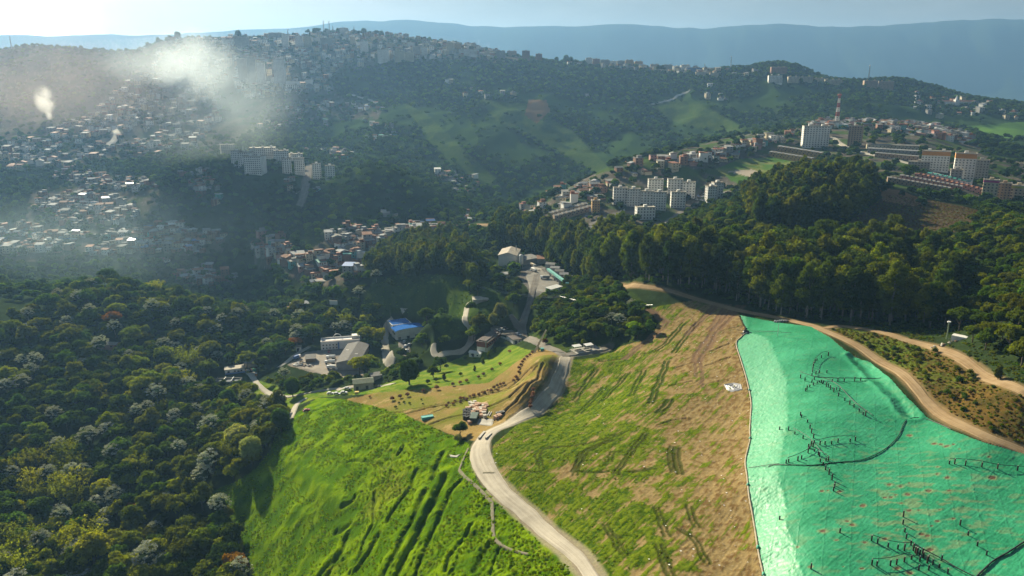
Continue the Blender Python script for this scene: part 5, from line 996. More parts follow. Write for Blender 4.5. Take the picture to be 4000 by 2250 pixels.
def blue_hall():
    A, B, w, rz = span((997, 856), (1068, 845)); z = max(A.z, B.z)-.5; d, h = 13, 8.2; t = thing('blue_roofed_hall', "white hall with bright blue roofs beside the curving concrete road", 'hall', (A.x, A.y, z), rz); rise = 1.7
    b = MB(); b.box(0, 0, -5, w, d, h); arc = [(w/2-w/2*math.cos(math.pi*k/10), h+rise*math.sin(math.pi*k/10)) for k in range(11)]
    b.add([(x, .002, q) for x, q in arc], [tuple(range(11))]); b.add([(x, d-.002, q) for x, q in arc], [tuple(range(10, -1, -1))]); b.box(w*.04, d+.1, -5, w*.72, d+16, h+.5)
    for x0, y0, x1, y1 in ((w*.04, d+.1, w*.72, d+.6), (w*.04, d+15.5, w*.72, d+16), (w*.04, d+.6, w*.04+.5, d+15.5), (w*.72-.5, d+.6, w*.72, d+15.5)): b.box(x0, y0, h+.502, x1, y1, h+2.2)
    b.obj('wall', [WHITE], t); BL = mat("roof_brightblue", (.045, .15, .45), 1.0, .16, .5, 0, .0)
    r = MB(); V = [(x+(x-w/2)*.04, -.7, q+.1) for x, q in arc]+[(x+(x-w/2)*.04, d+.05, q+.1) for x, q in arc]+[(x+(x-w/2)*.04, -.7, q+.3) for x, q in arc]+[(x+(x-w/2)*.04, d+.05, q+.3) for x, q in arc]
    r.add(V, [(22+i, 22+i+1, 33+i+1, 33+i) for i in range(10)]+[(i, 11+i, 12+i, i+1) for i in range(10)]+[(i, i+1, 23+i, 22+i) for i in range(10)]+[(12+i, 11+i, 33+i, 34+i) for i in range(10)]+[(0, 22, 33, 11), (10, 21, 43, 32)]); r.obj('roof', [BL], t)
    r2 = MB(); r2.profile([(d+.65, h+.6), (d+.65, h+1.2), (d+7.9, h+2.5), (d+7.9, h+.6)], w*.04+.55, w*.72-.55); r2.profile([(d+8.1, h+.6), (d+8.1, h+1.2), (d+15.4, h+2.3), (d+15.4, h+.6)], w*.04+.55, w*.72-.55); r2.obj('rear_roof', [BL], t)
    for k in range(3): MB().box(-1.3, -.07, 0, 1.3, .05, 3).obj('door', [DARK if k else WALLM['grey']], t, (w*(.12+.3*k), 0, 0))
    BUILT.append(((A.x+B.x)/2, A.y+12, 24))
blue_hall()
BRICKRED = mat("red_brick", (.24, .075, .05), .9, .25, .8); DARKROOF = mat("roof_brown", (.115, .092, .082), .9, .28, .6)
def red_hall():
    A = G(1213, 884); B = G(1247, 846); d_ = B-A; L_ = min(34, math.hypot(d_.x, d_.y)); rz = math.atan2(d_.y, d_.x); t = thing('red_brick_hall', "long brown-roofed hall with a white lower storey and red brick upper wall", 'hall', A, rz-math.pi/2); w, h = 8.5, 7.5
    MB().box(-w/2, 0, -5, w/2, L_, 3.4).obj('lower_wall', [WHITE], t); MB().box(-w/2-.15, -.15, 3.403, w/2+.15, L_+.15, h).obj('upper_wall', [BRICKRED], t)
    r = MB(); r.box(-w/2-.7, -.8, h+.003, w/2+.7, L_+.6, h+.3); r.box(-w/2+1.2, .8, h+.303, w/2-1.2, L_-1, h+.9); r.obj('roof', [DARKROOF], t); MB().box(w/2-1.4, -.35, -2, w/2-.7, -.16, h+.9).obj('chimney', [CONC], t)
    for k in range(7): o = link('window', PANE, t, (w/2+.19, (k+.5)*L_/7, 5.4), (0, 0, R(90))); o.scale = (1.6, 1, 1.3)
    BUILT.append(((A.x+B.x)/2, (A.y+B.y)/2, L_*.55))
red_hall()
shed((1180,898),(1208,903),4.5,3,WALLM['white'],ROOFM['white sheet'],"white twin-roofed cabin on the lawn below the red brick hall",'cabin','twin_cabin','gable',.9,1,2)
shed((1291,866),(1312,863),13,3.4,WHITE,DARKROOF,"low white building with a dark flat roof beside the parking yard",'building','low_building','flat',doors=1,wins=2)
shed((890,982),(940,977),9,4.6,WALLM['grey'],mat("roof_palegreen",(.25,.27,.17),.8,.25,.6),"open grey shed with a pale green gable roof beside the site road",'shed','site_shed','gable',1.6,2)
shed((936,959),(960,955),5,3,WALLM['grey'],ROOFM['fibre cement'],"small grey lean-to behind the pale green shed",'shed','lean_to','mono',.8)
shed((745,884),(758,883),4,3.4,WHITE,SLAB,"small white gatehouse beside the approach road",'hut','gatehouse','flat',wins=1,doors=1)
shed((769,913),(794,911),9,3.2,WOOD,mat("roof_slate",(.13,.125,.12),.9,.3,.6),"dark roofed shelter beside the white scrap in the yard",'shelter','yard_shelter','mono',.6)
t_, w_, _ = shed((567,943),(616,937),7.5,4,WHITE,SLAB,"white building with a blue painted base above the settling tanks",'building','tank_house','flat',doors=2,wins=3)
MB().box(-.06,-.07,-2,w_+.06,-.005,1.3).obj('painted_base',[WALLM['blue']],t_)
shed((613,924),(646,924),9,3,WALLM['grey'],ROOFM['fibre cement'],"grey roofed annex behind the blue based building",'shed','annex','mono',1)
shed((54,832),(100,822),8,3,WHITE,ROOFM['white sheet'],"long white roofed greenhouse in the wood at the far left",'greenhouse','greenhouse','gable',1.5)
shed((245,876),(292,877),7,3.2,WALLM['pink'],ROOFM['fibre cement'],"isolated pink walled cottage in the left wood",'cottage','cottage','gable',1.3,1,2)
shed((142,946),(162,944),6,2.8,WOOD,ROOFM['blue sheet'],"small blue roofed shack deep in the left wood",'shack','shack','mono',.9)
shed((152,862),(165,861),5,2.6,WALLM['white'],ROOFM['white sheet'],"tiny white shack left of the pink cottage",'shack','tiny_shack','mono',.7)
shed((735,786),(778,780),11,4,WALLM['cream'],ROOFM['white sheet'],"broad white roofed house at the wood edge above the gatehouse",'house','farm_house','gable',1.6,1,2)
shed((719,788),(736,788),7,3,WALLM['brick'],ROOFM['rusty tin'],"low brick outhouse left of the broad white roofed house",'outhouse','outhouse','mono',.8)
shed((1190,770),(1228,769),10,2.5,CONC,SLAB,"bare concrete roof among the dark trees above the round trees",'building','bunker','flat')
shed((1012,791),(1024,789),3,2.6,WHITE,SLAB,"small white cabin above the blue-roofed hall",'cabin','guard_cabin','flat',wins=1)
# factory behind the knoll
def factory():
    A, B, w, rz = span((1254, 669), (1299, 667)); t = thing('factory_hall', "tall pale factory hall with a weathered gable roof at the end of the access road", 'factory', A, rz-.32); d, h = 30, 11
    b = MB(); b.box(0, 0, -8, w, d, h); b.add([(0, .002, h), (w, .002, h), (w/2, .002, h+2.6)], [(0, 1, 2)])
    for k in range(5): b.box(k*(w-.5)/4, -.25, -6, k*(w-.5)/4+.5, -.002, h-.1)
    b.obj('wall', [WALLM['white']], t); r = MB(); pr = [(-.7, h-.1), (-.7, h+.1), (w/2, h+2.9), (w+.7, h+.1), (w+.7, h-.1), (w/2, h+2.65)]; n = 6
    r.add([(x, -.8, q) for x, q in pr]+[(x, d+.5, q) for x, q in pr], [tuple(range(n)), tuple(range(2*n-1, n-1, -1))]+[((i+1) % n, i, n+i, n+(i+1) % n) for i in range(n)]); r.obj('roof', [mat("roof_weathered", (.36, .31, .24), .8, .3, .25, dirt=(.15, .14, .13))], t)
    MB().tube([(w*.85, d*.6, h+1), (w*.85, d*.6, h+6)], .4, 8).obj('chimney', [STEEL], t); BUILT.append((A.x+10, A.y+14, 24))
    p = G(1311, 676); t = thing('silo', "white banded silo tower beside the factory hall", 'silo', p); m = MB(); m.tube([(0, 0, 3.5), (0, 0, 5), (0, 0, 13.5), (0, 0, 14.4)], [.6, 2, 2, .5], 16); m.obj('tank', [WHITE], t, smooth=False)
    m = MB(); [m.box(x-.15, y-.15, -2, x+.15, y+.15, 5) for x in (-1.3, 1.3) for y in (-1.3, 1.3)]; m.obj('legs', [STEEL], t); BUILT.append((p.x, p.y, 4))
factory()
shed((1319,667),(1358,660),14,5,WALLM['grey'],ROOFM['fibre cement'],"left grey roofed store behind the factory lorries",'store','store_shed','mono',1.2)
shed((1352,664),(1386,664),12,5,WALLM['grey'],ROOFM['rusty tin'],"right brownish store behind the factory lorries",'store','store_shed','mono',1.2)
for k in range(5): shed((1372+k*12, 677+k*8.5),(1394+k*11.5, 679+k*8),7.5,4.4,WALLM['grey'],ROOFM['grey tin' if k % 2 else 'fibre cement'],["uppermost","second highest","middle","second lowest","lowest"][k]+" stepped roof bay of the sorting line beside the factory yard",'bay','sorting_bay','gable',1.1)
t_, w_, _ = shed((1386,741),(1414,733),6,3.2,WALLM['white'],ROOFM['white sheet'],"low white office at the lower end of the factory yard",'office','yard_office','mono',.6,1,2)
shed((1262,699),(1282,698),6,3,WALLM['cream'],ROOFM['grey tin'],"small hut among bushes below the factory hall",'hut','hut','mono',.7)
def conveyor():
    A = G(1378, 690); B = G(1428, 728); d_ = B-A; L_ = math.hypot(d_.x, d_.y); rz = math.atan2(d_.y, d_.x); t = thing('conveyor', "long teal conveyor gallery sloping down beside the sorting line", 'conveyor', A, rz); sl = (B.z-A.z)/L_
    m = MB(); m.add([(x, y, 4+sl*x+q) for x in (0, L_) for y in (-1.2, 1.2) for q in (0, 1.8)], [(0, 1, 3, 2), (4, 6, 7, 5), (0, 4, 5, 1), (2, 3, 7, 6), (1, 5, 7, 3), (0, 2, 6, 4)]); m.obj('gallery', [WALLM['teal']], t)
    for k in range(4): x = L_*(k+.5)/4; MB().box(-.2, -.9, -2, .2, .9, 3.99).obj('leg', [STEEL], t, (x, 0, sl*x))
conveyor()
# ------------------------------------------------------------------ tanks
def tanks(px0, px1, py0, py1, n, depth, label, paint=CONC):
    A, B, w, rz = span((px0, py0), (px1, py1)); t = thing('settling_tank', label, 'tank', (A.x, A.y, max(A.z, B.z)), rz); b = MB(); h = 1.5
    b.box(0, 0, -4, w, .4, h); b.box(0, depth-.4, -4, w, depth, h)
    for k in range(n+1): x = k*(w-.4)/n; b.box(x, .4, -4, x+.4, depth-.4, h-.003)
    b.obj('basin', [paint], t); MB().box(.4, .4, -3, w-.4, depth-.4, .6).obj('water', [mat("tank_water", (.05, .06, .055), .15, .3, 1, 0, .5)], t)
    for k in range(n): MB().box(0, 0, h, .12, depth, h+.9).obj('railing', [STEEL], t, (k*(w-.4)/n+.14, 0, 0))
    BUILT.append(((A.x+B.x)/2, A.y+depth/2, w*.55))
tanks(520,603,966,963,4,8,"long concrete settling tank in four bays below the blue based building"); tanks(602,619,978,977,2,5,"small square settling tank beside the lane"); tanks(608,634,990,989,1,3.5,"narrow tank with blue painted sides beside the lane",WALLM['blue'])
# ------------------------------------------------------------------ vehicles
def car_meshes(col, L_=4.3, pickup=False):
    b = MB(); w = .86
    body = [(-L_/2, .35), (-L_/2, .8), (-L_/2+.15, .95), (L_*.22, .98), (L_/2-.1, .8), (L_/2, .55), (L_/2, .35)]
    n = len(body); V = [(x, -w, z) for x, z in body]+[(x, w, z) for x, z in body]; b.add(V, [tuple(range(n-1, -1, -1)), tuple(range(n, 2*n))]+[(i, (i+1) % n, n+(i+1) % n, n+i)[::-1] for i in range(n)][::1])
    x0, x1 = (-.1 if pickup else -L_/2+.35), L_*.20
    top = [(x0, .96), (x0+.35, 1.48), (x1-.55, 1.48), (x1, .96)]; V = [(x, -w*.93+(.12 if z > 1 else 0), z) for x, z in top]+[(x, w*.93-(.12 if z > 1 else 0), z) for x, z in top]
    g = MB(); g.add(V, [(3, 2, 1, 0), (4, 5, 6, 7), (0, 1, 5, 4), (2, 3, 7, 6)]); rf = MB(); rf.box(x0+.33, -w*.82, 1.478, x1-.53, w*.82, 1.54)
    if pickup: b.box(-L_/2+.05, -w, .95, -.25, -w+.1, 1.2); b.box(-L_/2+.05, w-.1, .95, -.25, w, 1.2)
    wh = MB(); wh.tube([(0, -.11, 0), (0, .11, 0)], .33, 10); li = MB().box(-.04, -.16, -.08, .04, .16, .08)
    return b.mesh("body", col), g.mesh("windows", GLASS), rf.mesh("roof", col), wh.mesh("wheel", RUBBER), L_, w, li.mesh("headlight", mat("lamp_glass", (.7, .7, .68), .2, .1, 2, 0, .5))
CARP = {'white': mat("car_white", (.74, .74, .73), .28, .06, 1, 0, .5), 'red': mat("car_red", (.32, .02, .025), .28, .08, 1, 0, .5), 'silver': mat("car_silver", (.42, .43, .44), .3, .06, 1, .4, .5), 'black': mat("car_black", (.03, .03, .034), .28, .1, 1, 0, .5), 'blue': mat("car_blue", (.05, .13, .35), .3, .08, 1, 0, .5)}
CARM = {}
def car(px, py, rot, col, label, group=None, pickup=False, s=1.0):
    k = (col, pickup)
    if k not in CARM: CARM[k] = car_meshes(CARP[col], 5.0 if pickup else 4.3, pickup)
    b, g, r, wm, L_, w, li = CARM[k]; p = G(px, py); t = thing('pickup_truck' if pickup else 'parked_car', label, 'pickup' if pickup else 'car', p+Vector((0, 0, .2)), rot, group, (s, s, s))
    link('body', b, t); link('windows', g, t); link('roof', r, t)
    for sx in (-.31, .31):
        for sy in (-1, 1): link('wheel', wm, t, (sx*L_, sy*w*.92, .33))
    for sy in (-.55, .55): link('headlight', li, t, (L_/2, sy, .68))
    return t
def truck(px, py, rot, label, L_=8.2, box='white', tank=False, group="white refuse lorries in the yard"):
    p = G(px, py); t = thing('lorry', label, 'lorry', p+Vector((0, 0, .2)), rot, group); w = 1.22; hb = MB()
    c = MB(); c.profile([(-w, .9), (-w, 2.3), (-w+.12, 2.75), (w-.12, 2.75), (w, 2.3), (w, .9)], L_/2-1.9, L_/2); c.obj('cab', [CARP['white']], t)
    MB().box(-.02, -w*.9, 1.75, .05, w*.9, 2.45).obj('windscreen', [GLASS], t, (L_/2, 0, 0)); MB().box(-L_/2, -.5, .55, L_/2-.1, .5, .88).obj('chassis', [DARK], t)
    if tank: hb.tube([(-L_/2+.1, 0, 2.1), (-L_/2+.5, 0, 2.1), (L_/2-2.5, 0, 2.1), (L_/2-2.15, 0, 2.1)], [.7, 1.25, 1.25, .8], 12)
    else: hb.profile([(-w, .9), (-w, 2.7), (-w+.35, 3.15), (w-.35, 3.15), (w, 2.7), (w, .9)], -L_/2, L_/2-2.05)
    hb.obj('tank' if tank else 'load_body', [WALLM[box] if box in WALLM else CARP[box]], t); wh = MB().tube([(0, -.18, 0), (0, .18, 0)], .5, 10).mesh("wheel", RUBBER)
    for x in (L_/2-1.0, -L_/2+1.2, -L_/2+2.5):
        for sy in (-1, 1): link('wheel', wh, t, (x, sy*(w-.15), .5))
truck(833,903,R(184),"rearmost white tanker lorry parked against the grey warehouse",7.6,tank=True); truck(831,915,R(184),"middle white lorry parked against the grey warehouse",8.4,tank=True); truck(834,928,R(176),"nearest white lorry with a patched load at the warehouse corner",7.2,'white')
truck(1341,671,R(-62),"rear pale lorry in the factory yard",8,'cream',group="lorries in the factory yard"); truck(1343,683,R(-62),"front white lorry in the factory yard",8,'white',group="lorries in the factory yard"); truck(1371,702,R(186),"white lorry parked beside the conveyor gallery",8.5,'grey',group="lorries in the factory yard")
truck(748,903,R(60),"white lorry with a blue bed beside the gatehouse road",6.5,'blue',group=None)
SC = "cars parked on the site"
for a in [(1263,831,R(-35),'white',"white car parked left of the dark one by the round trees"),(1271,828,R(-35),'black',"dark car parked behind the white one by the round trees"),(1247,838,R(-20),'red',"red car at the upper end of the red brick hall"),(1251,834,R(-25),'silver',"silver car between the red and the white car"),(1018,861,R(80),'white',"white van against the corner of the blue-roofed hall"),(1020,873,R(80),'white',"white car in the lane, second below the blue-roofed hall"),(1030,869,R(75),'silver',"silver car alone on the grass side of the lane"),(1022,884,R(70),'white',"white car just above the dark one in the lane"),(1026,891,R(20),'black',"dark car turned across the lane end"),(1047,911,R(85),'white',"white car on the earth lane above the dome-crowned tree"),(1048,917,R(85),'white',"second white car tight below another on the earth lane"),
 (865,990,R(8),'white',"white car in front of the silver one by the green shed"),(874,980,R(5),'silver',"silver car beside the pale green shed"),(831,992,R(10),'white',"white car parked farther left along the site road"),(848,993,R(0),'white',"low white car between two others along the site road"),(771,1035,R(40),'red',"red car alone on the dirt lane above the green slope"),(729,885,R(-80),'red',"red car under the porthole windows")]:
    if a[4].startswith("red car under"): a = (828, 886, R(-85), 'red', a[4])
    car(*a, SC, s=1.12)
car(1304,843,R(-50),'white',"white pickup driving at the road junction",None,True,1.15); car(952,975,R(15),'black',"black pickup beside the right end of the green shed",None,True,1.1)
HC = "cars in the apartment car park"
rc = np.random.default_rng(8)
for i, (px, py) in enumerate([(1742,500),(1748,498),(1752,503),(1757,495),(1762,491),(1768,496),(1773,489),(1764,505),(1778,485),(1736,545),(1570,530),(1562,534),(1572,600),(1475,546),(1530,544)]):
    c = ('white', 'silver', 'white', 'blue', 'black')[i % 5]; t = car(px, py, rc.uniform(0, 6), c, None, HC, s=1.15); PENDING.append((t, f"{c} car on the housing terrace among the white slabs", px))
# ------------------------------------------------------------------ fittings on the cover sheet
C4 = lambda x, y: (1932+x*.25, 723.9+y*.25)
def sheet_z(x, y): return height(np.atleast_1d(x), np.atleast_1d(y))+.3
BLACKP = mat("black_plastic", (.018, .018, .02), .5, .3, 2, 0, .4); RUSTP = mat("rusty_drum", (.07, .045, .035), .8, .4, 2); GALV = mat("riser_pipe", (.55, .54, .50), .5, .2, 2)
def vent_meshes(i):
    b = MB(); h = (1.5, 2.0, 1.0)[i]; r = .24
    pts, rad = [], []
    for k in range(int(h/.5)):
        z = k*.5; pts += [(0, 0, z+.0), (0, 0, z+.06), (0, 0, z+.44), (0, 0, z+.499)]; rad += [r*.93, r, r, r*.93]
    b.tube(pts, rad, 10); c = MB(); c.tube([(0, 0, h), (0, 0, h+.3)], .08, 6); return b.mesh("drum_stack", [BLACKP if i != 1 else RUSTP]), c.mesh("riser", [GALV])
VM = [vent_meshes(i) for i in range(3)]
VENTS = [("upper fan of vents", C4, [(605,690),(535,710),(490,740),(472,760),(458,785),(453,808),(449,830),(446,852),(440,890),(480,875),(515,862),(590,862)]),
 ("upper left arm of vents", C4, [(325,912),(370,940),(440,960),(455,985),(418,1005),(390,1035),(375,1045),(465,930)]),
 ("upper cluster of vents", C4, [(495,965),(515,955),(535,960),(548,972),(556,966),(585,1000),(605,1000)]),
 ("upper diagonal row of vents", C4, [(625,1030),(660,1055),(688,1035),(720,1045),(708,1095),(770,1140),(820,1180),(862,1210),(915,1250),(955,1285),(980,1290)]),
 ("level row under the hose", C4, [(645,950),(700,950),(765,950),(870,945),(930,940)]),
 ("row above the middle cluster", C4, [(325,1290),(335,1310),(395,1360),(420,1420),(115,1435),(205,1440)]),
 ("middle cluster of vents", CROP8, [(268,30),(350,75),(435,20),(455,72),(465,110),(405,165),(418,178),(430,150),(450,160),(465,205),(400,220)]),
 ("right arm of the middle cluster", CROP8, [(520,140),(570,135),(637,130),(700,115),(822,108),(875,95)]),
 ("row below the middle cluster", CROP8, [(503,240),(515,255),(522,310),(580,300),(603,300),(550,345),(575,390),(610,435),(640,490),(668,545),(665,565),(655,600)]),
 ("left arm of the middle cluster", CROP8, [(335,280),(297,300),(205,315),(180,325)]),
 ("row of vents near the right edge", CROP8, [(1817,330),(1870,330),(1978,345),(2143,360),(2300,380),(2500,395)]),
 ("row of vents above the lower cluster", CROP8, [(1355,860),(1352,935),(1370,1015),(1385,1080),(1432,1145)]),
 ("upper left arm of the lower cluster", CROP8, [(1037,1100),(1097,1125),(1203,1165),(1300,1185),(1365,1200)]),
 ("lower cluster of vents", CROP8, [(1455,1200),(1475,1225),(1490,1240),(1520,1240),(1550,1230),(1500,1215),(1555,1275),(1605,1300),(1595,1325),(1520,1310)]),
 ("lower left arm of the lower cluster", CROP8, [(1437,1290),(1365,1315),(1287,1340),(1225,1350),(1090,1355),(1040,1345)]),
 ("row of vents below the lower cluster", CROP8, [(1650,1340),(1510,1395),(1610,1395),(1715,1375),(1800,1430),(1740,1300)]),
 ("row of vents beside the thick hose", CROP8, [(1925,945),(2005,1045),(2097,1155),(2190,1245)]),
 ("scatter at the lower left", CROP8, [(430,1385),(720,1020),(115,890)])]
rv = np.random.default_rng(5)
for nm, f, l in VENTS:
    P = np.array([f(*q) for q in l]); X, Y, Z = ground_at(P[:, 0], P[:, 1])
    for i in range(len(l)):
        k = int(rv.integers(0, 3)) if nm.endswith("cluster of vents") else (0 if rv.random() < .8 else 1); t = thing('vent_stack', None, 'vent', (X[i], Y[i], sheet_z(X[i], Y[i])[0]-.1), rv.uniform(0, 6), "gas vent stacks standing on the green sheet", (1, 1, rv.uniform(.85, 1.15)))
        link('drum_stack', VM[k][0], t); link('riser', VM[k][1], t); PENDING.append((t, "black vent stack in the "+nm.replace(" of vents", ""), P[i, 0]))
def hose(pts, rad, label, lift, m=BLACKP, name='hose', cat='hose'):
    Pg = poly_ground(pts)[:, :2]; S = spline(Pg, 10); z = sheet_z(S[:, 0], S[:, 1])+lift+rad
    return tag(MB().tube(np.c_[S, z], rad, 7).obj(name, [m], smooth=True), label, cat)
c8 = lambda l: [CROP8(*q) for q in l]; c4 = lambda l: [C4(*q) for q in l]
hose(c8([(0,365),(60,345),(200,345),(400,348),(530,340),(600,330),(800,310),(930,295),(1060,250),(1180,180),(1270,100),(1320,30)])+c4([(1342,1430),(1370,1370),(1420,1330),(1500,1315),(1600,1335),(1700,1370),(1850,1440)]), .15, "long black hose curving across the middle of the green sheet", 0)
hose(c8([(2060,1500),(2250,1320),(2400,1230),(2600,1100)]), .24, "thick black hose across the lower right corner of the sheet", 0)
hose(c8([(1460,1160),(1600,1230),(1750,1310),(1900,1400),(2080,1490)]), .16, "black hose leading down right from the lower vent cluster", .5)
hose(c4([(495,930),(650,935),(870,937),(1080,940),(1130,935)]), .17, "thin black hose running level from the upper vent cluster", .9)
hose(c4([(440,885),(452,800),(475,745),(540,690),(610,672)]), .10, "thin hose joining the upper fan of vents", 1.6); hose(c4([(320,880),(440,920),(550,940),(690,1005),(860,1180),(1060,1330)]), .12, "thin hose along the upper diagonal row of vents", 1.3)
hose(c8([(480,130),(570,105),(700,85),(880,85)]), .10, "thin hose over the right arm of the middle cluster", 1.3); hose(c8([(190,305),(300,265),(400,210),(450,150)]), .10, "thin hose over the left arm of the middle cluster", 1.3); hose(c8([(250,5),(420,110),(500,215),(600,290)]), .10, "thin hose through the middle vent cluster", 1.4)
hose(c8([(1820,308),(1900,312),(2100,330),(2300,370),(2569,390)]), .10, "thin hose along the vents near the right edge", 1.2); hose(c8([(1035,1090),(1200,1145),(1360,1170),(1450,1165)]), .09, "thin hose over the upper left arm of the lower cluster", 1.5); hose(c8([(1040,1332),(1200,1322),(1430,1265)]), .09, "thin hose over the lower left arm of the lower cluster", 1.5)
hose([(1853,834),(1880,836),(1932,838),(1990,842)], .12, "thin hose entering the sheet at its top left corner", .6); hose([(1883,1180),(1960,1170),(1934,1172)][:2], .11, "thin hose crossing the bright face of the sheet", .2)
def edge_roll():
    l = [(1880,836),(1864,850),(1852,866),(1863,906),(1878,956),(1889,1011),(1888,1050),(1886,1084),(1886,1111),(1875,1161),(1879,1200),(1884,1249),(1895,1311),(1907,1387),(1920,1449),(1955,1580)]
    S = spline(poly_ground(l)[:, :2], 12); z = sheet_z(S[:, 0], S[:, 1])-.1; r = .34+.09*pnoise(np.arange(len(S))*.9, np.zeros(len(S)))
    t = thing('edge_roll', "pale rolled hem weighing down the left edge of the green sheet", 'sheet edge', (0, 0, 0)); MB().tube(np.c_[S, z+.25], list(r), 8).obj('roll', [mat("pale_canvas", (.36, .31, .23), .9, .25, .8, dirt=(.2, .15, .09))], t, smooth=True)
    for q in (.30, .52, .70, .86, .93): i = int(q*len(S)); d = S[min(i+3, len(S)-1)]-S[i]; a = math.atan2(d[1], d[0]); b = MB(); b.tube([(-1.1, 0, .25), (-.3, .1, .45), (.5, -.1, .5), (1.2, 0, .3)], [.25, .5, .48, .2], 7); b.obj('wrap', [mat("green_wrap", (.04, .30, .20), .5, .25, 2)], t, (S[i][0], S[i][1], z[i]), a, True)
edge_roll()
def pole(px, py, h, label, r=.12, arm=True, m=GALV, name='light_pole', lean=0, rz=0):
    p = G(px, py); t = thing(name, label, 'pole', p, rz); MB().tube([(0, 0, -1), (lean*.5, 0, h*.5), (lean, 0, h)], [r*1.2, r, r*.7], 7).obj('post', [m], t)
    if arm: MB().tube([(lean, 0, h-.1), (lean+.8, 0, h+.3), (lean+1.7, 0, h+.35)], .06, 5).obj('arm', [m], t); MB().box(lean+1.3, -.18, h+.28, lean+2.1, .18, h+.42).obj('lamp_head', [STEEL], t)
    return t
pole(1956,846,9.5,"tall light pole at the top left of the green sheet",.13); pole(1479,704,9,"pale pole at the edge of the eucalyptus belt",.16,False); pole(1201,745,10,"power pole among the trees below the factory",.16,False,WOOD,'power_pole'); pole(1407,774,10,"power pole on the wooded knoll",.16,False,WOOD,'power_pole'); pole(982,800,8,"power pole at the top of the curving site road",.13,False,WOOD,'power_pole'); pole(564,1003,9,"thin pale pole in the wood below the settling tanks",.13,False)
for (a, ha), (b_, hb), lab in (((( 1201,745),9.6),((1407,774),9.6),"upper power cable crossing before the factory yard"),(((1201,745),8.6),((1407,774),8.6),"lower power cable crossing before the factory yard"),(((1407,774),9.6),((1640,800),9),"power cable running right from the wooded knoll")):
    A = G(*a)+Vector((0, 0, ha)); B = G(*b_)+Vector((0, 0, hb)); tag(MB().tube([A.lerp(B, k/12)-Vector((0, 0, 4*3*(k/12)*(1-k/12))) for k in range(13)], .06, 4).obj('power_cable', [STEEL]), lab, 'cable')
def boom():
    p = G(1343, 887); s = depth_scale(p); t = thing('boom_mast', "leaning lattice mast rising from the pink hedge beside the road junction", 'mast', p); dx, h = 30*s, 57*s*1.05; m = MB()
    for ox, oy in ((-.45, -.3), (.45, -.3), (0, .5)): m.tube([(ox, oy, -.5), (ox*.5+dx, oy*.5, h)], .32, 5)
    for k in range(16):
        a, b = k/16, (k+1)/16; f = lambda q, i: (((-.45, .45, 0)[i])*(1-.5*q)+dx*q, ((-.3, -.3, .5)[i])*(1-.5*q), -.5+(h+.5)*q)
        for i in range(3): m.tube([f(a, i), f(b, (i+1) % 3)], .16, 4)
    m.obj('lattice', [mat("mast_steel", (.62, .56, .45), .7, .2, 1, 0)], t); MB().box(2.6, .4, -.5, 3.2, 1, 7).obj('support_post', [WOOD], t); BUILT.append((p.x, p.y, 3))
boom()
def box_thing(px, py, w, d, h, m, label, cat, rz=0, name='bin', lid=None, rim=None, group=None, sink=.3, z=0):
    p = G(px, py); t = thing(name, label, cat, p+Vector((0, 0, z)), rz, group); b = MB(); q = .06
    b.add([(-w/2+q, -d/2+q, -sink), (w/2-q, -d/2+q, -sink), (w/2-q, d/2-q, -sink), (-w/2+q, d/2-q, -sink), (-w/2, -d/2, h), (w/2, -d/2, h), (w/2, d/2, h), (-w/2, d/2, h)], [(3, 2, 1, 0), (0, 1, 5, 4), (1, 2, 6, 5), (2, 3, 7, 6), (3, 0, 4, 7), (4, 5, 6, 7)])
    for k in range(max(2, int(w/.7))): x = -w/2+(k+.5)*w/max(2, int(w/.7)); b.box(x-.06, -d/2-.05, 0, x+.06, -d/2+.02, h-.05)
    b.obj('body', [m], t)
    if lid: r = MB(); r.profile([(-d/2-.1, h+.004), (-d/2-.1, h+.1), (0, h+.22), (d/2+.1, h+.1), (d/2+.1, h+.004)], -w/2-.1, w/2+.1); r.obj('lid', [lid], t)
    if rim: r = MB(); [r.box(*c) for c in ((-w/2-.08, -d/2-.08, h, w/2+.08, -d/2+.12, h+.12), (-w/2-.08, d/2-.12, h, w/2+.08, d/2+.08, h+.12), (-w/2-.08, -d/2+.12, h, -w/2+.12, d/2-.12, h+.12), (w/2-.12, -d/2+.12, h, w/2+.08, d/2-.12, h+.12))]; r.obj('rim', [rim], t)
    return t
PINKB = mat("pale_crate", (.46, .29, .20), .8, .2, 1.5); WHITEB = mat("white_crate", (.52, .48, .41), .75, .18, 1.5); TEALP = mat("teal_paint", (.10, .42, .38), .6, .2, 1); GREENP = mat("green_paint", (.01, .28, .13), .5, .2, 1); YEL = mat("yellow_paint", (.60, .42, .03), .5, .15, 1); TARPB = mat("dark_tarp", (.06, .08, .07), .7, .3, 1)
C5 = lambda x, y: (1094.8+x*.1, 966+y*.1)
rk = np.random.default_rng(17); CG = "pale crates in the heap beside the dusty road"; BG = "black bins in the heap beside the dusty road"
for i, (x, y) in enumerate([(915,560),(985,570),(1050,520),(1110,530),(940,520),(1060,560),(1020,620),(1090,630),(1150,625),(1230,635),(985,675),(1050,685),(1110,690),(1240,690),(1175,650),(1220,520),(1270,540),(1225,560),(1290,560),(1150,800),(945,720),(1225,735),(1165,720),(870,985),(930,790),(810,620),(850,610)]):
    pk = rk.random() < .68; t = box_thing(*C5(x, y+20), 2.0, 1.7, rk.uniform(1.0, 1.7), PINKB if pk else WHITEB, None, 'crate', .3+rk.normal()*.15, 'crate', PINKB if pk else WHITEB, None, CG); PENDING.append((t, ("pinkish" if pk else "white")+" lidded crate "+("at the far" if y < 570 else "in the middle" if y < 680 else "at the near")+" side of the road heap", C5(x, y)[0]))
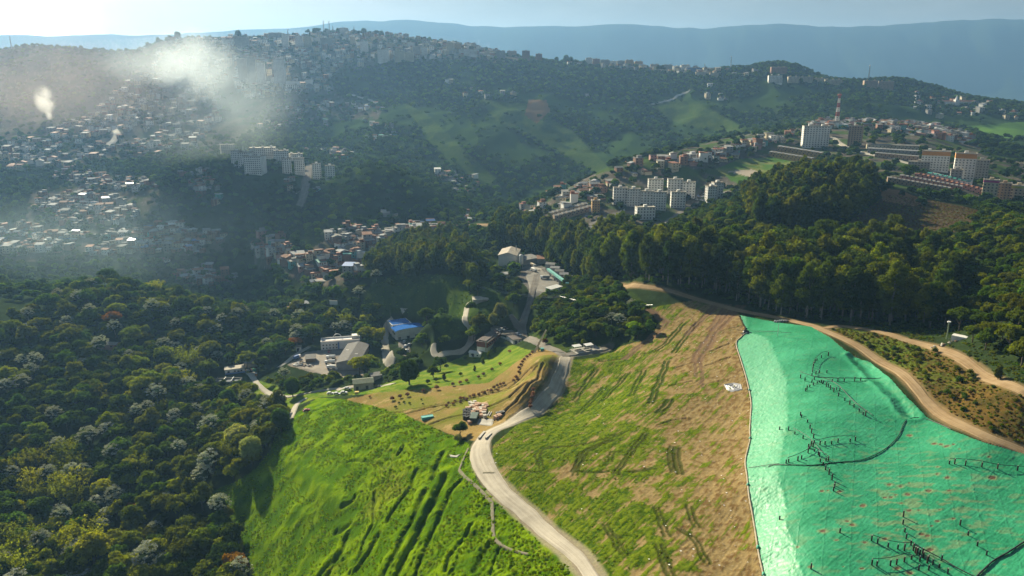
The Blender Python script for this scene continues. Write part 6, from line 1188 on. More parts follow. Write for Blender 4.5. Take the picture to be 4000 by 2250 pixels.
for i, (x, y) in enumerate([(730,690),(790,680),(850,680),(900,690),(740,750),(800,745),(860,750),(730,810),(790,810),(850,810),(740,870),(800,880),(860,870),(900,840)]):
    t = box_thing(*C5(x, y+25), 1.5, 1.4, rk.uniform(1.6, 2.3), BLACKP, None, 'bin', .3+rk.normal()*.12, 'refuse_bin', None, DARK, BG); PENDING.append((t, "black open bin in the "+("back" if y < 720 else "second" if y < 780 else "third" if y < 840 else "front")+" row of the road heap", C5(x, y)[0]))
for x, y, lab in ((880,500,"white round-topped bin at the upper left of the crate heap"),(995,480,"white bin at the top of the crate heap"),(1250,840,"white bag bin beside the loose pipes")): box_thing(*C5(x, y+10), 1.7, 1.5, 1.5, WHITEB, lab, 'bin', .4, 'white_bin', WHITEB)
box_thing(*C5(980,905), 3.4, 7.2, 2.6, TARPB, "large dark covered container in front of the crate heap", 'container', -.12, 'skip_container', mat("green_lid", (.07, .11, .09), .6, .2, 1))
for x, y, lab in ((1540,850,"left pale crate of the pair beside the concrete pad"),(1610,820,"right pale crate of the pair beside the concrete pad")): box_thing(*C5(x, y+20), 2.3, 2.3, 1.5, PINKB, lab, 'crate', .6, 'crate', PINKB)
for x, y, lab in ((1590,760,"black bin behind the pale pair beside the concrete pad"),(1680,735,"dark skip farthest right of the crate heap")): box_thing(*C5(x, y+15), 2.2, 1.6, 1.3, BLACKP, lab, 'bin', .5, 'refuse_bin', None, GALV)
for x, y, lab in ((1330,780,"left one of two white pipes lying beside the crate heap"),(1380,790,"right one of two white pipes lying beside the crate heap")): A = G(*C5(x-15, y+25)); B = G(*C5(x+40, y-75)); tag(MB().tube([A+Vector((0, 0, .3)), B+Vector((0, 0, .3))], .22, 8).obj('loose_pipe', [WHITE]), lab, 'pipe')
def drape(name, pts, m, lift, kind=None, label=None, cat=None, sub=6, rough=0):
    """a flat slab following the ground between outline points"""
    P = poly_ground(pts)[:, :2]; c = P.mean(0); V = []; F = []; n = len(P); rn = np.random.default_rng(4)
    for k in range(sub+1):
        for i in range(n): V.append(c+(P[i]-c)*k/sub)
    V = np.array(V); z = height(V[:, 0], V[:, 1])+lift+rough*rn.normal(0, 1, len(V)); z[-n:] -= lift+.2
    F = [(k*n+i, k*n+(i+1) % n, (k+1)*n+(i+1) % n, (k+1)*n+i)[::-1] for k in range(sub) for i in range(n)]; o = link(name, raw_mesh(name, np.c_[V, z], F, [m])); return tag(o, label, cat, None, kind)
drape('concrete_pad', [C5(1090,880),(1212,1053),C5(1480,870),C5(1430,1050),C5(1030,1010)], CONC, .25, 'structure'); drape('parking_yard', [(1250,842),(1262,832),(1285,828),(1300,836),(1312,852),(1290,846),(1272,845)], RM['grey'], .2, 'structure'); drape('yard_surface', [(724,917),(770,890),(808,886),(848,884),(850,905),(848,950),(800,940),(775,932),(742,924)], mat("yard_dirt", (.27, .23, .185), .95, .3, .15, dirt=(.16, .15, .14)), .18, 'structure'); drape('factory_yard', [(1318,690),(1335,668),(1362,676),(1385,690),(1412,715),(1400,738),(1350,745),(1330,728)], mat("factory_dirt", (.20, .185, .16), .95, .3, .12), .3, 'structure')
box_thing(1075,1053,6.2,2.6,1.4,TEALP,"turquoise open container on the grass left of the crate heap",'container',.35,'skip_container',None,TEALP); box_thing(674,1068,4,3,2,GREENP,"green skip with white goods below the white scrap heap",'skip',.2,'skip_container',None,WHITE); box_thing(898,991,2.4,1.6,1.5,YEL,"yellow bin in front of the pale green shed",'bin',.1,'yellow_bin',YEL); box_thing(645,946,1.6,1.6,2.4,mat("orange_paint", (.5, .22, .08), .6, .2, 1),"orange tank box beside the lane by the blue based building",'tank',.1,'tank_box',WHITE); box_thing(1364,882,2,1.6,1.6,TEALP,"teal cabinet at the foot of the leaning mast",'cabinet',0,'cabinet',TEALP); box_thing(1354,883,.8,.8,1.5,YEL,"small yellow drum at the foot of the leaning mast",'drum',0,'yellow_drum')
def heap(px, py, w, d, h, m, label, cat, n, name, seed, s=(.8, 1.8)):
    p = G(px, py); t = thing(name, label, cat, p, 0); rr = np.random.default_rng(seed); b = MB()
    for i in range(n):
        a = rr.uniform(0, 6.28); q = math.sqrt(rr.random()); x, y = q*w*.5*math.cos(a), q*d*.5*math.sin(a); r = rr.uniform(*s)*.5; z0 = float(height(np.array([p.x+x]), np.array([p.y+y]))[0])-p.z+max(0, h*(1-q*q)*rr.random())
        V, F = ico(np.array([x, y, z0+r*.4]), r, rr, .7); b.add(V*np.array([1, 1, 1]), F, int(rr.integers(0, len(m))))
    b.obj('pieces', m, t)['kind'] = 'stuff'
heap(655,1006,18,12,1.8,[WHITE,WHITEB,STEEL],"broad heap of white sacks beside the lane",'heap',90,'sack_heap',1); heap(690,1008,5,4,1.2,[WHITE,STEEL],"small heap of white scrap right of the sacks",'heap',16,'scrap_heap',2); heap(671,1034,6,8,1.4,[BLACKP,WHITE,STEEL],"dark scrap bins in a pile below the sacks",'heap',26,'scrap_heap',3); heap(668,1021,6,4,1.2,[PINKB,WOOD],"reddish timber scrap below the sacks",'heap',14,'scrap_heap',4); heap(640,932,5,3,1.4,[GREENP],"crumpled green sheet beside the grey annex",'sheet',6,'green_heap',5,(1.6,2.8)); heap(630,932,8,4,1.3,[WHITE,PINKB],"pale baled waste beside the grey annex",'bales',14,'bale_heap',6)
heap(758,916,12,10,1.8,[WHITE,WOOD,WHITEB],"mixed white scrap in front of the yard shelter",'heap',48,'scrap_heap',7); heap(775,921,8,4,1.6,[PINKB,WHITE],"pinkish bales beside the yard shelter",'bales',18,'bale_heap',8); heap(845,930,2.4,2.4,1.8,[WHITE],"white round water tank at the warehouse corner",'tank',1,'water_tank',9,(2.4,2.6))
heap(1874,838,4,4,2.6,[STEEL,BLACKP],"tangle of grey pipes at the top corner of the green sheet",'pipe bundle',22,'pipe_heap',10); heap(1964,810,9,3,1,[mat("grey_sack", (.22,.23,.25),.8,.3,1)],"grey rubble sacks beside the lower dirt road",'sacks',22,'sack_heap',11); heap(2375,868,13,3,.5,[WHITEB,WOOD],"loose pale boards along the upper dirt road",'boards',12,'board_heap',12,(.8,1.6)); heap(2345,772,7,3,.6,[WHITE],"white scraps at the wood edge behind the upper road",'scrap',8,'scrap_heap',13)
def plastic():
    P = [(1820,968),(1845,962),(1866,966),(1868,980),(1845,986),(1830,984)]; drape('plastic_sheet', P, mat("grey_plastic", (.30, .30, .32), .45, .3, 1, 0, .4), .25, None, "crumpled grey plastic sheet lying on the dry field beside the mound", 'plastic sheet', 9, .16)
plastic()
def litter():
    rr = np.random.default_rng(41); b = MB(); x, y, z, px, py = scatter(-10, 130, 195, 440, 4.5, rr); k = inside(px, py, POLY['field']); d = sstep(1450, 1880, px)
    for i in np.where(k)[0]:
        if rr.random() > .05+.5*d[i]**2: continue
        s = rr.uniform(.12, .42); a = rr.uniform(0, 6); c, sn = math.cos(a)*s, math.sin(a)*s; q = z[i]+.22; b.add([(x[i]-c, y[i]-sn, q), (x[i]+sn, y[i]-c, q+.1), (x[i]+c, y[i]+sn, q+.25*s), (x[i]-sn, y[i]+c, q+.3*s)], [(0, 1, 2, 3)], int(rr.integers(0, 3)))
    tag(b.obj('litter', [WHITE, mat("litter_grey", (.5, .5, .52), .6, .2, 1), mat("litter_brown", (.25, .19, .13), .8, .2, 1)]), kind='stuff')
litter()
for l, lab in (([(1205,1106),(1219,1090)], "pale culvert wall at the outer side of the road bend"), ([(1222,1106),(1236,1094)], "second pale culvert wall, nearer the road bend")): A, B, w, rz = span(*l); t = thing('culvert_wall', lab, 'wall', A, rz); MB().box(0, -.35, -1.2, w, .35, 1).obj('wall', [CONC], t); MB().box(-.1, -.5, 1.003, w+.1, .5, 1.18).obj('coping', [WHITEB], t)
drape('concrete_slab', [(1128,1144),(1150,1148),(1160,1143),(1150,1152),(1132,1150)], CONC, .3, None, "broken pale slab in the grass beside the drain path", 'slab'); A, B, w, rz = span((1255,846),(1287,862)); t = thing('retaining_wall', "white retaining wall below the parking yard", 'wall', A, rz); MB().box(0, -.2, -2.5, w, .2, .9).obj('wall', [WHITE], t); MB().box(-.05, -.3, .903, w+.05, .3, 1.05).obj('coping', [WHITEB], t)
def platform():
    A, B, w, rz = span((1451, 893), (1516, 882)); t = thing('loading_platform', "concrete loading platform with pits and two white canopies beside the field", 'platform', (A.x, A.y, max(A.z, B.z)-.4), rz); b = MB(); d = 9; b.box(0, 0, -4, w, d, 1.2)
    for x in (w*.1, w*.42): [b.box(*c) for c in ((x-.2, 2, 1.203, x+.05, 6, 1.7), (x+w*.22, 2, 1.203, x+w*.22+.25, 6, 1.7), (x+.05, 2, 1.203, x+w*.22, 2.25, 1.7), (x+.05, 5.75, 1.203, x+w*.22, 6, 1.7))]
    b.obj('deck', [CONC], t); MB().box(w*.1+.06, 2.26, 1.21, w*.32, 5.74, 1.3).obj('pit', [DARK], t)
    for x, y in ((w*.2, 6.5), (w*.62, 5.5)):
        c = MB(); c.profile([(-1.8, 3.6), (-1.8, 3.75), (1.8, 4.1), (1.8, 3.95)], -2.8, 2.8); [c.box(q-.08, r-.08, 1.2, q+.08, r+.08, 3.7) for q in (-2.5, 2.5) for r in (-1.5, 1.5)]; c.obj('canopy', [WHITE], t, (x, y, 0))
platform()
def cabinet():
    A, B, w, rz = span((2386, 861), (2429, 870)); t = thing('fenced_cabinet', "white fenced cabinet with a dark pump beside the upper dirt road", 'cabinet', A, rz); MB().box(.6, 1, -2, w-.4, 5, 3.6).obj('housing', [WHITE], t); MB().tube([(w*.5, .3, .2), (w*.5, .3, 1.5), (w*.5+.2, .3, 1.9)], [.8, .9, .3], 9).obj('pump', [BLACKP], t)
    f = MB()
    for k in range(9): x = k*w/8; f.box(x-.05, -.6, -1.5, x+.05, -.5, 2.4)
    f.box(0, -.57, 2.2, w, -.53, 2.28); f.box(0, -.57, 1.0, w, -.53, 1.06); f.obj('fence', [STEEL], t); p = G(2412, 838); t2 = thing('flare_pipe', "slim flare pipe with a white cap behind the fenced cabinet", 'pipe', (A.x+math.cos(rz)*w*.6, A.y+7, A.z)); MB().tube([(0, 0, -1), (0, 0, 8)], .3, 8).obj('pipe', [mat("green_pipe", (.2, .26, .17), .7, .2, 1)], t2); MB().tube([(0, 0, 8), (0, 0, 8.5)], [.9, .8], 10).obj('cap', [WHITE], t2); BUILT.append((A.x+4, A.y+3, 8))
cabinet()
def billboard(px, py, w, h, z0, label, rz):
    p = G(px, py); t = thing('billboard', label, 'billboard', p, rz); MB().box(-w/2, -.15, z0, w/2, .15, z0+h).obj('panel', [mat("sign_white", (.62, .64, .62), .6, .12, .3)], t); [MB().box(x-.12, -.1, -1.5, x+.12, .1, z0).obj('post', [STEEL], t) for x in (-w*.35, w*.35)]
billboard(840,778,8,4.2,4.5,"blank pale billboard standing in the trees above the blue-roofed hall",-.25)
# ------------------------------------------------------------------ clipped shrubs on the terraces
C2 = lambda x, y: (644+x*.25, 723.9+y*.25); C3 = lambda x, y: (1288+x*.25, 723.9+y*.25)
SHR = [(f, x, y, s, tn, k) for f, tn, k, l in [
 (C2, 'pink', 'shrub', [(1370,1135,1.5),(1450,1110,1.3),(1525,1095,1.4),(1685,1055,1.3),(1820,1025,1.6),(1980,985,1.2),(2055,968,1.2),(2120,950,1.2),(2240,912,1.1),(2290,885,1.2),(2375,835,1.1),(2455,780,1.2),(1145,1105,.8),(2550,655,1.3)]), (C2, 'dark', 'shrub', [(1440,1170,.8),(1490,1162,.8),(1545,1172,.8),(1405,1212,.9),(1730,965,1.5),(1810,945,1.5),(2060,885,1.3),(2105,725,1.4),(1665,1130,.6),(1680,1175,.6)]),
 (C2, 'gold', 'column', [(1895,930,1.0),(2200,840,.8),(2285,775,1.15),(2345,715,1.2),(2400,655,1.0)]),
 (C5, 'pink', 'shrub', [(280,580,1.0),(450,530,.95),(640,400,1.2),(640,490,.9),(790,420,1.1),(970,330,1.2),(1100,300,1.1),(1240,255,1.2),(1410,205,1.2),(1480,120,1.1),(1560,70,1.0),(1580,185,.8),(330,500,.8),(500,450,.8),(720,380,.9),(870,340,.9),(1180,240,.9),(1320,190,.9),(1640,40,1.0),(1720,20,1.0)]),
 (C5, 'pink', 'shrub', [(2470,160,1.0),(2460,270,1.1),(2450,350,1.2),(2420,440,1.0),(2400,510,1.0),(2390,610,1.2)]), (C3, 'pink', 'shrub', [(205,665,1.2),(180,690,1.1),(150,710,1.2),(125,735,1.1),(105,760,1.1),(90,790,1.1),(70,820,1.2),(70,865,1.1),(40,915,1.2),(55,935,1.0),(15,945,1.0)])] for x, y, s in l]
rsz = np.random.default_rng(2)
for f, x, y, s, tn, k in SHR:
    px, py = f(x, y); p = G(px, py); t = make_tree(k, p.x, p.y, p.z-.15, s*.82, rsz.uniform(0, 6), tn, int(rsz.integers(0, 9)), None, "clipped shrubs on the terraces"); where = "on the upper terraces" if f is C2 else "in the hedge row behind the crate heap" if f is C5 and px < 1300 else "on the bank above the dusty road" if f is C5 else "in the hedge on the plateau rim"
    PENDING.append((t, f"{'pinkish' if tn == 'pink' else 'dark green' if tn == 'dark' else 'golden'} {'round clipped shrub' if k == 'shrub' else 'upright clipped conifer'} {where}", px))
# ------------------------------------------------------------------ masts on the hills
def mast(px, py0, py1, label, r=1.0, striped=False, head=True):
    p = ground_clamped(px, py0); s = depth_scale(p); h = (py0-py1)*s*1.02; t = thing('mast', label, 'mast', p); n = 8; BAND = [mat("mast_red", (.36, .07, .035), .6, .15, .5), mat("mast_white", (.68, .66, .62), .6, .12, .5)] if striped else [STEEL]
    for q in range(7 if striped else 1):
        m = MB(); a0, a1 = (q/7, (q+1)/7) if striped else (0, 1); f = lambda a, i: (r*(1-.72*a)*(1, 1, -1, -1)[i], r*(1-.72*a)*(1, -1, -1, 1)[i], h*a-2*(a == 0))
        for i in range(4): m.tube([f(a0, i), f(a1, i)], r*.17, 4)
        nn = 2 if striped else 9
        for k in range(nn):
            b0, b1 = a0+(a1-a0)*k/nn, a0+(a1-a0)*(k+1)/nn
            for i in range(4): m.tube([f(b0, i), f(b1, (i+1) % 4)], r*.10, 4); m.tube([f(b0, i), f(b0, (i+1) % 4)], r*.10, 4)
        m.obj('lattice_section' if striped else 'lattice', [BAND[q % 2] if striped else BAND[0]], t)
    if head: m = MB(); [m.tube([(r*.5*math.cos(a), r*.5*math.sin(a), h*.96), (r*1.1*math.cos(a), r*1.1*math.sin(a), h*.97)], r*.45, 7) for a in (0, 1.6, 3.1, 4.7)]; m.obj('antenna', [BAND[0]], t); MB().tube([(0, 0, h), (0, 0, h*1.06)], r*.12, 4).obj('spike', [BAND[0]], t)
mast(2104,314,240,"red and white striped lattice mast above the right housing hill",3.1,True)
for a in [(725,77,57,"lattice mast left on the city ridge above the slender white tower"),(815,79,49,"tall mast just left of the biggest mast on the city ridge"),(829,73,46,"biggest mast standing on the city ridge"),(838,70,54,"short mast right behind the biggest ridge mast"),(866,74,61,"thin low mast right of the ridge mast group"),(891,74,59,"lattice mast where the city ridge begins to fall"),(30,126,95,"thin mast near the sun glow at the far left"),(1772,166,147,"thin mast left on the mid ridge, right of the blue block"),(1838,166,136,"taller thin mast left of the wooded round hill"),(2184,192,154,"dark mast on the far right hilltop")]: mast(a[0], a[1], a[2], a[3], 1.7)
# crest trees seen against the sky
rt = np.random.default_rng(12)
for px, py, h in [(372,104,16),(398,103,17),(420,102,14),(428,100,20),(448,99,26),(486,100,16),(500,101,15),(600,95,26),(615,96,20),(652,90,18),(710,84,20),(738,86,14),(775,86,22),(792,86,22),(800,84,26),(822,82,16),(850,82,17),(895,88,22),(905,88,22),(916,88,24),(930,90,22),(948,91,26),(960,93,22),(975,95,18),(993,98,16),(1004,101,15),(1018,104,14),(1044,108,14),(1105,119,16),(1116,121,13),(170,128,16),(192,126,15),(205,124,18),(240,120,18),(260,117,16),(1375,142,15),(1400,150,18),(1424,152,26),(1436,154,20),(1470,158,15),(1662,184,34)]:
    p = ground_clamped(px, py+2); t = make_tree('egg' if rt.random() < .6 else 'broad', p.x, p.y, p.z-1, h/13., rt.uniform(0, 6), 'dark', int(rt.integers(0, 9)), None, "trees on the skyline of the city ridge"); PENDING.append((t, ("tall " if h > 20 else "low " if h < 16 else "")+"dark tree on the skyline "+("left of the smoke" if px < 500 else "between the ridge masts" if px < 880 else "right of the ridge masts" if px < 1200 else "along the falling ridge"), px))
# ------------------------------------------------------------------ smoke, added haze and dust
def smoke(px, py, Y, rx, ry, rz_, dens, scale, col, lo=.42, hi=.75, edge=1.6, name='smoke', drift=(0, 0, 0), glow=0):
    u, s = ray(px, py); p = Vector((float(u)*Y, Y, CAMZ+Y*float(s))); bm = bmesh.new(); bmesh.ops.create_icosphere(bm, subdivisions=3, radius=1); me = bpy.data.meshes.new(name); bm.to_mesh(me); bm.free()
    m, N, L = new_mat(f"{name}_{px}_{py}"); me.materials.append(m); o = link(name, me, None, p, None, (rx, ry, rz_)); tag(o, kind='stuff')
    out = N('ShaderNodeOutputMaterial'); v = N('ShaderNodeVolumePrincipled'); L(v.outputs[0], out.inputs['Volume']); tc = N('ShaderNodeTexCoord'); mp = N('ShaderNodeMapping'); mp.inputs['Scale'].default_value = (rx, ry, rz_); mp.inputs['Location'].default_value = drift; L(tc.outputs['Object'], mp.inputs[0])
    n = N('ShaderNodeTexNoise'); n.inputs['Scale'].default_value = scale; n.inputs['Detail'].default_value = 5; n.inputs['Roughness'].default_value = .55; n.inputs['Distortion'].default_value = .4; L(mp.outputs[0], n.inputs[0])
    ln = N('ShaderNodeVectorMath'); ln.operation = 'LENGTH'; L(tc.outputs['Object'], ln.inputs[0]); fo = N('ShaderNodeMapRange'); fo.inputs[1].default_value = .15; fo.inputs[2].default_value = 1.0; fo.inputs[3].default_value = 1; fo.inputs[4].default_value = 0; L(ln.outputs['Value'], fo.inputs[0])
    pw = N('ShaderNodeMath'); pw.operation = 'POWER'; pw.inputs[1].default_value = edge; L(fo.outputs[0], pw.inputs[0]); mr = N('ShaderNodeMapRange'); mr.inputs[1].default_value = lo; mr.inputs[2].default_value = hi; L(n.outputs['Fac'], mr.inputs[0])
    mu = N('ShaderNodeMath'); mu.operation = 'MULTIPLY'; L(pw.outputs[0], mu.inputs[0]); L(mr.outputs[0], mu.inputs[1]); m2 = N('ShaderNodeMath'); m2.operation = 'MULTIPLY'; m2.inputs[1].default_value = dens; L(mu.outputs[0], m2.inputs[0]); L(m2.outputs[0], v.inputs['Density'])
    v.inputs['Color'].default_value = (*col, 1); v.inputs['Anisotropy'].default_value = .3; return o
smoke(475,160,1420,105,75,74,.024,.012,(.84,.93,1.0),.32,.64,1.5)
smoke(350,150,1440,100,60,58,.008,.013,(.82,.92,1.0),.36,.68,1.5)
smoke(560,225,1400,170,110,110,.0066,.009,(.82,.93,1.0),.32,.68,1.8,drift=(30,9,4))
smoke(540,310,1320,190,90,110,.0046,.009,(.80,.94,.95),.32,.68,2.0,drift=(80,2,1))
smoke(160,215,1750,420,260,200,.0012,.004,(1,.84,.74),.26,.64,1.7,drift=(12,70,3))  # broad thin smoke, warm sun glow put into its colour
smoke(330,600,960,420,230,75,.0011,.005,(.62,.86,.95),.26,.66,1.5,drift=(5,44,8))  # thin bluish valley haze, added to set off the wooded knoll
smoke(112,250,1800,28,20,36,.07,.03,(.95,.95,.95),.38,.60,1.0); smoke(122,283,1800,9,9,22,.08,.04,(.95,.95,.95),.34,.56,1.0)
smoke(1345,560,830,22,18,26,.013,.05,(.80,.9,.98),.38,.68,1.3); smoke(1318,592,800,10,9,14,.012,.07,(.80,.9,.98),.38,.68,1.3)
smoke(1402,1300,250,9,6,3.2,.026,.12,(.90,.80,.66),.36,.7,1.3,'dust')
smoke(1360,1225,262,12,8,3.0,.012,.10,(.90,.80,.66),.36,.7,1.3,'dust')
# ------------------------------------------------------------------ planting plan
def plant_all():
    # left wood
    x, y, z, px, py = scatter(-430, -20, 170, 720, 8.0, rng)
    k = inside(px, py, W_LEFT) & free(x, y, 3) & ~in_any(px, py, ('yard', 'lawn', 'terrace')); x, y, z, px, py = x[k], y[k], z[k], px[k], py[k]
    gap = fbm(x/38., y/38., 3)
    for i in range(len(x)):
        if gap[i] > .42 and py[i] < 1150: continue
        t = rng.random(); kind = 'silver' if t < .12 else 'flat' if t < .27 else 'bamboo' if (px[i]-130)**2+((py[i]-1210)*1.3)**2 < 8500 or t > .985 else 'broad'
        tint = 'silver' if kind == 'silver' else 'yellow' if kind == 'bamboo' else tint_pick(rng, (('green', .28), ('olive', .28), ('dark', .12), ('yellow', .21), ('gold', .10), ('orange', .01)))
        place_tree(kind, x[i], y[i], z[i], (rng.uniform(.62, 1.15)+.5*rng.random()**3)*(1.0 if kind != 'silver' else .88)*(1.18 if y[i] < 350 else 1), rng.uniform(0, 6.28), tint, int(rng.integers(0, 9)))
    # trees between the site buildings
    for poly, sp, tb, a, b in ((W_LAWNTREES, 7.0, (('green', .3), ('olive', .25), ('yellow', .25), ('bright', .2)), .45, .9), (W_MID, 6.8, (('dark', .28), ('green', .36), ('olive', .2), ('bright', .12), ('blue', .04)), .55, 1.15), (W_KNOLL, 5.6, (('dark', .3), ('green', .4), ('olive', .2), ('bright', .1)), .5, .95)):
        x, y, z, px, py = scatter(-190, 220, 330, 900, sp, rng); k = inside(px, py, poly) & free(x, y, 2) & ~in_any(px, py, ('yard', 'plant', 'terrace')); shl = inside(px, py, POLY['shade_lawn'])
        for i in np.where(k)[0]:
            if poly is W_MID and shl[i] and rng.random() < .9: continue
            t = rng.random(); kind = 'silver' if t < .06 else 'palm' if t < .09 and poly is W_MID else 'flat' if t < .2 else 'broad'
            if poly is W_MID and px[i] > 900 and px[i] < 1190 and py[i] < 700+.12*(px[i]-900): kind = 'euc'
            place_tree(kind, x[i], y[i], z[i], (rng.uniform(a, b) if kind != 'euc' else rng.uniform(.6, .85)), rng.uniform(0, 6.28), 'silver' if kind == 'silver' else 'gold' if kind == 'euc' else tint_pick(rng, tb), int(rng.integers(0, 9)))
    # eucalyptus belt and eucalyptus hill
    x, y, z, px, py = scatter(-30, 340, 380, 860, 7.6, rng); k = inside(px, py, W_EUC) & free(x, y, 3.5) & ~in_any(px, py, ('plant',))
    for i in np.where(k)[0]:
        h = rng.uniform(.84, 1.16)*(1.02 if px[i] > 1500 else .74)*(.82 if px[i] > 2250 else 1)
        if y[i] > 520 and px[i] > 1600: h *= .8
        place_tree('euc', x[i], y[i], z[i], h, rng.uniform(0, 6.28), tint_pick(rng, (('euc', .5), ('gold', .35), ('olive', .15))), int(rng.integers(0, 9)))
    x, y, z, px, py = scatter(180, 430, 560, 790, 8.2, rng); k = inside(px, py, W_HILLEUC) & free(x, y, 2)
    for i in np.where(k)[0]: place_tree('euc', x[i], y[i], z[i], rng.uniform(.62, 1.0), rng.uniform(0, 6.28), tint_pick(rng, (('euc', .6), ('green', .2), ('gold', .2))), int(rng.integers(0, 9)))
    # wood on the right and behind the belt
    x, y, z, px, py = scatter(110, 640, 270, 760, 7.0, rng); k = inside(px, py, W_BACK) & ~inside(px, py, W_HILLEUC) & ~inside(px, py, W_EUC) & free(x, y, 4) & ~in_any(px, py, ('bank', 'soil'))
    scr = inside(px, py, POLY['scrub'])
    for i in np.where(k)[0]:
        if scr[i] and rng.random() < .86: continue
        place_tree('broad' if rng.random() < .8 else 'flat', x[i], y[i], z[i], rng.uniform(.55, 1.1)*(.6 if scr[i] else 1), rng.uniform(0, 6.28), tint_pick(rng, (('green', .3), ('olive', .3), ('dark', .15), ('gold', .2), ('yellow', .05))), int(rng.integers(0, 9)))
    # bushes on the bank
    x, y, z, px, py = scatter(90, 300, 240, 420, 4.4, rng); k = inside(px, py, POLY['bank']) & free(x, y, .6); g = fbm(x/12., y/12., 2)
    for i in np.where(k)[0]:
        if g[i] > .05: place_tree('shrub', x[i], y[i], z[i]-.3, rng.uniform(.5, 1.3), rng.uniform(0, 6.28), tint_pick(rng, (('olive', .3), ('gold', .4), ('green', .3))), int(rng.integers(0, 9)))
plant_all()
def low_growth():
    r3 = np.random.default_rng(55)
    x, y, z, px, py = scatter(-190, 70, 170, 430, 1.5, r3); k = inside(px, py, POLY['green']) & (px > 380) & free(x, y, .6)
    for l, w, dep in RILLS: P = plan(l, CROP6); k[k] &= dist_line(x[k], y[k], P) > w*.75
    g = fbm(x/9., y/9., 3); k &= (g > -.12); i = np.where(k)[0]; dzz = np.zeros(len(i))
    stuff_plants("creepers", x[i], y[i], z[i]+.1+(fbm(x[i]/9.+5, y[i]/9.+3, 4)*.6), r3.uniform(.28, .72, len(i))*(1+.5*g[i]), ('creeper', 'bright', 'weed'), TUFT, r3, (.35, .75))
    x, y, z, px, py = scatter(-20, 140, 195, 460, 1.7, r3); k = inside(px, py, POLY['field']) & free(x, y, .8); i = np.where(k)[0]
    ax = math.radians(38); st = fbm((x[i]*math.cos(ax)-y[i]*math.sin(ax))/3.2, (x[i]*math.sin(ax)+y[i]*math.cos(ax))/30., 4); side = sstep(1450, 1850, px[i]-(py[i]-1000)*.12)
    i = i[(fbm(x[i]/9.+5, y[i]/9.+3, 4)*.75+st*.7+.16-.62*(side-.32)) > .16]
    i = i[r3.random(len(i)) < .55]
    stuff_plants("weeds", x[i], y[i], z[i]+.02, r3.uniform(.2, .5, len(i)), ('weed', 'creeper', 'olive'), TUFT, r3, (.35, .8))
    x, y, z, px, py = scatter(90, 330, 240, 420, 1.9, r3); k = inside(px, py, POLY['bank']) & free(x, y, .5); i = np.where(k)[0]
    stuff_plants("bank_growth", x[i], y[i], z[i], r3.uniform(.3, .85, len(i)), ('gold', 'olive', 'dry'), TUFT, r3, (.6, 1.2))
    x, y, z, px, py = scatter(-200, 120, 380, 900, 2.6, r3); k = inside(px, py, POLY['shade_lawn']) & free(x, y, 1.2) & (r3.random(len(x)) < .5); i = np.where(k)[0]
    stuff_plants("lawn_growth", x[i], y[i], z[i], r3.uniform(.4, 1.1, len(i)), ('dark', 'green'), TUFT, r3, (.6, 1.2))
low_growth()
def belt_floor():
    r4 = np.random.default_rng(66); x, y, z, px, py = scatter(-30, 440, 370, 860, 4.6, r4); k = (inside(px, py, W_EUC) | inside(px, py, W_HILLEUC)) & free(x, y, 1.2) & ~in_any(px, py, ('plant',)); i = np.where(k)[0]
    stuff_plants("belt_undergrowth", x[i], y[i], z[i]-.6, r4.uniform(.22, .5, len(i)), ('dark', 'green'), MID[:3], r4)
    x, y, z, px, py = scatter(120, 480, 470, 790, 2.6, r4); k = in_any(px, py, ('scrub',)) & free(x, y, 1); i = np.where(k)[0]
    stuff_plants("dry_scrub", x[i], y[i], z[i], r4.uniform(.4, 1.0, len(i)), ('dry', 'dry', 'olive', 'dry'), TUFT, r4, (.5, 1.1))
belt_floor()
def verge_growth():
    r5 = np.random.default_rng(71); x, y, z, px, py = scatter(110, 420, 250, 460, 2.4, r5); E = [(2120,800),(2300,815),(2390,780),(2500,760),(2640,780),(2850,1000),(2850,1120),(2576,970),(2480,925),(2395,880),(2260,842),(2140,818)]
    k = inside(px, py, E) & free(x, y, .8) & (fbm(x/10., y/10., 3) > -.2); i = np.where(k)[0]; stuff_plants("verge_growth", x[i], y[i], z[i], r5.uniform(.4, 1.3, len(i)), ('olive', 'green', 'gold'), TUFT, r5, (.6, 1.2))
verge_growth()
# ------------------------------------------------------------------ far woods (masses) and the individual trees that show largest
def far_woods():
    r2 = np.random.default_rng(123)
    x, y, z, px, py = scatter(-1900, 1900, 640, 2750, 12.5, r2)
    okf = (px > -160) & (px < 2736) & (py > 40) & (py < 900)
    u = np.abs(x/y) < .84
    gr = sstep(.02, .30, fbm(x/200.+8, y/200., 4)+.25*fbm(x/40., y/40., 4)+.13*(sstep(960, 1100, px)*(1-sstep(1850, 2000, px))*sstep(215, 260, py)))*sstep(900, 1200, y)
    dens = 1-gr*.93
    dens[in_any(px, py, ('ridgegrass', 'ridgegrass2', 'ridgegrass3', 'redsoil'))] *= .06
    dens[in_any(px, py, ('greenfield', 'meadow', 'pitch', 'plant'))] = 0
    dens[in_any(px, py, ('city',))] *= .42; dens[in_any(px, py, ('slum', 'slum2'))] *= .30; dens[in_any(px, py, ('hill',))] *= .34; dens[in_any(px, py, ('scrub', 'soil'))] *= .05
    dens[inside(px, py, W_LEFT) | inside(px, py, W_MID) | inside(px, py, W_EUC) | inside(px, py, W_HILLEUC) | inside(px, py, W_KNOLL) | (inside(px, py, W_BACK) & (y < 760))] = 0
    k = okf & u & (r2.random(len(x)) < dens); k[k] &= free(x[k], y[k], 2.0)
    x, y, z = x[k], y[k], z[k]; s = r2.uniform(.6, 1.25, len(x))
    stuff_plants("distant_forest", x, y, z-.6, s, ('dark', 'green', 'blue'), LOD, r2)
    return len(x)
nf = far_woods()
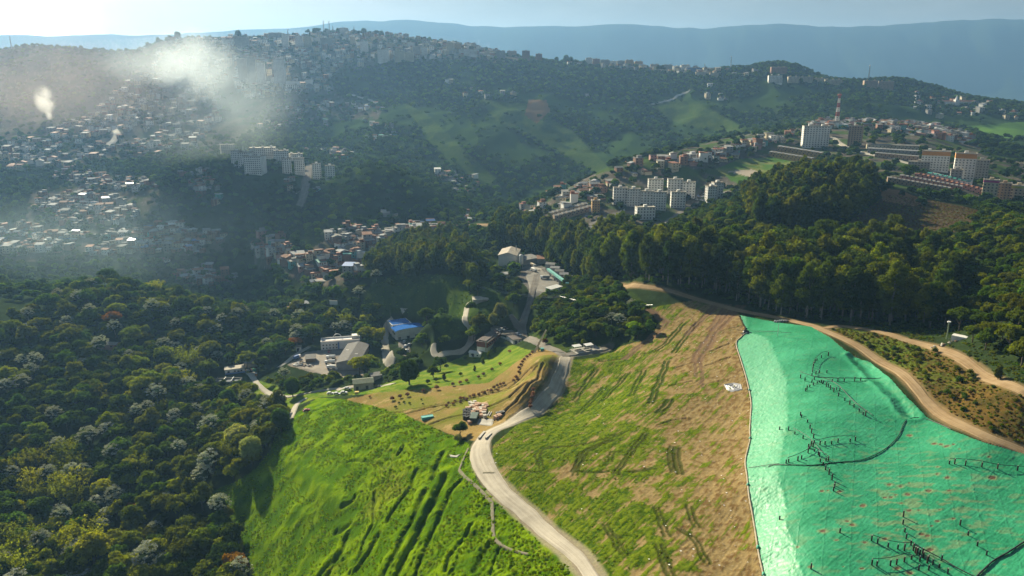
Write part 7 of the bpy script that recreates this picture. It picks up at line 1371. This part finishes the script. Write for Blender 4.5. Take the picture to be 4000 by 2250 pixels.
def rank_trees():
    global ALLT
    A = ALLT; X = np.array([a[1] for a in A]); Y = np.array([a[2] for a in A]); Z = np.array([a[3] for a in A])
    H = np.array([BASEH[a[0]]*a[4] for a in A]); d = np.sqrt(X*X+Y*Y+(Z-CAMZ)**2); px, py = project(X, Y, Z+H*.7)
    vis = (px > -10) & (px < 2586) & (py > -10) & (py < 1470)
    # not hidden by the ground
    for i in np.where(vis)[0]:
        t = np.linspace(.3, .97, 14); hh = height(X[i]*t, Y[i]*t); zz = CAMZ+(Z[i]+H[i]*.8-CAMZ)*t
        if (hh > zz).any(): vis[i] = False
    size = np.where(vis, H/d, 0)
    kinds = {'broad': 240, 'flat': 110, 'silver': 100, 'bamboo': 30, 'euc': 270, 'palm': 12, 'shrub': 70}
    single = np.zeros(len(A), bool)
    for kd, lim in kinds.items():
        k = np.array([a[0] == kd for a in A]); idx = np.where(k & vis)[0]; idx = idx[np.argsort(-size[idx])][:lim]; single[idx] = True
    return single, vis, px, py, d
def zone_name(px, py):
    if py > 1140 and px < 660: return "low in the left wood" if py > 1290 else "in the left wood beside the green slope"
    if px < 720 and py > 880: return "in the left wood below the settling tanks"
    if px < 560: return "on the wooded knoll at the left"
    if px < 960 and py < 900: return "in the wood behind the porthole-windowed building"
    if px < 1100 and py > 880: return "among the site roads"
    if px < 1340 and py < 880: return "in the wood around the blue-roofed hall"
    if px < 1660 and py > 690: return "on the wooded knoll behind the dusty road"
    if px < 1560: return "in the belt behind the factory yard"
    if py < 585 and px < 2230: return "on the eucalyptus hill"
    if py > 800 and px > 2050: return "on the bank between both dirt roads"
    if px > 2380: return "in the wood beyond the upper dirt road"
    if py < 640: return "in the wood behind the eucalyptus belt"
    return "in the main eucalyptus belt"
TW_ = {'dark': 'dark green', 'green': 'green', 'olive': 'olive green', 'yellow': 'yellow-green', 'orange': 'rusty orange', 'silver': 'silvery', 'blue': 'blue-green', 'euc': 'grey-green', 'gold': 'golden green', 'pink': 'pinkish', 'bright': 'bright green', 'paleleaf': 'pale green', 'maroon': 'dark red'}
KW_ = {'broad': 'broadleaf tree', 'flat': 'flat-topped tree', 'euc': 'eucalyptus', 'silver': 'silver-leaved tree', 'bamboo': 'bamboo clump', 'palm': 'palm', 'shrub': 'bush', 'egg': 'domed tree', 'column': 'columnar tree'}
def size_word(kind, s):
    r = s/{'broad': .92, 'flat': .92, 'euc': .92, 'silver': .83, 'bamboo': .92, 'palm': .85, 'shrub': .9}.get(kind, 1)
    return 'large ' if r > 1.12 else 'small ' if r < .82 else 'mid-sized '
single, vis, tpx, tpy, td = rank_trees()
rs = np.random.default_rng(9)
STUFF = {'left_wood': [], 'eucalyptus_wood': []}
for i, (kind, x, y, z, s, rot, tint, var) in enumerate(ALLT):
    if single[i]:
        t = make_tree(kind, x, y, z-.2, s, rot, tint, var, None, KW_[kind]+"s "+zone_name(tpx[i], tpy[i]), s*rs.uniform(.9, 1.15))
        ph = (size_word(kind, s)+('' if kind == 'silver' else TW_[tint]+' ')+KW_[kind]+' '+zone_name(tpx[i], tpy[i])); PENDING.append((t, ph, float(tpx[i])))
    elif (tpx[i] > -250 and tpx[i] < 2820 and tpy[i] < 1650):
        STUFF['eucalyptus_wood' if kind == 'euc' else 'left_wood'].append((x, y, z, s*(.95 if kind != 'shrub' else .3)))
for nm, ms, tn in (('left_wood', MID, ('green', 'olive', 'dark')), ('eucalyptus_wood', EUC, ('euc', 'gold'))):
    a = np.array(STUFF[nm]); nm2 = 'undergrowth_forest' if nm == 'left_wood' else nm
    if len(a): stuff_plants(nm2, a[:, 0], a[:, 1], a[:, 2]-.3, a[:, 3], tn, ms, rs)
for px, py, kind, h, tint, lab in SOLO:
    p = G(px, py); s = h/BASEH[kind]; make_tree(kind, p.x, p.y, p.z-.2, s, rs.uniform(0, 6.28), tint, int(rs.integers(0, 9)), lab)
print("TREES", len(ALLT), "single", single.sum(), "far", nf, {k: len(v) for k, v in STUFF.items()})
# ------------------------------------------------------------------ labels that single each one out
ORD = ['first', 'second', 'third', 'fourth', 'fifth', 'sixth', 'seventh', 'eighth', 'ninth', 'tenth', 'eleventh', 'twelfth']
def ordinal(i): return ORD[i] if i < 12 else f"{i+1}{'th' if 10 <= (i+1) % 100 <= 20 else {1: 'st', 2: 'nd', 3: 'rd'}.get((i+1) % 10, 'th')}"
def finish_labels():
    by = {}
    for o, ph, px in PENDING: by.setdefault(ph, []).append((px, o))
    for ph, l in by.items():
        l.sort(key=lambda t: t[0]); n = len(l)
        for i, (px, o) in enumerate(l):
            o['label'] = ph if n == 1 else f"{ph}, leftmost" if i == 0 else f"{ph}, rightmost" if i == n-1 else f"{ph}, {ordinal(i)} from left"
            if len(o['label'].split()) > 16: print("LONG", o['label'])
finish_labels()
